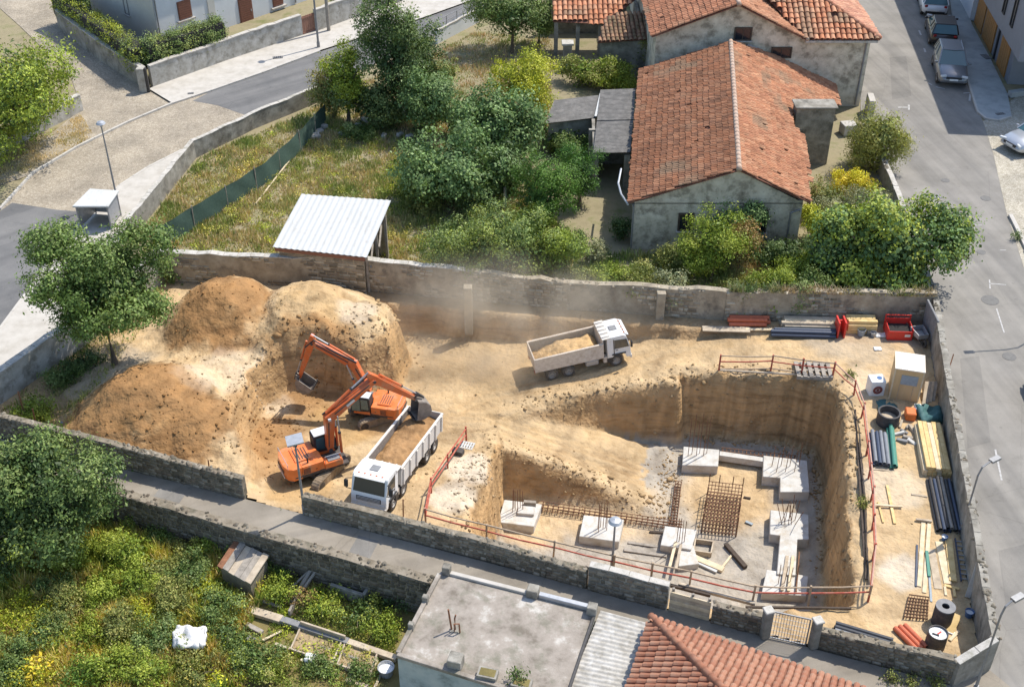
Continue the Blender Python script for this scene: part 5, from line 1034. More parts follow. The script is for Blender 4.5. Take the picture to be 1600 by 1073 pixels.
    for s in (-1, 1): ram(Vector((foot.x + .75 * k, 0, foot.z - .35 * k)), bend - nb * .1 * k + (tip - bend) * .12, .1 * k, yb + s * bw * 1.45, boom)
    ram(bend + nb * .55 * k + (tip - bend) * .08, tail + n3 * .08 * k, .11 * k, yb, boom, .6)
    ram(tip + n3 * .55 * k + v * .15 * k, st + n3 * .38 * k - v * .45 * k, .09 * k, yb, stick, .6)
    B(M().beam(st - v * .5 * k + n3 * .05 * k + Vector((0, yb - .2 * k, 0)), st + n3 * .42 * k - v * .4 * k + Vector((0, yb - .2 * k, 0)), .06 * k, .12 * k).beam(st + n3 * .42 * k - v * .42 * k + Vector((0, yb + .02, 0)), st + n3 * .35 * k + v * .35 * k + Vector((0, yb + .02, 0)), .3 * k, .1 * k), 'bucket_link', 'steel_dark', stick)
    B(M().tube([bend + nb * .5 * k + Vector((0, yb + .1, 0)), bend.lerp(tip, .5) + n2 * .38 * k + Vector((0, yb + .1, 0)), tip + n2 * .45 * k + Vector((0, yb + .12, 0)), tip + v * .4 + n3 * .45 * k + Vector((0, yb + .1, 0))], .035, 6), 'hose', 'black_plastic', boom)
    for (a_, b_, nn_) in ((foot, bend, n1), (bend, tip, n2)):
        for s in (-1, 1): B(M().tube([a_.lerp(b_, .12) + nn_ * .12 * k + Vector((0, yb + s * (bw + .02), 0)), a_.lerp(b_, .9) + nn_ * .12 * k + Vector((0, yb + s * (bw + .02), 0))], .022, 5), 'pipe_run', 'steel_dark', boom)
    B(M().box(bend.lerp(tip, .45) - n2 * .02 + Vector((0, yb - bw - .012, 0)), (.7 * k, .012, .22 * k), 0, 0, -math.atan2((tip - bend).z, (tip - bend).x)), 'decal_plate', 'bed_white', boom)
    for s in (-1, 1): B(M().tube([tip + Vector((0, yb + s * bw * .7, 0)), tip + Vector((0, yb + s * bw * 1.25, 0))], .12 * k, 10), 'pin', 'steel_dark', stick)
    B(M().box(bend + nb * .1 * k + Vector((0, yb - bw - .06, 0)), (.12, .08, .1)), 'work_light', 'lamp_clear', boom)
    # bucket: curved shell with side plates and teeth
    m_ = Matrix.Translation(st) @ Matrix.Rotation(bucket_ang, 4, 'Y') @ Matrix.Scale(k, 4); w = .62
    arc = [(-.22, .12), (.35, .16), (.85, -.02), (1.15, -.42), (1.15, -.9), (.85, -1.25), (.35, -1.42)]
    shell = M()
    for (a, b) in zip(arc[:-1], arc[1:]):
        dx, dz = b[0] - a[0], b[1] - a[1]; l_ = math.hypot(dx, dz); shell.box(((a[0] + b[0]) / 2, 0, (a[1] + b[1]) / 2), (l_ + .06, 2 * w, .07), 0, 0, -math.atan2(dz, dx))
    shell.v = [m_ @ (v_ + Vector((0, yb / k, 0))) for v_ in shell.v]; bo = B(shell, 'bucket', 'bucket_steel')
    for s in (-1, 1):
        q = M().extr(arc + [(.1, -.75)], yb / k + s * w, yb / k + s * (w + .05)); B(X(q, m_), 'side_plate', 'bucket_steel', bo)
    for i in range(5): B(X(M().box((.2, yb / k - w + .12 + i * (2 * w - .24) / 4, -1.46), (.34, .12, .09), 0, 0, .25), m_), 'tooth', 'steel_dark', bo)
    B(X(M().box((-.1, yb / k, .16), (.5, .12, .35)).box((-.1, yb / k + .3, .16), (.5, .08, .35)).box((-.1, yb / k - .3, .16), (.5, .08, .35)), m_), 'bucket_ears', 'bucket_steel', bo)
    return t
o1 = S(499, 737, -.5); hd = R(27); hv = (math.cos(hd), math.sin(hd)); J = [PV(x, y, o1, hv) for x, y in ((514, 698), (513, 650), (582, 592), (651, 622), (668, 655))]
o1.z -= .02
excavator('orange excavator with white-topped cab loading the white tipper', o1, hd, R(62), .60, [(r, z - o1.z) for r, z in J], R(28), 1)
o2 = S(587, 650, -1.1); hd = R(167); hv = (math.cos(hd), math.sin(hd)); J = [PV(x, y, o2, hv) for x, y in ((577, 612), (552, 570), (488, 536), (468, 590), (452, 622))]
o2.z -= .02
excavator('orange excavator digging into the soil bank behind the other machine', o2, hd, R(208), .53, [(r, z - o2.z) for r, z in J], R(75), 1)

def car(label, paint, loc, rz, k=1.0, suv=False, L=4.2, W=1.78, H=1.46, glass='glass_teal'):
    c = thing('parked_car', label, 'car', loc, rz, 'cars parked along the street'); c.scale = (k, k, k)
    B = lambda m, n, mt, par=c, **kw: m.build(n, mt, par, local=True, **kw)
    h = L / 2; w = W / 2; zb = .95 if not suv else 1.02; H = H + (.14 if suv else 0)
    st = [(-h, .62, .42, .68), (-h + .12, .9, .34, zb - .12), (-h + .5, .98, .26, zb), (-h * .2, 1.0, .24, zb), (h * .32, 1.0, .24, zb - .02), (h * .62, .98, .25, zb - .08), (h - .28, .92, .28, zb - .2), (h - .06, .8, .34, zb - .36), (h, .6, .42, zb - .46)]
    V = []; n = 10
    for (x, f, z0, z1) in st:
        ww = w * f
        for (fy, fz) in ((-.86, 0), (-1, .12), (-1.0, .55), (-.95, .85), (-.80, 1.0), (.80, 1.0), (.95, .85), (1.0, .55), (1, .12), (.86, 0)): V.append((x, ww * fy, z0 + (z1 - z0) * fz))
    Fc = [(i * n + k_, i * n + (k_ + 1) % n, (i + 1) * n + (k_ + 1) % n, (i + 1) * n + k_) for i in range(len(st) - 1) for k_ in range(n)]
    Fc = [tuple(reversed(f)) for f in Fc] + [tuple(range(n)), tuple(reversed(range((len(st) - 1) * n, len(st) * n)))]
    bd = B(M().add(V, Fc), 'body', paint, smooth=True)
    x0, x1 = -h + .2, h * .40; r0, r1 = -h + .5, -h * .02; gw = w * .93; rw = w * .74
    g0 = [(x0, -gw, zb - .03), (x1, -gw, zb - .05), (x1, gw, zb - .05), (x0, gw, zb - .03), (r0, -rw, H), (r1, -rw, H), (r1, rw, H), (r0, rw, H)]
    B(M().add(g0, [(3, 2, 1, 0), (4, 5, 6, 7), (0, 1, 5, 4), (1, 2, 6, 5), (2, 3, 7, 6), (3, 0, 4, 7)]), 'windows', glass, bd)
    m = M(); m.prism([(r0 - .03, -rw - .02), (r1 + .02, -rw - .02), (r1 + .08, 0), (r1 + .02, rw + .02), (r0 - .03, rw + .02)], H - .03, H + .035); B(m, 'roof', paint, bd, bevel=.025)
    m = M()
    for s in (-1, 1):
        for (xa, xb) in ((x0, r0), (x1, r1), ((x0 + x1) / 2 - .1, (r0 + r1) / 2 - .05), (x0 + .55, r0 + .3)): m.beam((xa, s * gw, zb - .04), (xb, s * rw, H), .07, .05)
        if suv: m.beam((r0 + .1, s * (rw - .06), H + .06), (r1 - .1, s * (rw - .06), H + .06), .04, .05)
    B(m, 'pillars', paint, bd)
    for s in (-1, 1):
        B(M().box((h * .34, s * (w + .08), zb + .06), (.12, .2, .14)), 'mirror', paint, bd, bevel=.03)
        B(M().box((h - .08, s * w * .68, zb - .27), (.14, .36, .13), -s * .35), 'headlight', 'lamp_clear', bd, bevel=.02); B(M().box((-h + .09, s * w * .72, zb - .14), (.1, .2, .14), s * .3), 'tail_light', 'lamp_red', bd, bevel=.02)
        for i in (0, 1): B(M().box((-.1 - i * .75, s * (w + .003), zb - .12), (.14, .03, .03)), 'door_handle', 'black_plastic', bd)
        for x in (-h + .78, h - .82): wheel(c, x, s * (w - .1), .32, .2, s)
    for x, pl in ((-h + .0, 'plate'), (h - .0, 'plate')): B(M().box((x, 0, .56), (.05, .5, .11)), 'number_plate', pl, bd)
    B(M().box((h - .015, 0, zb - .36), (.05, w * 1.0, .14)), 'grille', 'black_plastic', bd)
    B(M().box((-h - .0, 0, .44), (.08, W * .72, .1)), 'rear_bumper', 'black_plastic', bd)
    return c
rd = (P(1459, 27) - P(1487, 137)); ra = math.atan2(rd.y, rd.x); rd.normalize(); rs = Vector((rd.y, -rd.x, 0))
car('silver-grey SUV parked nose towards the camera by the pavement', 'car_grey', P(1487, 138) + rd * 2.35, ra + math.pi, 1.13, True, 4.35, 1.82)
car('dark maroon hatchback parked behind the grey SUV', 'car_dark', P(1473, 76) + rd * 2.3, ra, 1.12)
car('white hatchback at the top of the row of parked cars', 'car_white', P(1459, 29) + rd * 2.3, ra, 1.12)
car('silver car on the cobbled bay at the right edge', 'car_silver', P(1618, 228), R(205), 1.12)
car('black car just entering the right edge of the picture', 'car_black', P(1652, 640), R(265), 1.0)

# ------------------------------------------------------------------ things on the site
UPV = Vector((0, 0, 1))
def solo(name, label, cat, m, mat, group=None, bevel=0.0, **kw):
    o = m.build(name, mat, bevel=bevel, **kw); return tag(o, label, cat, group)
def pipe_mesh(a, b, r, n=12, wall_=.82):
    m = M(); a = Vector(a); b = Vector(b); q = (b - a).to_track_quat('Z', 'Y').to_matrix().to_4x4(); L = (b - a).length
    m.lathe([(r * wall_, 0), (r, 0), (r, L), (r * wall_, L), (r * wall_, 0)], n, Matrix.Translation(a) @ q); return m
ORD = ['first', 'second', 'third', 'fourth', 'fifth', 'sixth', 'seventh', 'eighth', 'ninth', 'tenth']
def place(k, nk, j, n):
    lay = '' if nk == 1 else ('top layer ' if k == nk - 1 else 'bottom layer ' if k == 0 else 'second layer ' if k == 1 else 'third layer ')
    return lay + (ORD[n - 1 - j] if n > 1 else 'single')
def pipes(label, group, a, b, r, rows, mat, name='pipe', jl=.15, mats=None, solid=False, up=0.0):
    """a stack of pipes between ground points a and b; rows: how many lie in each layer"""
    d = (b - a); d.z = 0; u = d.normalized(); n = Vector((-u.y, u.x, 0)); i = 0
    for k, cnt in enumerate(rows):
        for j in range(cnt):
            o_ = n * ((j - (cnt - 1) / 2) * 2.06 * r) + UPV * (r + k * r * 1.75 + up); e = random.uniform(-jl, jl)
            lab = label + ', ' + place(k, len(rows), j, cnt)
            p, q = a + o_ + u * e, b + o_ + u * (e + random.uniform(-jl, jl) * .4); mt = (mats or [mat])[i % len(mats or [1])]; i += 1
            solo(name, lab, name.split('_')[-1], M().tube([p, q], r, 10) if solid else pipe_mesh(p, q, r), mt, group, smooth=False)
def beams(label, group, a, b, w, h, rows, mat, name='timber_beam', jl=.12, mats=None, up=0.0, jw=.0):
    d = (b - a); d.z = 0; u = d.normalized(); n = Vector((-u.y, u.x, 0)); i = 0
    for k, cnt in enumerate(rows):
        for j in range(cnt):
            o_ = n * ((j - (cnt - 1) / 2) * w * 1.04 + random.uniform(-jw, jw)) + UPV * (h / 2 + k * h * 1.02 + up); e = random.uniform(-jl, jl); mt = (mats or [mat])[i % len(mats or [1])]; i += 1; lab = label + ', ' + place(k, len(rows), j, cnt)
            solo(name, lab, 'timber', M().beam(a + o_ + u * e, b + o_ + u * e, w * random.uniform(.94, 1), h * .97), mt, group, bevel=.008)
def board(label, px, w, h, mat, z=0.0, z2=None, name='plank', group=None, cat='plank'):
    a = P(px[0], px[1], z + h / 2); b = P(px[2], px[3], (z if z2 is None else z2) + h / 2); return solo(name, label, cat, M().beam(a, b, w, h), mat, group, bevel=min(.01, h * .2))

# --- footings on the pit floor
FT = PITZ + .02
def footing(label, px, h=.42, extra=None, z=FT):
    pts = [P(x, y, z + h) for x, y in px]; r = thing('concrete_footing', label, 'footing', V3(pts[0], z), group='concrete footings in the pit')
    M().prism(pts, z - .1, z + h).build('block', 'footing_concrete', r, bevel=.02)
    return r, pts
def starters(label, px_list, z, hgt, r=.016, lean=.03, n=1):
    b = P(px_list[0][0], px_list[0][1], z); t = thing('starter_bars', label, 'rebar', b, group='upright reinforcing bars')
    for (x, y) in px_list:
        p = P(x, y, z); q = p + Vector((random.uniform(-lean, lean), random.uniform(-lean, lean), 1.3 * hgt * random.uniform(.85, 1.1))); M().tube([p - UPV * .05, q], r, 6).build('bar', 'rebar', t)
    return t
f1, _ = footing('concrete footing with bars at the left end of the pit', [(788, 780), (847, 787), (834, 822), (778, 815)])
p = P(822, 800, FT + .42); M().box((p.x, p.y, FT + .5), (.75, .5, .16), -.12).build('upstand', 'footing_concrete', f1, bevel=.015); p = P(828, 792, FT + .42); M().box((p.x, p.y + .12, FT + .55), (.55, .16, .22), -.12).build('form_board', 'grey_wood', f1)
footing('square concrete footing behind the slim street lamp', [(912, 804), (975, 811), (967, 846), (905, 837)])
footing('concrete footing strip joined to planks near the front rail', [(1039, 821), (1089, 827), (1080, 858), (1032, 851)])
footing('concrete footing at the shaded back of the pit, left corner', [(1068, 697), (1124, 702), (1122, 728), (1066, 726)], .5)
f5, _ = footing('stepped concrete footing at the shaded back right corner', [(1193, 711), (1261, 719), (1265, 768), (1219, 768), (1219, 746), (1192, 744)], .55)
f6, _ = footing('L-shaped concrete footing along the right side of the pit', [(1204, 796), (1263, 803), (1264, 842), (1246, 842), (1243, 898), (1214, 896), (1219, 836), (1203, 834)], .5)
footing('concrete footing at the front right corner of the pit', [(1198, 889), (1263, 899), (1260, 930), (1190, 926)], .4)
footing('low white footing slab under the planks by the front rail', [(1063, 858), (1083, 850), (1092, 880), (1060, 884)], .3)
M().beam(P(1124, 712, FT + .3), P(1193, 722, FT + .3), .3, .35).build('ground_beam', 'footing_concrete').__setitem__('label', 'shaded concrete ground beam between the two back footings'); bpy.data.objects['ground_beam']['category'] = 'beam'
starters('upright bars rising from the left end footing', [(801, 800), (805, 797), (809, 800), (813, 797), (817, 799), (803, 793)], FT + .42, 1.0)
starters('upright bars rising from the square footing by the lamp', [(934, 826), (938, 823), (942, 826), (946, 824), (948, 828), (935, 831)], FT + .42, 1.15)
starters('upright bars rising from the strip footing by the planks', [(1057, 848), (1061, 845), (1065, 850), (1069, 846)], FT + .42, 1.1)
starters('tall thin bars on the shaded back left footing', [(1075, 712), (1081, 709), (1088, 712), (1093, 708), (1099, 712), (1104, 708)], FT + .5, 1.9)
starters('rusty bars on the stepped footing in the back corner', [(1206 + 7 * i, 728 + (i % 2) * 9) for i in range(7)], FT + .55, 1.0)
starters('rusty bars leaning over the L-shaped footing', [(1222 + 5 * (i % 5), 812 + 7 * (i // 5)) for i in range(10)], FT + .5, .9, lean=.35)
starters('short bars on the front right footing', [(1216 + 9 * i, 912 + 2 * (i % 2)) for i in range(4)], FT + .4, .9)
def cage(label, q, h, nx, ny, z=FT, r=.02, posts=None, mat='rebar', name='rebar_cage'):
    """two mats of crossing bars with links, over the pixel quad q"""
    c = [P(x, y, z) for x, y in q]; t = thing(name, label, 'rebar', c[0]); L = lambda s, u: (c[0].lerp(c[1], s)).lerp(c[3].lerp(c[2], s), u)
    for lv in (0.08, h):
        for i in range(nx + 1): M().tube([L(i / nx, -.02) + UPV * lv, L(i / nx, 1.02) + UPV * (lv + .0)], r, 5, False).build('bar', mat, t)
        for j in range(ny + 1): M().tube([L(-.02, j / ny) + UPV * (lv + 2 * r), L(1.02, j / ny) + UPV * (lv + 2 * r)], r, 5, False).build('bar', mat, t)
    for (s, u) in (posts or [(i / nx, j / ny) for i in range(0, nx + 1, max(1, nx // 3)) for j in range(0, ny + 1, max(1, ny // 2))]): M().tube([L(s, u), L(s, u) + UPV * (h + (.5 if posts else .05))], r * 1.2, 5).build('link', mat, t)
    return t
cage('large rusty rebar mat standing on the pit floor', [(1096, 832), (1150, 838), (1158, 776), (1106, 770)], .7, 10, 11, posts=[(0, 0), (0, .33), (0, .66), (0, 1), (1, 0), (1, .33), (1, .66), (1, 1), (.3, 1), (.7, 1)])
cage('long low rebar beam cage lying across the pit front', [(847, 800), (1060, 830), (1062, 822), (849, 791)], .28, 26, 2)
cage('narrow rebar beam cage running back towards the ramp foot', [(1047, 820), (1057, 822), (1064, 760), (1055, 759)], .28, 2, 14)
cage('rebar beam cage along the shaded back wall of the pit', [(1128, 716), (1240, 728), (1240, 722), (1128, 710)], .4, 18, 1)
def loose(px, w, h, mat, label, z=FT, z2=None): board(label, px, w, h, mat, z, z2, group=None)
loose((981, 847, 1042, 856), .14, .06, 'grey_wood', 'weathered plank on the pit floor, farther of a pair'); loose((975, 858, 1042, 868), .2, .06, 'grey_wood', 'weathered plank on the pit floor, nearer of a pair'); loose((1015, 830, 1036, 832), .12, .06, 'dark_wood', 'short dark plank touching the strip footing')
loose((1046, 886, 1056, 846), .13, .06, 'timber_pale', 'pale board lying over the strip footing edge', FT + .43); loose((1056, 889, 1064, 850), .12, .06, 'plank_weathered', 'weathered board beside the pale one on the strip footing', FT + .43)
loose((1073, 866, 1130, 890), .3, .14, 'timber_pale', 'thick pale formwork beam near the front rail'); loose((1078, 873, 1120, 893), .16, .1, 'sheet_white', 'white batten against the thick formwork beam')
loose((1134, 850, 1165, 886), .2, .16, 'dark_wood', 'short brown log lying on tan soil in the pit'); loose((1128, 886, 1147, 862), .1, .06, 'timber_pale', 'thin pale batten lying beside the brown log'); loose((1222, 922, 1230, 868), .14, .07, 'plank_weathered', 'plank on the L-shaped footing, left of three', FT + .5); loose((1232, 923, 1239, 868), .13, .07, 'timber_pale', 'plank on the L-shaped footing, middle of three', FT + .5); loose((1244, 924, 1249, 862), .06, .06, 'rebar', 'rusty bar on the L-shaped footing, right of three', FT + .5)
loose((1162, 776, 1173, 778), .1, .05, 'dark_wood', 'short dark offcut right of the rebar mat'); loose((1165, 814, 1176, 819), .14, .05, 'grey_plastic', 'grey offcut right of the rebar mat foot')
c = [P(x, y, FT) for x, y in ((1083, 866), (1110, 870), (1114, 852), (1086, 848))]; fm = thing('formwork_frame', 'open rectangular timber formwork frame behind the thick beam', 'formwork', c[0])
for i in range(4): M().beam(c[i] + UPV * .14, c[(i + 1) % 4] + UPV * .14, .06, .28 - .004 * i).build('board', 'plank_weathered', fm)

# --- guard rails round the pit
def guard(label, tops, h, posts_mat='rail_red', rails=(('rail_wood', 1.0), ('rail_red', .62)), zf=None, every=1.9, rr=.035, zground=None):
    pts = [Vector(p) for p in tops]; g = thing('guard_rail', label, 'guard rail', V3(pts[0], pts[0].z - h), group='guard rails round the pit')
    for (mt, f) in rails:
        for a, b in zip(pts[:-1], pts[1:]):
            e = Vector((0, 0, random.uniform(-.03, .03))); mid = a.lerp(b, .5) - UPV * (h * (1 - f) + random.uniform(.0, .05))
            M().tube([a - UPV * h * (1 - f) + e, mid, b - UPV * h * (1 - f) + e * -.5], rr * random.uniform(.85, 1.1), 6).build('rail', mt, g)
    for a, b in zip(pts[:-1], pts[1:]):
        n = max(1, round((b - a).length / every))
        for i in range(n + (1 if b is pts[-1] else 0)):
            p = a.lerp(b, i / n); M().box((p.x, p.y, p.z - h / 2 - .05), (.07, .07, h + .22), random.uniform(-.2, .2), random.uniform(-.04, .04), random.uniform(-.04, .04)).build('post', posts_mat, g)
    return g
TZ_ = lambda x, y, zg=0.0, h=.85: P(x, y, zg + h)
guard('red and wood guard rail along the front wall side of the pit', [TZ_(664, 795), TZ_(760, 820), TZ_(866, 846), TZ_(960, 868), TZ_(1080, 893), TZ_(1180, 916), TZ_(1268, 917), TZ_(1362, 915)], .85, 'rail_wood')
guard('weathered red guard rail on the storage yard side of the pit', [TZ_(1362, 915), TZ_(1369, 850), TZ_(1366, 760), TZ_(1358, 690), TZ_(1351, 630), TZ_(1338, 596), TZ_(1305, 567)], .85, 'rail_red', (('rail_pink', 1.0), ('rail_red', .6)))
guard('dark red guard rail along the far edge of the pit', [TZ_(1305, 567), TZ_(1208, 556, -.1), TZ_(1126, 556, -.25)], .85, 'rail_red', (('rail_wood', 1.0), ('rail_red', .62), ('rail_wood', .12)))
guard('red guard rail beside the truck at the west bank', [TZ_(664, 795), TZ_(673, 748, -.3), TZ_(699, 710, -.6), TZ_(728, 668, -1.0)], .8, 'rail_red', (('rail_red', .95), ('rail_red', .5)))
# fallen poles and debris; the dark yard-side bars draw the rails' shadows
for i, (px, w, mt, lb) in enumerate((((1165, 948, 1330, 950), .09, 'dark_wood', 'dark pole lying below the front guard rail'), ((1336, 640, 1353, 905), .08, 'dark_wood', 'long dark bar drawn as shadow line of the yard side rail'), ((1343, 690, 1358, 915), .07, 'dark_wood', 'thinner dark bar drawn as shadow line beside the yard side rail'), ((1012, 905, 1110, 930), .12, 'dark_wood', 'dark plank lying behind the plastered wall'), ((1060, 912, 1180, 943), .14, 'plank_weathered', 'weathered plank behind the board fence'), ((1125, 578, 1300, 588), .08, 'plank_weathered', 'pole lying on the far rim of the pit'))):
    board(lb, px, w, w, mt, .05 if px[1] > 600 else -.05, name='pole', cat='pole')
# timber boarding between the wall and the short wall
bf = thing('board_fence', 'brown timber boards closing the gap left of the short wall', 'fence', P(1045, 955))
for i in range(5): a = P(1045, 956) + Vector((0, .1 + .02 * (i % 2), .12 + i * .2)); b = P(1108, 973) + Vector((0, .1 + .02 * (i % 2), .12 + i * .2)); M().beam(a, b, .04, .185).build('board', 'plank_weathered' if i % 2 else 'timber_pale', bf)
for x, y in ((1050, 957), (1080, 966), (1106, 973)): p = P(x, y) + Vector((0, .2, .55)); M().box(p, (.09, .09, 1.15)).build('post', 'grey_wood', bf)
# mesh gate
gp = [P(1198, 996), P(1258, 1009)]; gu = (gp[1] - gp[0]).normalized(); gw = (gp[1] - gp[0]).length
for (p, lb) in ((P(1194, 996), 'stone gate post on the left of the mesh gate'), (P(1270, 1012), 'stone gate post on the right of the mesh gate')):
    r = thing('gate_post', lb, 'gate post', p); M().box((0, .05, .7), (.3, .3, 1.4), .3).build('shaft', 'wall_dirty', r, local=True, bevel=.03); M().box((0, .05, 1.44), (.36, .36, .09), .3).build('cap', 'coping_stone', r, local=True, bevel=.02)
gt = thing('mesh_gate', 'steel mesh site gate standing closed between two stone posts', 'gate', gp[0], math.atan2(gu.y, gu.x)); GH = 1.4
for x in (0, gw): M().box((x, 0, GH / 2 + .06), (.05, .05, GH)).build('upright', 'metal_grey', gt, local=True)
for z in (.08, GH + .04): M().box((gw / 2, 0, z), (gw, .045, .05)).build('frame_rail', 'metal_grey', gt, local=True)
for i in range(1, 14): M().tube([(gw * i / 14, 0, .08), (gw * i / 14, 0, GH)], .012, 5).build('wire', 'galvanised', gt, local=True)
for i in range(1, 6): M().tube([(0, .012, GH * i / 6), (gw, .012, GH * i / 6)], .01, 5).build('wire', 'galvanised', gt, local=True)

# --- storage along the back wall
pipes('orange plastic pipe in the bundle by the boundary wall', 'orange pipes by the boundary wall', P(1139, 505), P(1199, 506), .11, [3, 2], 'pipe_orange')
beams('long scaffold plank lying in front of the orange pipes', 'planks in front of the orange pipes', P(1096, 514), P(1170, 516), .22, .06, [2], 'plank_weathered'); board('pale plank end beside the blue pipes', (1165, 514, 1216, 515), .2, .06, 'timber_pale')
beams('pale rough board in the timber pile by the boundary wall', 'boards in the pile by the boundary wall', P(1220, 511), P(1301, 513), .2, .12, [4, 4, 4, 3], 'timber_pale', 'timber_board', .18, ['plank_weathered', 'timber_pale', 'plank_weathered'])
pipes('long dark blue pipe lying in front of the timber pile', 'dark blue pipes on the ground', P(1205, 522), P(1306, 525), .09, [3, 2], 'pipe_blue')
beams('yellow shuttering beam in the stack by the red frame', 'yellow beams near the red skip', P(1320, 514), P(1365, 515), .2, .17, [4, 4, 4, 3], 'timber_yellow', jl=.04)
rf = thing('barrier_stand', 'narrow red steel stand between timber and yellow beams', 'stand', P(1311, 522))
for x in (-.16, .16): M().box((x, 0, .45), (.09, .7, .9)).build('upright', 'red_paint', rf, local=True, bevel=.01)
for z in (.15, .75): M().box((0, .1, z), (.24, .08, .08)).build('crossbar', 'red_paint', rf, local=True)
sk = thing('red_skip', 'open red steel skip under the fig tree edge', 'skip', P(1402, 524), -.05); sk.scale = (.84, .84, .84)
for nm, c, d, ry in (('front_panel', (0, -.5, .33), (1.42, .05, .62), 0), ('back_panel', (0, .55, .45), (1.42, .05, .86), 0), ('side_panel', (-.7, .02, .38), (.05, 1.05, .74), 0), ('side_panel', (.7, .02, .38), (.05, 1.05, .74), 0), ('floor_panel', (0, .02, .05), (1.38, 1.0, .05), 0)): M().box(c, d).build(nm, 'red_paint', sk, local=True, bevel=.01)
M().box((0, .04, .3), (1.3, .95, .4)).build('contents', 'dark_inside', sk, local=True); M().box((.42, -.53, .36), (.32, .012, .16)).build('sticker', 'white_plastic', sk, local=True)  # near-black block inside the skip paints in its shade
for s in (-1, 1): M().beam((s * .72, .56, .1), (s * .72, .56, 1.1), .06).build('upright', 'red_paint', sk, local=True)
M().beam((-.72, .56, 1.07), (.72, .56, 1.07), .06).build('top_bar', 'red_paint', sk, local=True)
wb = thing('wheelbarrow', 'grey wheelbarrow parked right of the red skip', 'wheelbarrow', P(1434, 531), .2)
M().prism([(-.22, -.38), (.22, -.38), (.28, .3), (-.28, .3)], .35, .36).build('tray_floor', 'galvanised', wb, local=True)
for nm, a, b in (('tray_side', (-.25, -.4, .46), (-.32, .34, .5)), ('tray_side', (.25, -.4, .46), (.32, .34, .5)), ('tray_end', (-.25, -.4, .46), (.25, -.4, .46)), ('tray_end', (-.32, .34, .5), (.32, .34, .5))): M().beam(a, b, .03, .24).build(nm, 'galvanised', wb, local=True)
for s in (-1, 1): M().tube([(s * .12, -.6, .2), (s * .22, .3, .33), (s * .28, .85, .5)], .02, 6).build('handle', 'steel_dark', wb, local=True); M().tube([(s * .22, .35, .33), (s * .24, .45, 0.0)], .018, 6).build('leg', 'steel_dark', wb, local=True)
wh_ = M().lathe([(.07, -.035), (.19, -.045), (.2, 0), (.19, .045), (.07, .035)], 14, Matrix.Translation((0, -.62, .2)) @ Matrix.Rotation(R(90), 4, 'Y')).build('wheel', 'tyre', wb, local=True)
def bucket(label, x, y, r, h, mat, inner='dark_inside', z=0.0, name='bucket', cat='bucket'):
    p = P(x, y, z); b = thing(name, label, cat, p); M().lathe([(0, .01), (r * .8, .0), (r, h), (r * 1.06, h), (r * 1.06, h - .03), (r * .95, h - .03), (r * .78, .03), (0, .03)], 18).build('shell', mat, b, local=True); M().lathe([(0, h * .7), (r * .93, h * .7)], 18).build('contents', inner, b, local=True); M().tube([(r * math.cos(t) * 1.02, .02, h - .02 + r * .5 * math.sin(t)) for t in np.linspace(0, math.pi, 9)], .008, 5).build('handle', 'galvanised', b, local=True); return b
bucket('grey plastic bucket below the yellow beams', 1345, 523, .2, .34, 'grey_plastic', 'metal_grey'); bucket('smaller grey bucket right of the first bucket', 1357, 522, .14, .26, 'metal_grey'); bucket('pale round tin right of the two buckets', 1364, 525, .15, .24, 'galvanised', 'ring_grey')
def crumpled(name, label, cat, px, py, s, mat, h=.12, z=0.0, n=9, squash=1.0):
    p = P(px, py, z); g = np.linspace(-1, 1, n); X, Y = np.meshgrid(g, g); off = random.uniform(0, 90)
    Z = (fbm(X * 1.7 + off, Y * 1.7) + .45) * h + .02; k = 1 + .25 * fbm(X * 2 + off, Y * 2 + 7); idx = np.arange(n * n).reshape(n, n)
    Vt = np.stack([X * s * k + p.x, Y * s * squash * k + p.y, Z + z], -1).reshape(-1, 3); Vb = Vt.copy(); Vb[:, 2] = z - .01; q = np.stack([idx[:-1, :-1], idx[:-1, 1:], idx[1:, 1:], idx[1:, :-1]], -1).reshape(-1, 4)
    ed = np.concatenate([idx[0, :], idx[1:, -1], idx[-1, -2::-1], idx[-2:0:-1, 0]]); e2 = np.roll(ed, -1); sd_ = np.stack([ed, ed + n * n, e2 + n * n, e2], -1)
    o = np_mesh(name, np.concatenate([Vt, Vb]), np.concatenate([q, q[:, ::-1] + n * n, sd_]), mat, smooth=True); return tag(o, label, cat)
crumpled('plastic_sheet', 'crumpled white plastic sheet beside the red skip', 'plastic sheet', 1377, 524, .3, 'white_plastic', .1, squash=.6); crumpled('plastic_scrap', 'torn white scrap lying in the tree shadow', 'scrap', 1371, 545, .18, 'white_plastic', .05, squash=.8)
crumpled('dark_tarpaulin', 'bunched dark tarpaulin against the street wall below the cabin', 'tarpaulin', 1452, 652, .55, 'teal_tarp', .5); crumpled('blue_sheet', 'dark teal plastic sheet left of the plywood cabin foot', 'plastic sheet', 1385, 634, .42, 'teal_tarp', .1)
pl = thing('gate_slab', 'tall grey slab panel leaning at the street corner of the yard', 'panel', P(1452, 540), 0, ry=-.05); M().box((.1, .6, .85), (.1, 1.9, 1.7)).build('slab', 'ring_grey', pl, local=True, bevel=.02)
for (x, y, hh, lb) in ((1443, 500, 1.6, 'dark timber post at the yard corner, nearer the skip'), (1452, 487, 1.7, 'dark timber post at the yard corner, nearer the street')): solo('corner_post', lb, 'post', M().box(P(x, y) + UPV * hh / 2, (.3, .16, hh), .2), 'grey_wood', bevel=.02)
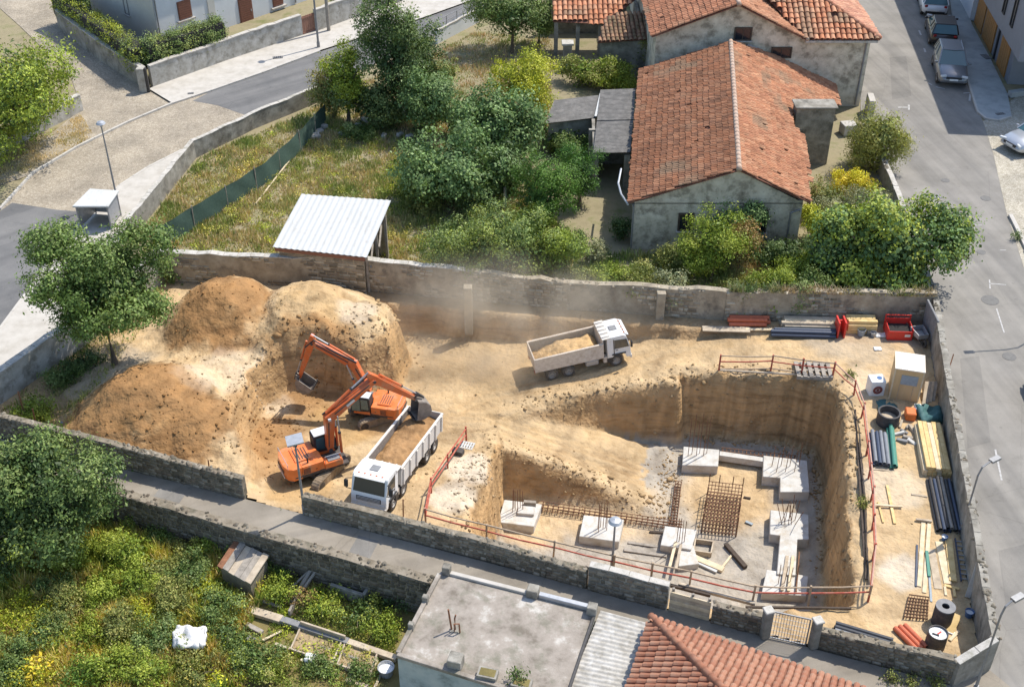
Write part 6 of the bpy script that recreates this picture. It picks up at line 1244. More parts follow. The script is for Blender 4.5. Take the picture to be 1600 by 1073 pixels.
# pallets
def pallet(label, px, py, rz, k=1.0, z=0.0, mat='grey_wood', stack=1):
    p = P(px, py, z)
    for q in range(stack):
        t = thing('pallet', label if q == stack - 1 else label + ' (lower)', 'pallet', p + UPV * (.15 * k * q), rz, 'pallets on the site')
        for i in range(6): M().box((-.5 * k + i * .2 * k, 0, .125 * k), (.12 * k, .8 * k, .025 * k)).build('slat', mat, t, local=True)
        for y in (-.35, 0, .35): M().box((0, y * k, .06 * k), (1.12 * k, .09 * k, .1 * k)).build('bearer', mat, t, local=True)
pallet('grey timber pallet lying behind the far guard rail', 1270, 582, -.05, 1.5, -.05); pallet('small white pallet at the end of the west bank rail', 729, 697, -.3, .6, -.85, 'sheet_white')
solo('concrete_block', 'dark hollow concrete block below the small white pallet', 'block', M().box(P(716, 708, -.7) + UPV * .1, (.5, .3, .22), -.4), 'chassis', bevel=.015)
# --- cabin, tank, ring
cf = [P(1388, 622), P(1434, 629)]; cu = (cf[1] - cf[0]).normalized(); cn = Vector((-cu.y, cu.x, 0)); cw = (cf[1] - cf[0]).length; CH = 1.72
cbn = thing('site_cabin', 'small plywood site cabin with flat pale roof and grey panel', 'cabin', cf[0], math.atan2(cu.y, cu.x)); cd_ = 1.25
M().box((cw / 2, cd_ / 2, CH / 2), (cw, cd_, CH)).build('body', 'ply_cabin', cbn, local=True, bevel=.01)
for i in range(5): M().box((cw * (i + .5) / 5, cd_ / 2, CH + .03), (cw / 5 * .985 + .02, cd_ + .14, .05), 0, -.02).build('roof_board', 'cabin_roof_mat', cbn, local=True)
wn_ = M().box((cw * .55, -.012, CH * .68), (cw * .56, .03, CH * .3)).build('window', 'grey_plastic', cbn, local=True)
for x in (.03, cw - .03): M().box((x, -.012, CH / 2), (.07, .03, CH)).build('corner_batten', 'timber_pale', cbn, local=True)
for x in (cw * .27, cw * .73): M().box((x, -.008, CH * .25), (.02, .018, CH * .5)).build('panel_joint', 'plank_weathered', cbn, local=True)
tk = thing('white_tank', 'white plastic tank with round maroon emblem left of the cabin', 'tank', P(1369, 619), .06); M().box((0, .3, .42), (.7, .62, .84)).build('body', 'white_plastic', tk, local=True, bevel=.06, seg=2)
M().lathe([(0.11, 0), (.22, 0), (.22, .02), (.11, .02), (.11, 0)], 24, Matrix.Translation((0, -.02, .38)) @ AXLE_Y).build('emblem_ring', 'maroon', tk, local=True); M().box((0, -.03, .38), (.12, .012, .14)).build('emblem_core', 'maroon', tk, local=True); M().lathe([(0, .86), (.12, .86), (.12, .83)], 16, Matrix.Translation((.1, .3, 0))).build('cap', 'blue_plastic', tk, local=True)
def ring(label, x, y, r, h, mat, fill, hole=.82, topmat=None, z=0):
    p = P(x, y, z); t = thing('manhole_ring', label, 'ring', p, group='manhole rings in the yard'); M().lathe([(r * hole, .0), (r, 0), (r, h * .45), (r * .97, h * .48), (r, h * .51), (r, h), (r * hole, h), (r * hole, 0)], 28).build('shell', mat, t, local=True)
    M().lathe([(0, h * fill), (r * (hole + .02), h * fill)], 24).build('fill', topmat or 'dark_inside', t, local=True)
    return t
ring('wide black plastic ring with earth inside below the cabin', 1386, 660, .5, .62, 'ring_black', .45, .85, 'clod_fill' if 'clod_fill' in MAT else 'plank_weathered')
ring('dark ring stack with small central hole near the ladder', 1470, 972, .36, .85, 'ring_black', .8, .4); r = bpy.data.objects['manhole_ring.001']; M().lathe([(.14, .852), (.36, .852), (.36, .9), (.14, .9), (.14, .852)], 24).build('top_slab', 'ring_grey', r, local=True)
r = ring('black drum with white cluttered top near the street corner', 1460, 1008, .36, .72, 'ring_black', .9, .9, 'white_plastic'); M().box((.05, .02, .67), (.2, .05, .05), .6).build('clamp', 'red_paint', r, local=True); M().box((-.1, -.05, .67), (.25, .04, .05), -.5).build('strap', 'steel_dark', r, local=True)
solo('orange_crate', 'small orange plastic crate below the cabin', 'crate', M().box(P(1421, 652) + UPV * .2, (.45, .55, .4), -.15), 'orange_plastic', bevel=.04); solo('white_carton', 'white carton behind the orange crate', 'carton', M().box(P(1433, 643) + UPV * .16, (.3, .4, .32), -.1), 'white_plastic', bevel=.02)
for i, (x, y) in enumerate(((1407, 664), (1418, 668), (1412, 676), (1404, 679), (1425, 672), (1418, 685), (1409, 690), (1424, 692))):
    solo('rubble_piece', 'broken offcut in the scrap pile right of the black ring, ' + ORD[i], 'scrap', M().box(P(x, y) + UPV * .07, (random.uniform(.25, .5), random.uniform(.1, .2), .12), random.uniform(0, 3), random.uniform(-.3, .3), random.uniform(-.3, .3)), ['plank_weathered', 'grey_wood', 'ring_grey', 'footing_concrete'][i % 4], 'scrap pile offcuts', bevel=.015)
pipes('slate grey plastic pipe in the row beside the guard rail', 'grey pipes beside the guard rail', P(1377, 730), P(1371, 680), .085, [5, 4], 'pipe_grey', jl=.06, mats=['pipe_grey', 'pipe_blue', 'pipe_grey']); pipes('green plastic pipe lying right of the grey pipes', 'green pipes', P(1396, 733), P(1390, 670), .09, [2, 1], 'pipe_green', jl=.12)
board('batten under the grey pipes', (1362, 733, 1398, 735), .08, .06, 'plank_weathered')
beams('yellow shuttering beam in the stack against the street wall', 'yellow beams against the street wall', P(1463, 745), P(1448, 672), .19, .16, [6, 6, 5], 'timber_yellow', jl=.05, mats=['timber_yellow', 'timber_yellow', 'timber_pale'])
pipes('dark steel tube in the bundle below the yellow beams', 'dark steel tubes by the street wall', P(1483, 832), P(1466, 752), .075, [7, 6], 'steel_dark', jl=.1, mats=['steel_dark', 'grey_wood', 'steel_dark', 'pipe_blue'])
board('yellow batten of the timber cross lying in the yard', (1386, 758, 1398, 818), .12, .07, 'timber_yellow'); board('crossing batten of the timber cross in the yard', (1362, 788, 1410, 791), .1, .06, 'timber_pale', .07); board('yellow batten left of the timber cross', (1372, 784, 1380, 816), .08, .06, 'timber_yellow'); board('short batten beside the dark tubes', (1424, 772, 1449, 776), .1, .07, 'plank_weathered')
for px, w, h, mt, lb in (((1443, 812, 1436, 916), .17, .06, 'timber_pale', 'long pale plank, leftmost pale one of the loose planks'), ((1452, 818, 1444, 926), .16, .06, 'timber_pale', 'long pale plank second from the left in the loose planks'), ((1433, 851, 1431, 916), .08, .06, 'pipe_blue', 'thin dark blue batten at the left of the loose planks'), ((1455, 858, 1466, 920), .3, .05, 'plank_weathered', 'wide weathered plank in the middle of the loose planks'), ((1467, 846, 1481, 912), .3, .06, 'timber_pale', 'wide pale plank right of the weathered one'), ((1482, 842, 1489, 908), .28, .1, 'timber_yellow', 'wide yellow plank at the right of the loose planks'), ((1452, 898, 1455, 940), .09, .06, 'grey_plastic', 'short bluish batten at the foot of the loose planks'), ((1431, 811, 1456, 814), .1, .08, 'plank_weathered', 'cross batten at the head of the loose planks'), ((1475, 914, 1499, 920), .12, .08, 'timber_yellow', 'yellow bearer under the foot of the wide planks'), ((1478, 930, 1476, 916), .1, .07, 'timber_pale', 'short pale offcut below the wide planks, left one'), ((1492, 932, 1490, 918), .1, .07, 'timber_yellow', 'short yellow offcut below the wide planks, right one'), ((1448, 860, 1452, 900), .12, .05, 'pipe_green', 'short greenish board crossing the loose planks')): board(lb, px, w, h, mt, .0 if 'cross' not in lb else .07)
ld = thing('ladder', 'dark aluminium ladder lying along the street wall', 'ladder', P(1500, 840)); la, lb_ = P(1500, 842, .06), P(1510, 908, .06); ln = Vector((-(lb_ - la).y, (lb_ - la).x, 0)).normalized() * .19
for s in (-1, 1): M().beam(la + ln * s, lb_ + ln * s, .05, .08).build('stile', 'pipe_blue', ld)
for i in range(9): p = la.lerp(lb_, (i + .5) / 9); M().tube([p - ln, p + ln], .022, 6).build('rung', 'galvanised', ld)
solo('concrete_post', 'square concrete post leaning at the street wall', 'post', M().beam(P(1512, 932), P(1530, 878, 1.35), .2, .2), 'wall_white', bevel=.015)
bucket('blue rimmed white tub in the corner of the yard', 1513, 962, .16, .28, 'blue_plastic', 'white_plastic'); bucket('blue and white can beside the dark tubes', 1475, 843, .12, .2, 'blue_plastic', 'white_plastic')
pipes('orange drain pipe lying near the front wall', 'orange drain pipes near the front wall', P(1402, 978), P(1438, 1014), .1, [3], 'pipe_orange', jl=.15); pipes('black pipe with pale stripe behind the front wall', 'black pipes behind the front wall', P(1304, 985), P(1394, 1012), .085, [4, 3], 'pipe_black', jl=.06, mats=['pipe_black', 'pipe_grey', 'pipe_black'])
cage('rusty red reinforcement mesh lying near the orange pipes', [(1412, 966), (1448, 970), (1450, 936), (1420, 932)], .12, 7, 7, 0.0, .014, name='rebar_mesh')
board('yellow board leaning beside the black drum', (1480, 986, 1493, 958), .45, .05, 'timber_yellow', .0, .25); board('white board end in the yard corner', (1466, 978, 1492, 990), .16, .05, 'white_plastic'); board('pale batten in front of the yard corner', (1484, 1000, 1498, 985), .12, .06, 'timber_pale')
for i in range(4): board('rough board leaning on the street wall behind the cabin, ' + ORD[i], (1443 + i * 5, 632 - i * 2, 1448 + i * 5, 596), .15, .05, ['plank_weathered', 'grey_wood'][i % 2], .0, .5, group='boards leaning behind the cabin')
# stakes on the rubble
for (x, y, z, h, lb) in ((327, 735, .3, .6, 'rusty stake in the soil near the front wall'), (630, 805, 0, .9, 'thin rusty stake right of the white tipper'), (58, 668, 0, 1.1, 'bent iron stake at the far left wall'), (40, 655, .0, 1.6, 'iron fence stake beside the white stained wall')): p = P(x, y, z); solo('iron_stake', lb, 'stake', M().tube([p - UPV * .1, p + Vector((.04, 0, h))], .03, 6), 'rust')
solo('steel_plate', 'grey steel plate lying beside the left soil heap', 'plate', M().box(P(111, 661) + UPV * .1, (.85, .35, .06), -.1), 'metal_grey', bevel=.01)

# ------------------------------------------------------------------ street furniture and the lower garden's things
def lamp(label, px, py, h, head='disc', arm=0.0, az=0.0, z=0.0, r=.05):
    t = thing('street_lamp', label, 'street lamp', P(px, py, z), az, 'street lamps'); B = lambda m, n, mt: m.build(n, mt, t, local=True)
    B(M().tube([(0, 0, 0), (0, 0, .5)], r * 1.7, 10), 'base', 'metal_grey')
    pts = [(0, 0, .3), (0, 0, h)] if not arm else [(0, 0, .3), (0, 0, h - .5), (arm * .25, 0, h - .12), (arm, 0, h)]
    B(M().tube(pts, [r * 1.2] + [r * .75] * (len(pts) - 1), 8), 'pole', 'metal_grey')
    if head == 'disc': B(M().lathe([(0, h + .16), (.2, h + .1), (.27, h), (.1, h - .05), (.06, h - .2)], 18), 'lantern', 'galvanised'); B(M().lathe([(0, h - .03), (.22, h - .01)], 18), 'diffuser', 'white_plastic')
    elif head == 'panel': B(M().box((0, 0, h + .06), (.66, .56, .08), .3, .1, -.08), 'lantern', 'galvanised'); B(M().box((0, 0, h), (.5, .4, .05), .3, .1, -.08), 'diffuser', 'lamp_clear'); B(M().box((0, 0, h - .12), (.16, .16, .24)), 'neck', 'steel_dark')
    else: B(M().box((arm + .25, 0, h + .02), (.46, .22, .1), 0, 0, -.05), 'lantern', 'metal_grey'); B(M().box((arm + .27, 0, h - .045), (.42, .18, .04), 0, 0, -.05), 'diffuser', 'lamp_clear')
    return t
lamp('slim grey lamp post on the pavement beside the white shelter', 184, 316, 5.0, 'disc'); lamp('tall grey lamp post on the pavement by the brown gate', 498, 76, 7.5, 'disc', r=.07)
lamp('lamp post with square panel head in front of the orange excavator', 476, 802, 3.9, 'panel'); lamp('slim dark lamp post with round head in front of the pit', 956, 890, 2.6, 'disc', r=.045)
lamp('street lamp with flat arm head beside the dark tubes', 1501, 832, 3.6, 'arm', .5, .5); lamp('street lamp with white head at the street corner of the alley', 1521, 1084, 4.6, 'arm', .35, .5)
lamp('street lamp reaching in over the road from the right edge', 1640, 515, 4.6, 'arm', 2.0, math.pi + .08)
solo('utility_pole', 'wooden utility pole against the stained street wall', 'pole', M().tube([P(514, 50), P(514, 50) + UPV * 7], [.14, .1], 8), 'grey_wood')
solo('rust_rod', 'thin rusty rod leaning outside the street wall', 'rod', M().beam(P(1478, 592), P(1490, 553, .9), .05, .05), 'rust'); solo('thin_rod', 'thin dark rod above the garden wall by the road', 'rod', M().beam(P(1417, 338), P(1427, 322, .9), .04, .04), 'steel_dark')
# shelter
sp = [P(124, 362), P(177, 362), P(193, 338), P(150, 335)]; c = (sp[0] + sp[1] + sp[2] + sp[3]) / 4; st_ = thing('bus_shelter', 'small white roofed shelter with glass sides on the pavement', 'shelter', c); cc = [c + (p - c) * .9 for p in sp]
M().prism([c + (p - c) * 1.04 for p in sp], 1.55, 1.66).build('roof', 'sheet_white', st_, bevel=.02)
for p in cc: M().box(p + UPV * .8, (.07, .07, 1.5)).build('post', 'metal_grey', st_)
for a, b in ((cc[1], cc[2]), (cc[3], cc[0]), (cc[2], cc[3])): M().beam(a + UPV * .85, b + UPV * .85, .02, 1.2).build('side_panel', 'galvanised', st_)
# green mesh fences: posts and sagging netting with thickness
def net(label, pts, h, mat='mesh_green', cat='fence', seed=0):
    t = thing('mesh_fence', label, cat, pts[0]); V = []; n = 0; cols = []
    for a, b in zip(pts[:-1], pts[1:]):
        k = max(3, int((b - a).length / .35))
        for i in range(k + (1 if b is pts[-1] else 0)): cols.append(a.lerp(b, i / k))
    W = [(c_.x + .025 * math.sin(i * 1.3 + j), c_.y + .02 * math.cos(i * .9 + j * 2), c_.z + .03 + h * j / 4 - (.06 * abs(math.sin(i * .45)) if j == 4 else 0)) for i, c_ in enumerate(cols) for j in range(5)]; m = len(W)
    q = [(i * 5 + j, (i + 1) * 5 + j, (i + 1) * 5 + j + 1, i * 5 + j + 1) for i in range(len(cols) - 1) for j in range(4)]
    W2 = [(x + .012, y + .012, z) for x, y, z in W]; np_mesh('netting', W + W2, q + [tuple(reversed([v_ + m for v_ in f])) for f in q], mat, t)
    for i in range(0, len(cols), 7): M().tube([cols[i] - UPV * .05, cols[i] + UPV * (h + .12)], .035, 6).build('post', 'grey_wood', t)
    return t
net('long green windbreak mesh fence across the dry garden', [P(252, 389), P(305, 357), P(364, 320), P(420, 284), P(470, 237), P(510, 192)], 1.35); net('short green mesh fence between fig tree and dark conifers', [P(788, 328), P(800, 292), P(812, 252)], 1.3)
board('long pale pole lying beside the green mesh fence', (400, 318, 498, 192), .08, .08, 'timber_pale', .05, name='pole', cat='pole')
wl_ = wall('white rendered retaining wall with railing below the upper road', [P(682, 68), P(746, 34)], [1.0, 1.0], mat='white_plaster', stones=None, cap='concrete_pale', name='garden_wall', th=.25)
a, b = P(682, 68), P(746, 34)
for z in (1.35, 1.7): M().tube([a + UPV * z, b + UPV * z], .03, 6).build('rail', 'metal_grey', wl_)
for i in range(5): p = a.lerp(b, i / 4); M().tube([p + UPV * 1.0, p + UPV * 1.72], .03, 6).build('post', 'metal_grey', wl_)
wall('low stone garden wall between the house garden and the road', [P(1372, 262), P(1402, 338), P(1428, 420), P(1448, 478)], [1.1, 1.1, 1.1, 1.2], mat='wall_dirty', stones=None, name='garden_wall', th=.3, capw=.0, caph=.03, rubble=True)
solo('blue_barrel', 'blue plastic barrel lying near the squat pier', 'barrel', M().lathe([(0, 0), (.28, 0), (.3, .1), (.3, .75), (.28, .85), (0, .85)], 16, Matrix.Translation(P(873, 112) + UPV * .3) @ Matrix.Rotation(R(90), 4, 'Y')), 'blue_plastic', smooth=True)
solo('white_crate', 'white crate stacked behind the upper house corner', 'crate', M().box(P(1324, 208) + UPV * .35, (.9, .8, .7), .2), 'concrete_pale', bevel=.03); solo('leaning_board', 'white panel leaning between house corner and road', 'panel', M().box(P(1357, 178) + UPV * .6, (.4, 1.3, 1.2), -.1), 'concrete_pale', bevel=.02)
for i, (x, y) in enumerate(((560, 198), (572, 190), (600, 215), (625, 213), (498, 208), (505, 200), (535, 212), (640, 216), (492, 215))):
    o = M().box((0, 0, .12), (random.uniform(.4, .8), random.uniform(.3, .5), .28), random.uniform(0, 3), .15, .1); o.v = [v_ + P(x, y) for v_ in o.v]; solo('rock', ['pale rubble rock at the edge of the dark shrubs', 'small rock at the fence end in the dry garden'][1 if x < 510 else 0] + ', ' + ORD[i], 'rock', o, 'coping_stone', 'rocks in the dry garden', bevel=.06)
# lower garden: shack, trough, kerbs, tub, sack
zl = LOWZ
sa = [P(339, 882, zl + 1.1), P(366, 842, zl + 1.25), P(421, 868, zl + 1.25), P(392, 913, zl + 1.1)]; shk = thing('garden_shack', 'collapsing shack with rusty edged plank roof below the alley', 'shed', V3(sa[0], zl))
for i in range(6):
    p0 = sa[0].lerp(sa[3], i / 6); p1 = sa[0].lerp(sa[3], (i + .96) / 6); q0 = sa[1].lerp(sa[2], i / 6); q1 = sa[1].lerp(sa[2], (i + .96) / 6); e = UPV * random.uniform(-.05, .05)
    m = M(); m.add([p0 + e, p1 + e, q1 + e, q0 + e, p0 + e - UPV * .05, p1 + e - UPV * .05, q1 + e - UPV * .05, q0 + e - UPV * .05], [(0, 1, 2, 3), (7, 6, 5, 4), (0, 4, 5, 1), (1, 5, 6, 2), (2, 6, 7, 3), (3, 7, 4, 0)]); m.build('roof_board', ['rust', 'grey_wood', 'plank_weathered', 'grey_wood', 'grey_wood', 'plank_weathered'][i], shk)
cs = (sa[0] + sa[1] + sa[2] + sa[3]) / 4; ins = [cs + (p - cs) * .88 for p in sa]; M().prism(ins, zl - .1, zl + 1.0).build('wall', 'wall_mortar', shk)
for px, w, lb, zz_ in (((455, 940, 497, 872), .14, 'grey rotten beam leaning below the retaining wall, thickest', .9), ((462, 938, 500, 882), .1, 'grey rotten batten leaning beside the thick beam', .8), ((448, 925, 490, 885), .08, 'thin rotten batten left of the thick beam', .7), ((458, 948, 478, 905), .16, 'short rotten board at the foot of the beams', .4)): board(lb, px, w, .1, 'grey_wood', zl + .05, zl + zz_, name='rotten_beam', cat='beam')
tw = thing('garden_trough', 'low concrete trough walls with plants below the alley', 'trough', P(518, 925, zl))
for a, b in (((518, 927), (569, 944)), ((569, 944), (597, 906))): M().beam(P(*a, zl) + UPV * .3, P(*b, zl) + UPV * .3, .14, .6).build('side', 'wall_dirty', tw, bevel=.02)
for px, w, h, mt, lb in (((381, 950, 440, 968), .35, .18, 'plank_weathered', 'pale thick plank at the left end of the garden kerb'), ((440, 968, 544, 1003), .28, .22, 'ring_grey', 'long grey concrete garden kerb in the lower garden'), ((544, 1003, 620, 1029), .26, .2, 'plank_weathered', 'brown garden kerb ending at the flat roofed outbuilding'), ((385, 975, 410, 988), .2, .12, 'grey_wood', 'short grey board above the sack'), ((384, 995, 398, 1001), .2, .14, 'ring_grey', 'short concrete block right of the sack'), ((470, 1030, 525, 1052), .1, .08, 'timber_pale', 'pale batten lying among the lower garden weeds'), ((540, 1062, 575, 1073), .18, .14, 'plank_weathered', 'brown board at the bottom edge of the garden'), ((590, 1030, 574, 1060), .08, .08, 'timber_pale', 'thin pale batten left of the round tub')): board(lb, px, w, h, mt, zl + .03)
for i, (px, w, h, mt) in enumerate((((400, 935, 440, 948), .12, .08, 'grey_wood'), ((452, 958, 470, 925), .1, .3, 'grey_wood'), ((470, 975, 540, 998), .08, .4, 'plank_weathered'), ((500, 1010, 560, 1030), .14, .08, 'grey_wood'), ((430, 1005, 475, 1020), .12, .06, 'plank_weathered'), ((545, 1035, 552, 1070), .12, .08, 'grey_wood'), ((505, 900, 560, 918), .1, .08, 'grey_wood'), ((410, 1000, 440, 985), .1, .06, 'timber_pale'), ((355, 940, 385, 955), .14, .06, 'grey_wood'), ((585, 1075, 600, 1040), .1, .06, 'plank_weathered'))): board('old timber lying among the lower garden beds, ' + ORD[i], px, w, h, mt, LOWZ + .04, group='old timbers of the lower garden', name='old_timber', cat='timber')
for i, q in enumerate((((470, 985), (535, 1005), (520, 1040), (455, 1018)), ((540, 1008), (590, 1025), (578, 1060), (528, 1042)))):
    c_ = [P(x, y, LOWZ) for x, y in q]; bd_ = thing('garden_bed', ['empty earth bed framed with old boards below the garden kerb', 'smaller earth bed framed with boards near the round tub'][i], 'garden bed', c_[0]); M().prism(c_, LOWZ - .05, LOWZ + .1).build('earth', 'bed_earth', bd_)
    for k in range(4): M().beam(c_[k] + UPV * .1, c_[(k + 1) % 4] + UPV * .1, .06, .24 - .006 * k).build('edge_board', 'plank_weathered', bd_)
bucket('round pale tub with white contents beside the outbuilding', 604, 1052, .3, .4, 'galvanised', 'white_plastic', zl, 'tub', 'tub')
crumpled('sack', 'crumpled white sack lying in the overgrown garden', 'sack', 298, 998, .62, 'sack', .42, zl + .62, 15, .8)
crumpled('plastic_bag', 'small white plastic bag among the weeds near the sack', 'plastic bag', 485, 1030, .2, 'white_plastic', .3, zl + .2)
# clods of soil
def clods():
    N = 5200; V = []; C = []; tri = np.array([(0, 2, 4), (2, 1, 4), (1, 3, 4), (3, 0, 4), (2, 0, 5), (1, 2, 5), (3, 1, 5), (0, 3, 5)]); oct_ = np.array([(1, 0, 0), (-1, 0, 0), (0, 1, 0), (0, -1, 0), (0, 0, 1), (0, 0, -1)], float)
    pts = []; zones = [(212, 645, 1, 3.4, 900, .07), (290, 690, .6, 2.2, 450, .06), (345, 485, 1.8, 3.0, 700, .06), (480, 490, 1.8, 3.0, 500, .045), (575, 540, .6, 1.6, 450, .08), (500, 620, -.8, 2.6, 500, .06), (430, 690, -.3, 2.4, 500, .07), (400, 640, .4, 1.6, 300, .08), (720, 730, -.5, 1.6, 350, .06), (750, 760, -1, 1.2, 300, .07), (480, 760, -.5, 2.4, 250, .05), (690, 760, -.3, 2.2, 120, .04), (1380, 800, 0, 4.5, 200, .03), (1000, 560, -.8, 5, 250, .04), (700, 620, -1.3, 4, 250, .04)]
    for (px, py, z, r, n, s) in zones:
        c_ = P(px, py, z)
        for _ in range(int(n * .3)): a_ = random.uniform(0, 6.28); q = r * math.sqrt(random.random()); pts.append((c_.x + q * math.cos(a_), c_.y + q * math.sin(a_), s))
    def along(line, w, n, s):
        line = [Vector(p) for p in line]; Ls = [(b - a).length for a, b in zip(line[:-1], line[1:])]; T = sum(Ls)
        for _ in range(n):
            d = random.random() * T; j = 0
            while d > Ls[j]: d -= Ls[j]; j += 1
            p = line[j].lerp(line[j + 1], d / Ls[j]); pts.append((p.x + random.gauss(0, w), p.y + random.gauss(0, w), s * random.uniform(.7, 1.6)))
    cen = sum((Vector(p_) for p_ in CUT[6:13]), Vector()) / 7; ins_ = [Vector(p_) + (cen - Vector(p_)).normalized() * .8 for p_ in CUT[6:13]]; along(ins_, .16, 420, .07); along(CUT[1:9], .4, 520, .07); along(CUT[8:12], .35, 320, .08); along(RAMP_S, .4, 380, .07); along(CUT[-5:], .5, 400, .07); along([RAMP_S[-1], RAMP_N[-1]], .5, 250, .07); along([P(612, 478, .8), P(628, 510, .8), P(612, 552, .5), P(560, 578, .3), P(505, 552, .6), P(440, 548, .9), P(392, 590, .8), P(372, 650, .7)], .45, 450, .08)
    A = np.array(pts); A = A[sdist(A[:, 0], A[:, 1], SITE) > .5]; Z = site_z(A[:, 0], A[:, 1]); n = len(A); s = A[:, 2] * .5 * RNG.lognormal(0, .5, n)
    rot = RNG.random(n) * 6.28; o = oct_[None] * (1 + .5 * (RNG.random((n, 6, 1)) - .5)) * np.array((1.2, .9, .75)); x = o[..., 0] * np.cos(rot)[:, None] - o[..., 1] * np.sin(rot)[:, None]; y = o[..., 0] * np.sin(rot)[:, None] + o[..., 1] * np.cos(rot)[:, None]
    V = np.stack([x * s[:, None] + A[:, 0:1], y * s[:, None] + A[:, 1:2], o[..., 2] * s[:, None] + (Z + s * .15)[:, None]], -1).reshape(-1, 3)
    # each clod takes the colour of the soil it lies on, a little darker or lighter
    X = A[:, 0]; Y = A[:, 1]; base = TAN[None] * np.ones((n, 1))
    for (px, py, z, r, c_, a_) in BLOBS:
        p = P(px, py, z); k = (a_ * (1 - sstep(.7, 1.15, np.hypot(X - p.x, Y - p.y) / r)))[:, None]; base = base * (1 - k) + c_ * k
    base = base * RNG.uniform(.68, 1.02, (n, 1)) * np.array((1.0, .93, .82)); C = np.repeat(base, 6, 0); Fc = (np.arange(n)[:, None, None] * 6 + tri[None]).reshape(-1, 3)
    o_ = np_mesh('soil_clods', V, Fc, 'clod', col=C); tag(o_, 'loose clods of soil scattered over heaps, rims and ramp', 'soil', kind='stuff')
clods()

# ------------------------------------------------------------------ vegetation
LEAFK = 2.0
def leaf_cloud(lobes, n, leaf, cols, clump=26, shell=.62, droop=.0, aspect=.55, spread=None, gap=.0):
    """leaf faces in clumps through ellipsoid lobes [(centre, radii)]: verts, faces, colours"""
    n = int(n * 2.6); leaf = leaf * .72; cols = [tuple(min(.75, x * LEAFK) for x in c_) for c_ in cols]
    vol = np.array([np.prod(l[1]) ** (2 / 3) for l in lobes]); nc = max(4, n // clump); which = RNG.choice(len(lobes), nc, p=vol / vol.sum())
    C0 = np.array([tuple(l[0]) for l in lobes])[which]; R0 = np.array([tuple(l[1]) for l in lobes])[which]
    d = RNG.normal(size=(nc, 3)); d /= np.linalg.norm(d, axis=1)[:, None]; rad = shell + (1 - shell) * RNG.random(nc) ** .6; rad *= 1 + .16 * RNG.normal(size=nc) * .7
    cc = C0 + d * R0 * rad[:, None]
    lt = RNG.random(len(lobes)); ctone = RNG.lognormal(0, .16, nc); cmix = np.clip(.6 * lt[which] + .4 * RNG.random(nc), 0, 1)
    k = np.repeat(np.arange(nc), clump); m = len(k); sp = spread or leaf * 1.45
    off = RNG.normal(size=(m, 3)) * sp * np.array((1, 1, .75)); p = cc[k] + off
    if droop: p[:, 2] -= np.abs(RNG.normal(size=m)) * droop
    nrm = d[k] * .9 + np.array((0, 0, .5)) + RNG.normal(size=(m, 3)) * .42; nrm /= np.linalg.norm(nrm, axis=1)[:, None]
    t = np.cross(nrm, RNG.normal(size=(m, 3))); t /= np.linalg.norm(t, axis=1)[:, None] + 1e-9; t[:, 2] -= .35 * (1 if droop == 0 else 2); t /= np.linalg.norm(t, axis=1)[:, None]; b = np.cross(nrm, t)
    s = leaf * RNG.uniform(.6, 1.35, m)[:, None]
    V = np.stack([p - t * s * .5, p + b * s * aspect * .5 + nrm * s * .06, p + t * s * .55 - nrm * s * .08, p - b * s * aspect * .5 + nrm * s * .06], 1).reshape(-1, 3)
    F_ = np.arange(m * 4).reshape(m, 4); cl = np.array(cols)
    mix = np.clip(cmix[k] + RNG.normal(size=m) * .22, 0, .999) * (len(cl) - 1); i0 = mix.astype(int); fr = (mix - i0)[:, None]; col = cl[i0] * (1 - fr) + cl[np.minimum(i0 + 1, len(cl) - 1)] * fr
    col = col * (ctone[k] * RNG.uniform(.78, 1.22, m))[:, None]
    return V, F_, np.repeat(col, 4, 0)
def lobes_of(c, r, n, f=.5, seed=None):
    c = np.array(c); r = np.array(r) * 1.04; L = [(c, r * .6)]; n = int(n * 2.0); f = f * .72; g1, g2 = RNG.random(2) * 6.28
    for i in range(n):
        d = RNG.normal(size=3); d /= np.linalg.norm(d); d[2] = d[2] * .8 + .1; az = math.atan2(d[1], d[0]); q = f * RNG.uniform(.55, 1.25); wob = 1 + .16 * math.sin(2 * az + g1) * math.cos(2.3 * d[2] + g2) + RNG.normal() * .08; L.append((c + d * r * wob * (1 - q * .3 - .12 * RNG.random()), np.full(3, (r[0] * r[1] * r[2]) ** (1 / 3)) * q * np.array((1, 1, .85))))
    return L
G_DARK = [(.024, .042, .013), (.045, .072, .022), (.085, .112, .042)]; G_MID = [(.040, .066, .017), (.078, .108, .028), (.128, .155, .055)]; G_FIG = [(.045, .075, .026), (.080, .122, .040), (.125, .170, .065)]
G_YEL = [(.11, .13, .012), (.20, .21, .018), (.30, .29, .03)]; G_OLIVE = [(.07, .085, .022), (.125, .135, .036), (.19, .175, .055)]; G_LIGHT = [(.075, .105, .014), (.14, .17, .022), (.21, .225, .04)]; G_RED = [(.12, .075, .03), (.2, .125, .05)]; G_GOLD = [(.32, .24, .02), (.5, .38, .03)]; G_GREY = [(.09, .10, .05), (.15, .155, .085), (.2, .19, .10)]; G_STRAW = [(.20, .155, .05), (.30, .235, .085)]
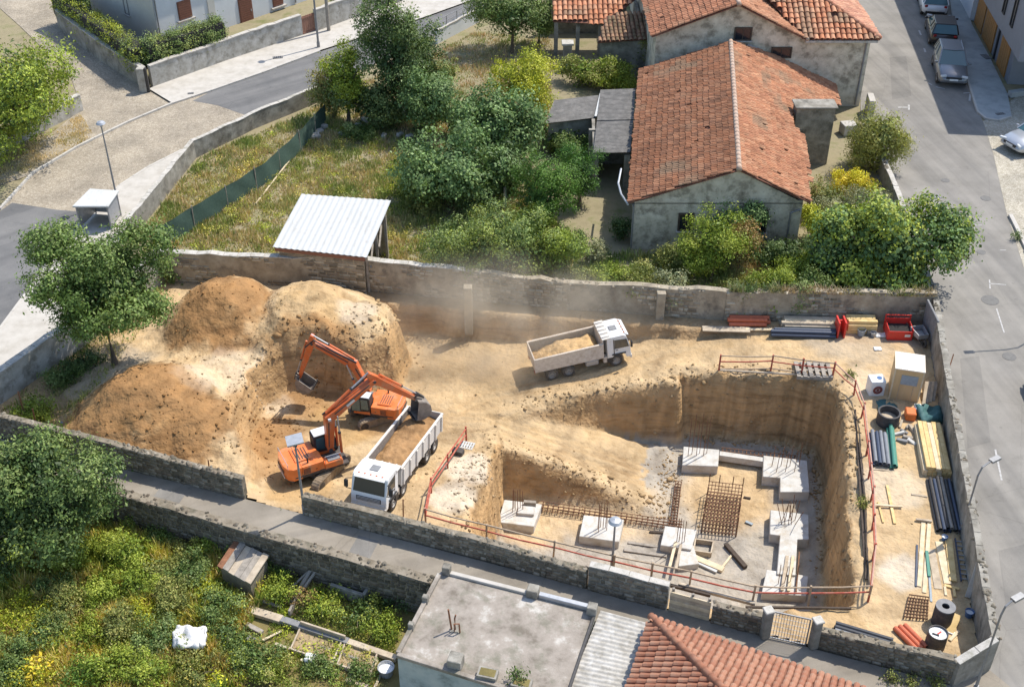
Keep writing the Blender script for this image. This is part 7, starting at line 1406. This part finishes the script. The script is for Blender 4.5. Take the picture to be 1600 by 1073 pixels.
def tree(name, label, base, c, r, cols, n, leaf=.2, cat='tree', lobes=7, trunk=.14, f=.52, group=None, clump=26, shell=.62, droop=0, aspect=.55, limbs=6, spread=None, crown='crown'):
    base = Vector(base); c = Vector(c); t = thing(name, label, cat, base, group=group)
    L = lobes_of(c, r, lobes, f); V, F_, C = leaf_cloud(L, n, leaf, cols, clump, shell, droop, aspect, spread); 
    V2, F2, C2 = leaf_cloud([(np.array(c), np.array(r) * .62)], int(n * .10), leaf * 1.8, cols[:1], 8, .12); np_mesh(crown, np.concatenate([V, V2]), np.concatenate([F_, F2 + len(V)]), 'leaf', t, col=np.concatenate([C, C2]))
    m = M(); top = Vector((c.x, c.y, c.z - r[2] * .1)); mid = base.lerp(top, .55) + Vector((random.uniform(-.2, .2), random.uniform(-.15, .15), 0))
    m.tube([base - UPV * .1, base + UPV * .15, mid, top], [trunk * 1.35, trunk, trunk * .75, trunk * .3], 8); m.build('trunk', 'bark', t)
    for i in range(limbs):
        d = Vector((math.cos(i * 2.4), math.sin(i * 2.4), .5)); s = base.lerp(top, random.uniform(.45, .85)); e = c + Vector((d.x * r[0], d.y * r[1], d.z * r[2] * random.uniform(.1, 1))) * .72; M().tube([s, s.lerp(e, .5) + UPV * .12, e], [trunk * .5, trunk * .33, trunk * .12], 6).build('limb', 'bark', t)
    return t
def shrub(label, px, py, r, h, cols, n, leaf=.13, z=0.0, name='shrub', group=None, lobes=5, cat='shrub', ry=None, **kw):
    p = P(px, py, z); return tree(name, label, p, (p.x, p.y, z + h * .5), (r, ry or r, h * .5), cols, n, leaf, cat, lobes, .045, .5, group, 22, .45, limbs=3, crown='foliage', **kw)

b = P(181, 572, .1); tree('street_tree', 'round dark green street tree beside the white stained wall', b, (b.x + .25, b.y + .2, 4.7), (2.95, 2.8, 3.0), [(.03, .052, .012), (.055, .088, .02), (.085, .122, .032), (.135, .165, .055)], 15500, .2, lobes=12, trunk=.17, f=.42)
b = P(-25, 262); tree('broadleaf_tree', 'tall light green tree at the top left corner', b, (b.x + 1.3, b.y + 1.2, 4.5), (4.7, 4.0, 4.3), G_MID[:1] + G_LIGHT[:2] + G_LIGHT[1:], 12000, .24, lobes=10, trunk=.2)
b = P(618, 188); tree('tall_evergreen', 'tallest dark evergreen in the thicket by the upper road', b, (b.x, b.y, 4.6), (2.0, 1.9, 4.6), G_DARK + [(.09, .12, .03)], 6500, .2, lobes=11, f=.42)
b = P(655, 168); tree('tall_evergreen', 'dark evergreen right behind the tallest one in the thicket', b, (b.x, b.y, 3.4), (1.8, 1.7, 3.5), G_DARK + [(.10, .11, .03)], 4500, .2, lobes=9, f=.45)
b = P(545, 190); tree('young_laurel', 'yellow-green laurel at the left of the thicket', b, (b.x, b.y, 3.0), (1.3, 1.2, 3.0), G_LIGHT[:2] + G_YEL[1:2], 3600, .19, lobes=8, f=.45); b = P(522, 185); tree('olive_shrub_tree', 'olive toned shrub tree at the road end of the mesh fence', b, (b.x, b.y, 2.1), (1.2, 1.1, 2.2), G_OLIVE + G_RED[:1], 2400, .18, lobes=7)
b = P(590, 196); tree('dense_laurel', 'low dense laurel at the foot of the thicket', b, (b.x, b.y, 1.5), (2.2, 1.5, 1.6), G_DARK + G_OLIVE[1:2], 3600, .2, lobes=8); b = P(665, 205); tree('dark_fig', 'dark broad-leaved shrub right of the thicket', b, (b.x, b.y, 2.2), (2.1, 1.8, 2.2), G_FIG, 4200, .24, lobes=8); b = P(690, 158); tree('small_olive_tree', 'small olive green tree below the white retaining wall', b, (b.x, b.y, 1.6), (1.2, 1.2, 1.6), G_OLIVE, 1700, .17)
b = P(800, 82); tree('orchard_tree', 'round green orchard tree left of the open shed', b, (b.x, b.y + .3, 2.9), (2.6, 2.4, 2.3), G_MID, 5000, .2, lobes=9); b = P(842, 70); tree('orchard_tree', 'smaller orchard tree touching the open shed', b, (b.x, b.y, 2.0), (1.2, 1.2, 1.5), G_MID, 1800, .18)
b = P(815, 180); tree('golden_tree', 'bright yellow-green tree beside the fig trees', b, (b.x, b.y, 2.35), (2.25, 2.0, 2.15), G_YEL, 5500, .17, lobes=9)
b = P(775, 258); tree('fig_tree', 'upper fig tree with large leaves behind the white shed', b, (b.x, b.y + .2, 2.5), (2.7, 2.4, 2.1), G_FIG, 5600, .23, lobes=10, aspect=.8); b = P(705, 318); tree('fig_tree', 'lower spreading fig tree right of the white shed', b, (b.x, b.y + .3, 2.2), (2.85, 2.4, 2.0), G_FIG, 6000, .23, lobes=11, aspect=.8); b = P(800, 300); tree('fig_tree', 'small dark fig tree beside the short mesh fence', b, (b.x - .4, b.y + .5, 1.5), (1.3, 1.3, 1.5), G_DARK, 2200, .22)
shrub('sprawling green shrub mound left of the tiled roof', 915, 132, 2.3, 1.9, G_LIGHT[:2] + G_OLIVE[1:], 3600, .17, ry=1.4); shrub('bright green shrub at the corner of the lean-to roof', 965, 138, 1.3, 1.8, G_LIGHT, 1800, .15); shrub('fluffy olive plant on the edge of the old roof', 1008, 112, .9, 2.9, G_OLIVE, 900, .14)
shrub('leafy shrub in front of the low grey shed', 878, 236, 1.7, 1.5, G_MID, 2600, .18)
b = P(850, 352); tree('conifer', 'broad dark conifer in front of the lean-to shed', b, (b.x, b.y, 1.9), (2.0, 1.7, 2.1), [(.03, .06, .012), (.05, .095, .016), (.08, .135, .022)], 6800, .14, lobes=9); b = P(905, 322); tree('conifer', 'narrow dark conifer beside the lean-to pillar', b, (b.x, b.y, 2.0), (1.2, 1.1, 2.1), [(.022, .05, .012), (.04, .085, .016), (.065, .12, .02)], 2800, .13, lobes=6)
shrub('big rounded yellow-green bush behind the boundary wall', 775, 440, 3.2, 4.3, G_MID + G_LIGHT[1:2] + G_OLIVE[1:2], 9500, .16, ry=1.9, lobes=11); shrub('green bush right of the big rounded bush', 860, 432, 2.1, 3.0, G_LIGHT[:2] + G_MID[1:2], 5000, .15, ry=1.5); shrub('pale bush left of the big rounded bush', 712, 425, 1.0, 2.0, G_OLIVE, 1200, .14)
for i, (x, y, r, h, c, lb) in enumerate(((905, 452, .9, 1.5, G_OLIVE, 'pale weedy bush at the path end'), (955, 466, 1.0, 1.9, G_LIGHT, 'low bright bush on the wall below the house corner'), (1000, 470, 1.1, 1.9, G_OLIVE, 'weedy bush behind the wall in drifting dust'), (930, 405, .7, .9, G_GREY, 'greyish bush beside the garden path'), (1050, 476, 1.0, 2.0, G_GREY, 'dusty bush behind the wall below the house'), (1200, 484, 1.3, 2.1, G_LIGHT, 'leafy bush on the wall left of the big fig'), (1255, 486, 1.2, 2.2, G_MID, 'green bush at the foot of the big fig'), (1150, 484, .9, 2.0, G_OLIVE, 'small weedy bush on the boundary wall'), (1285, 395, .9, 2.6, G_YEL, 'tall yellow-green bush at the house corner'), (1268, 372, .6, 2.2, G_YEL, 'narrow yellow-green bush against the house wall'))): shrub(lb, x, y, r, h, c, int(1300 * r * max(1, h * .7)), .14, group='bushes along the boundary wall')
b = P(1110, 440); tree('sapling', 'slender light green tree in front of the old house', b, (b.x, b.y + .2, 2.3), (1.5, 1.2, 2.0), G_LIGHT, 2800, .16, lobes=8, trunk=.07, f=.5, shell=.3); b = P(1155, 425); tree('sapling', 'reddish green small tree beside the slender one', b, (b.x, b.y + .2, 1.8), (.9, .9, 1.3), G_RED + G_OLIVE[1:], 1300, .16, trunk=.06); b = P(1085, 440); tree('sapling', 'thin pale sapling leaning over the boundary wall', b, (b.x, b.y, 1.5), (.9, .8, 1.2), G_LIGHT, 1100, .15, trunk=.05)
shrub('dark leafy plant below the house windows', 1135, 390, 1.8, 3.0, G_FIG, 3600, .2); shrub('dark ivy bush at the base of the house wall', 975, 372, .6, 1.5, G_DARK, 800, .13); shrub('dark low plants in the house shade', 1220, 415, 2.0, 1.7, G_DARK + G_MID[1:2], 3200, .16, ry=1.2)
b = P(1390, 462); tree('fig_tree', 'big fig tree overhanging the corner of the site and road', b, (b.x - .1, b.y + .4, 2.75), (3.45, 2.7, 2.35), G_FIG[:2] + G_LIGHT[1:], 9000, .23, lobes=12, aspect=.8, trunk=.18, f=.45); b = P(1310, 452); tree('fig_tree', 'shaded lower part fig at the left of the big fig', b, (b.x, b.y + .2, 1.5), (1.5, 1.2, 1.4), G_DARK, 2200, .24, aspect=.8)
shrub('olive grey bush between old house and road wall', 1330, 345, 2.0, 1.8, G_GREY, 3400, .13, ry=1.5); shrub('brownish olive bush under the chimney stack', 1285, 330, 1.3, 2.0, G_OLIVE + G_RED[:1], 1800, .14); shrub('bright yellow flowering bush near the chimney stack', 1325, 298, .95, 1.3, G_GOLD, 1500, .13); shrub('small golden bush right of the flowering one', 1352, 300, .7, .8, G_GOLD[:1] + G_YEL, 800, .12)
b = P(1362, 262); tree('weeping_conifer', 'drooping yellow-green conifer beside the road', b, (b.x, b.y, 2.0), (1.5, 1.3, 2.3), G_OLIVE[1:] + G_YEL[1:2], 6500, .2, lobes=9, droop=.5, aspect=.3)
for i, (x, y, lb) in enumerate(((55, 655, 'green weeds at the left site corner'), (100, 600, 'dark weeds under the round street tree, lower clump'), (135, 575, 'dark weeds under the round street tree, upper clump'), (268, 440, 'ivy clump on the corner of the boundary wall'), (250, 420, 'tall weeds beside the boundary wall corner'))): shrub(lb, x, y, .8, .9 + .5 * (i > 2), [G_LIGHT, G_MID, G_DARK, G_MID, G_LIGHT][i], 900, .13)
for (x, y, r, h, c, lb) in ((660, 330, 1.0, 1.0, G_OLIVE, 'olive scrub in the shade of the lower fig tree'), (745, 330, 1.4, 1.6, G_DARK, 'dark undergrowth between fig trees and mesh fence'), (640, 300, .9, .8, G_LIGHT, 'light green scrub left of the lower fig tree'), (835, 372, 1.3, 1.6, G_LIGHT, 'bright scrub below the broad conifer'), (880, 390, 1.0, 1.3, G_MID, 'green scrub beside the garden path'), (760, 190, 1.3, 1.3, G_OLIVE, 'olive scrub left of the golden tree'), (720, 215, 1.2, 1.5, G_DARK, 'dark scrub behind the upper fig tree'), (560, 215, 1.2, .8, G_MID, 'low green scrub at the edge of the thicket'), (1245, 440, 1.2, 1.6, G_LIGHT, 'light scrub in front of the house corner'), (1060, 425, 1.1, 1.5, G_OLIVE, 'olive scrub in front of the house, left')): shrub(lb, x, y, r, h, c, int(1500 * r * h), .14, group='scrub of the upper garden')
# clipped hedge: leaves over two runs of box-shaped growth
def hedge(label, a, b, w, h, z, cols, n):
    a = Vector(a); b = Vector(b); t = thing('hedge', label, 'hedge', a); u = (b - a); L = u.length; u /= L; nn = Vector((-u.y, u.x, 0)); k = max(2, int(L / .8)); lb = [((a + u * (L * (i + .5) / k) + UPV * (z + h / 2) + nn * random.uniform(-.1, .1)), (L / k * .8, w / 2, h / 2 * random.uniform(.9, 1.12))) for i in range(k)]
    V, F_, C = leaf_cloud(lb, n, .15, cols, 22, .7); np_mesh('foliage', V, F_, 'leaf', t, col=C); M().beam(a + UPV * (z + h * .45), b + UPV * (z + h * .45), w * .6, h * .7).build('shade_core', 'dark_inside', t); return t  # solid near-black core inside the leaves, standing in for inner shade
hedge('clipped hedge on the street wall of the white house', P(236, 126), P(352, 88), 1.7, 2.3, .8, G_MID + G_LIGHT[2:], 8500); hedge('yellowish clipped hedge along the lane beside the white house', P(226, 128), P(100, 36), 1.9, 2.3, .6, G_YEL[:2] + G_MID[1:], 9500); hedge('low dark hedge at the very top left behind the lane', P(165, 20), P(110, -10), 1.6, 1.4, 0, G_MID, 2500); shrub('shrub behind the wall beyond the brown gate', 545, 20, 1.2, 2.2, G_MID, 1500, .16)
# lower garden
b = P(98, 880, LOWZ); tree('garden_tree', 'large leafy tree in the lower left garden', b, (b.x - .2, b.y + .6, 1.5), (2.9, 2.3, 2.6), G_DARK[:2] + G_MID[1:], 12500, .19, lobes=13, f=.42, trunk=.16)
b = P(15, 900, LOWZ); tree('garden_tree', 'darker tree at the left edge of the lower garden', b, (b.x - .3, b.y, .6), (1.7, 1.7, 1.9), G_DARK + G_LIGHT[1:2], 4200, .18, lobes=8)
LG = [(205, 880, 1.0, 2.0, G_LIGHT, 'bright green bush right of the large garden tree'), (250, 905, .9, 1.2, G_OLIVE, 'olive weedy bush left of the shack'), (160, 930, 1.0, 1.3, G_LIGHT, 'light green bush in the middle of the garden'), (40, 975, 1.3, 1.3, G_YEL, 'yellowish bush at the left edge of the garden'), (130, 1005, 1.1, .9, G_LIGHT, 'low green bush below the middle of the garden'), (60, 1055, 1.0, .9, G_GOLD[:1] + G_YEL, 'golden weeds at the bottom left corner'), (130, 1060, .9, .9, [(.05, .09, .015), (.09, .15, .025)], 'vivid green bush at the bottom of the garden'), (225, 970, .9, .9, G_YEL, 'yellow weedy bush left of the sack'), (215, 1045, 1.0, .8, G_OLIVE + G_GOLD[:1], 'rusty olive bush at the bottom of the garden'), (320, 935, .8, .9, G_YEL, 'yellowish bush between shack and sack'), (360, 1000, .8, .9, G_MID, 'green bush right of the sack'), (310, 1060, 1.0, .8, G_OLIVE, 'olive bush below the sack'), (420, 1050, .9, .9, G_LIGHT[:2] + G_OLIVE[1:], 'green bush at the bottom by the garden kerb'), (330, 862, .5, 1.2, G_LIGHT, 'small bright bush at the shack corner'), (435, 935, .8, 1.0, G_LIGHT, 'bright bush right of the shack'), (475, 945, .5, .8, G_RED + G_OLIVE, 'reddish plant under the rotten beams'), (505, 955, .9, .8, G_LIGHT, 'green plants left of the trough'), (560, 970, 1.0, .8, G_MID + G_LIGHT[1:], 'leafy plants below the trough'), (545, 915, .8, .6, G_LIGHT, 'plants growing inside the trough'), (600, 985, .8, .9, G_LIGHT, 'bright bush at the garden corner by the outbuilding'), (620, 940, .7, .8, G_DARK, 'dark weeds in the shade of the retaining wall'), (500, 1045, .6, .7, G_MID, 'small bush beside the garden kerb'), (565, 1058, .6, .7, G_MID, 'small bush left of the round tub'), (265, 835, .8, 1.1, G_MID, 'green bush below the retaining wall'), (285, 880, .7, .9, G_OLIVE, 'pale weeds beside the shack'), (90, 935, .9, 1.2, G_MID, 'green bush below the large garden tree'), (20, 1030, .9, .9, G_MID, 'green bush at the left edge, lower')]
for (x, y, r, h, c, lb) in LG: shrub(lb, x, y, r * .95, h * .8, c, int(1000 * r * max(.8, h)), .12, LOWZ, group='bushes of the lower garden')
for (x, y, z, lb) in ((807, 1058, FZ + .28, 'small green plant growing on the flat roof'), (1390, 1062, 0, 'weeds at the foot of the front wall, left clump'), (1425, 1066, 0, 'weeds at the foot of the front wall, middle clump'), (1460, 1072, 0, 'weeds at the foot of the front wall, right clump'), (1328, 588, 0, 'small weed on the far rim of the pit'), (1345, 790, 0, 'small weed on the yard rim of the pit'), (1590, 372, .1, 'green plant in the kerbed bed by the cobbled bay'), (1596, 100, 0, 'potted shrub under the grey overhang')): shrub(lb, x, y, .26, .34, G_MID if z else G_OLIVE, 110, .1, z, lobes=3)
# tangled weeds: low uneven mounds of leaves, one mass for each garden
def weeds(label, poly, z, n, r, h, cols, leaves, leaf=.11, name='weeds', patch=.35):
    xs = [p[0] for p in poly]; ys = [p[1] for p in poly]; X = RNG.uniform(min(xs), max(xs), n * 3); Y = RNG.uniform(min(ys), max(ys), n * 3); k = sdist(X, Y, poly) > .02; X, Y = X[k][:n], Y[k][:n]; pn = fbm(X * patch + 60, Y * patch, 3); Vs = []; Cs = []; g = len(cols)
    idx = np.clip(((.5 + 1.3 * pn) * g).astype(int), 0, g - 1)
    for q in range(g):
        L = [(np.array((x, y, z + random.uniform(.0, .12))), np.array((1, 1, 1)) * np.array((random.uniform(*r), random.uniform(*r), random.uniform(*h)))) for x, y in zip(X[idx == q], Y[idx == q])]
        if L:
            V, F_, C = leaf_cloud(L, int(leaves * len(L) / max(1, len(X)) / 2.6), leaf / .72, [(c_[0] * 1.4, c_[1] * 1.35, c_[2] * .9) for c_ in cols[q]], 12, .5); Vs.append(V); Cs.append(C)
    V = np.concatenate(Vs); V[:, 2] = np.maximum(V[:, 2], z + .01); o = np_mesh(name, V, np.arange(len(V)).reshape(-1, 4), 'leaf', col=np.concatenate(Cs)); return tag(o, label, 'weeds', kind='stuff')
weeds('rampant yellow and green weeds covering the lower garden', [P(-60, 730, LOWZ), P(300, 818, LOWZ), P(440, 900, LOWZ), P(430, 960, LOWZ), P(380, 1000, LOWZ), P(430, 1190, LOWZ), P(-60, 1190, LOWZ)], LOWZ, 420, (.2, .55), (.2, .6), [G_MID, G_LIGHT, G_YEL, G_OLIVE + G_GOLD[:1], G_YEL, G_STRAW + G_OLIVE, G_LIGHT, G_OLIVE], 60000, .085)
weeds('scrubby weeds between the garden kerbs and the outbuilding', [P(430, 900, LOWZ), P(620, 950, LOWZ), P(600, 1010, LOWZ), P(590, 1100, LOWZ), P(430, 1190, LOWZ)], LOWZ, 60, (.15, .4), (.1, .35), [G_MID, G_LIGHT, G_OLIVE], 9000, .085)
weeds('green and dry weed clumps in the upper garden', [P(262, 430), P(575, 444), P(700, 440), P(690, 300), P(640, 230), P(515, 175), P(310, 255), P(225, 365)], 0.0, 260, (.2, .6), (.08, .3), [G_MID, G_LIGHT, G_OLIVE, G_STRAW + G_OLIVE[:1], G_OLIVE, G_LIGHT], 26000, .09)
weeds('weed clumps along the boundary wall below the old house', [P(890, 474), P(1130, 488), P(1300, 492), P(1300, 440), P(1130, 420), P(950, 415)], 0.0, 90, (.2, .6), (.2, .5), [G_LIGHT, G_OLIVE, G_GREY, G_MID], 14000, .09)
weeds('ivy and weeds on the retaining wall of the alley', [p_ + Vector((0, o_, 0)) for o_, ps in ((-.25, SOUTH[1:6]), (-.75, list(reversed(SOUTH[1:6])))) for p_ in ps], LOWZ + .2, 60, (.15, .35), (.2, .7), [G_MID, G_DARK, G_OLIVE], 6500, .085, 'ivy')
# grass and weeds: one mass each
for i_, (x, y) in enumerate(((25, 870), (120, 885), (190, 985), (70, 1010), (255, 1010), (170, 1060), (275, 945), (345, 960), (300, 905), (240, 1065), (100, 965), (395, 1035), (10, 1060), (225, 925))): shrub('tangled bramble bush in the lower garden, ' + (ORD + ['eleventh', 'twelfth', 'thirteenth', 'fourteenth'])[i_], x, y, random.uniform(.7, 1.1), random.uniform(.8, 1.3), [G_MID, G_LIGHT, G_OLIVE, G_MID + G_YEL[1:2]][i_ % 4], 1500, .12, LOWZ, name='bramble', group='brambles of the lower garden')
def grass(name, label, poly, zf, n, h, palette, patch=.35, w=.02, lean=.5, clumpy=0.6, excl=()):
    xs = [p[0] for p in poly]; ys = [p[1] for p in poly]; X = RNG.uniform(min(xs), max(xs), n * 2); Y = RNG.uniform(min(ys), max(ys), n * 2); k = sdist(X, Y, poly) > .1
    for e in excl: k &= sdist(X, Y, e) < 0
    X, Y = X[k][:n], Y[k][:n]; pn = fbm(X * patch, Y * patch, 3); dn = fbm(X * 1.3 + 40, Y * 1.3, 3); keep = RNG.random(len(X)) < np.clip(.75 + clumpy * dn * 2, .12, 1); X, Y, pn, dn = X[keep], Y[keep], pn[keep], dn[keep]; m = len(X); Z = zf(X, Y)
    hh = h[0] + (h[1] - h[0]) * RNG.random(m) ** 1.6 * np.clip(.7 + dn, .3, 1.4); a = RNG.random(m) * 6.28; l_ = lean * RNG.random(m) * hh; ww = w * RNG.uniform(.6, 1.5, m) * (1 + hh)
    bx = np.cos(a) * ww; by = np.sin(a) * ww; b = RNG.random(m) * 6.28
    V = np.stack([np.stack([X - bx, Y - by, Z - .02], -1), np.stack([X + bx, Y + by, Z - .02], -1), np.stack([X + np.cos(b) * l_, Y + np.sin(b) * l_, Z + hh], -1)], 1).reshape(-1, 3)
    pal = np.minimum(np.array(palette) * np.array((2.25, 2.2, 3.0)), .8); t = np.clip(.5 + 1.1 * pn + RNG.normal(size=m) * .16, 0, .999) * (len(pal) - 1); i0 = t.astype(int); fr = (t - i0)[:, None]; col = (pal[i0] * (1 - fr) + pal[np.minimum(i0 + 1, len(pal) - 1)] * fr) * RNG.uniform(.7, 1.3, (m, 1))
    o = np_mesh(name, V, np.arange(m * 3).reshape(m, 3), 'leaf', col=np.repeat(col, 3, 0)); return tag(o, label, 'grass', kind='stuff')
z0f = lambda X, Y: np.full(X.shape, -.03)
DRY = [(.09, .125, .025), (.15, .175, .04), (.21, .20, .065), (.29, .24, .10), (.27, .20, .085), (.16, .175, .05), (.11, .14, .03)]
grass('grass', 'dry and green grass of the upper garden behind the boundary wall', [P(258, 432), P(575, 446), P(730, 462), P(890, 476), P(900, 400), P(830, 270), P(700, 190), P(510, 160), P(310, 245), P(215, 365)], z0f, 120000, (.10, .40), DRY, .3, .03)
grass('grass', 'tall weeds along the boundary wall below the old house', [P(880, 478), P(1130, 493), P(1440, 498), P(1430, 430), P(1380, 300), P(1290, 290), P(1270, 392), P(960, 395), P(900, 380)], z0f, 42000, (.15, .6), [(.06, .10, .02), (.11, .15, .03), (.2, .2, .06), (.3, .24, .1)], .4, .024)
grass('grass', 'patchy grass of the vegetable garden by the sheds', [P(690, 190), P(860, 210), P(870, 60), P(740, 50), P(680, 80), P(560, 130)], z0f, 26000, (.08, .35), [(.08, .12, .02), (.18, .17, .06), (.3, .2, .1), (.12, .16, .03)], .3, .024)
grass('grass', 'dry grass verge beside the cobbled lane', [P(-20, 300), P(52, 268), P(150, 212), P(128, 178), P(60, 212), P(-20, 258)], z0f, 16000, (.06, .25), [(.2, .18, .06), (.32, .25, .1), (.38, .29, .13)], .5, .02)
grass('grass', 'tangled yellow and green weeds filling the lower garden', [P(-60, 720, LOWZ), P(300, 812, LOWZ), P(400, 860, LOWZ), P(415, 940, LOWZ), P(375, 1010, LOWZ), P(410, 1190, LOWZ), P(-60, 1190, LOWZ)], lambda X, Y: low_z(X, Y), 170000, (.15, .8), [(.10, .14, .02), (.20, .22, .03), (.30, .27, .045), (.36, .29, .07), (.31, .23, .08), (.16, .19, .03), (.09, .13, .02)], .42, .036, .7)
grass('grass', 'thin grass between the framed garden beds', [P(415, 870, LOWZ), P(640, 915, LOWZ), P(625, 1000, LOWZ), P(600, 1190, LOWZ), P(415, 1190, LOWZ)], lambda X, Y: low_z(X, Y), 14000, (.06, .3), [(.10, .14, .02), (.2, .2, .04), (.32, .26, .09)], .5, .025, .6, 1.3)
grass('grass', 'sparse weeds along the left end of the site', [P(-30, 665), P(110, 690), P(130, 660), P(210, 545), P(262, 450), P(240, 445), P(115, 545)], lambda X, Y: site_z(X, Y, False), 7000, (.05, .35), [(.08, .12, .02), (.2, .2, .05), (.3, .24, .1)], .5, .02)
wz = lambda X, Y: np.full(X.shape, 1.75)
ws_ = lambda a, b, w=.3: [a + Vector((0, -w, 0)), b + Vector((0, -w, 0)), b + Vector((0, w, 0)), a + Vector((0, w, 0))]
grass('creeper', 'creeping weeds hanging over the boundary wall top', ws_(BACK[0], BACK[1], .35) , wz, 2600, (.1, .45), [(.07, .10, .03), (.14, .13, .05), (.2, .15, .07)], .8, .03, 1.4, .9)
grass('alley_weeds', 'thin weeds along the foot of the stone walls in the alley', [P(0, 690), P(382, 785), P(475, 809), P(1041, 958), P(1484, 1074), P(1484, 1066), P(1041, 951), P(475, 802), P(382, 778), P(0, 680)], z0f, 5000, (.03, .22), [(.05, .09, .02), (.1, .13, .03), (.2, .18, .07)], .5, .02, .6, 1.0)

# ------------------------------------------------------------------ the dust behind the tipper: a real local volume
def dust(name, c, r, dens, label, seed=0.0, col=(.95, .85, .69)):
    m, n, l, b = nodes_of(name + '_mat'); n.remove(b); out = n['Material Output']
    vol = n.new('ShaderNodeVolumePrincipled'); vol.inputs['Color'].default_value = (*col, 1); vol.inputs['Anisotropy'].default_value = .25
    tc = n.new('ShaderNodeTexCoord'); ln = n.new('ShaderNodeVectorMath'); ln.operation = 'LENGTH'; l.new(tc.outputs['Object'], ln.inputs[0])
    fall = n.new('ShaderNodeMapRange'); fall.interpolation_type = 'SMOOTHSTEP'; fall.inputs[1].default_value = 1.0; fall.inputs[2].default_value = 0.1; l.new(ln.outputs['Value'], fall.inputs[0])
    mp = n.new('ShaderNodeMapping'); mp.inputs['Location'].default_value = (seed, seed, 0); mp.inputs['Scale'].default_value = tuple(r); l.new(tc.outputs['Object'], mp.inputs[0])
    nz = n.new('ShaderNodeTexNoise'); nz.inputs['Scale'].default_value = .32; nz.inputs['Detail'].default_value = 4; l.new(mp.outputs[0], nz.inputs['Vector'])
    rp = n.new('ShaderNodeMapRange'); rp.inputs[1].default_value = .40; rp.inputs[2].default_value = .68; l.new(nz.outputs['Fac'], rp.inputs[0])
    mu = n.new('ShaderNodeMath'); mu.operation = 'MULTIPLY'; l.new(fall.outputs[0], mu.inputs[0]); l.new(rp.outputs[0], mu.inputs[1])
    m2 = n.new('ShaderNodeMath'); m2.operation = 'MULTIPLY'; m2.inputs[1].default_value = dens; l.new(mu.outputs[0], m2.inputs[0]); l.new(m2.outputs[0], vol.inputs['Density'])
    l.new(vol.outputs[0], out.inputs['Volume']); MAT[name] = m
    bm = bmesh.new(); bmesh.ops.create_icosphere(bm, subdivisions=3, radius=1.0); me = bpy.data.meshes.new(name); bm.to_mesh(me); bm.free(); me.materials.append(m)
    o = bpy.data.objects.new(name, me); COL.objects.link(o); o.location = c; o.scale = r; tag(o, label, 'dust', kind='stuff'); return o
c = P(800, 490, 1.1); dust('dust_cloud', c, (8.5, 4.6, 3.5), .36, 'pale dust drifting behind the tipper on the haul road', 3.1)
c = P(735, 560, -.6); dust('dust_puff', c, (4.2, 2.0, 1.9), .75, 'low dust puff on the haul road left of the tipper', 8.3)
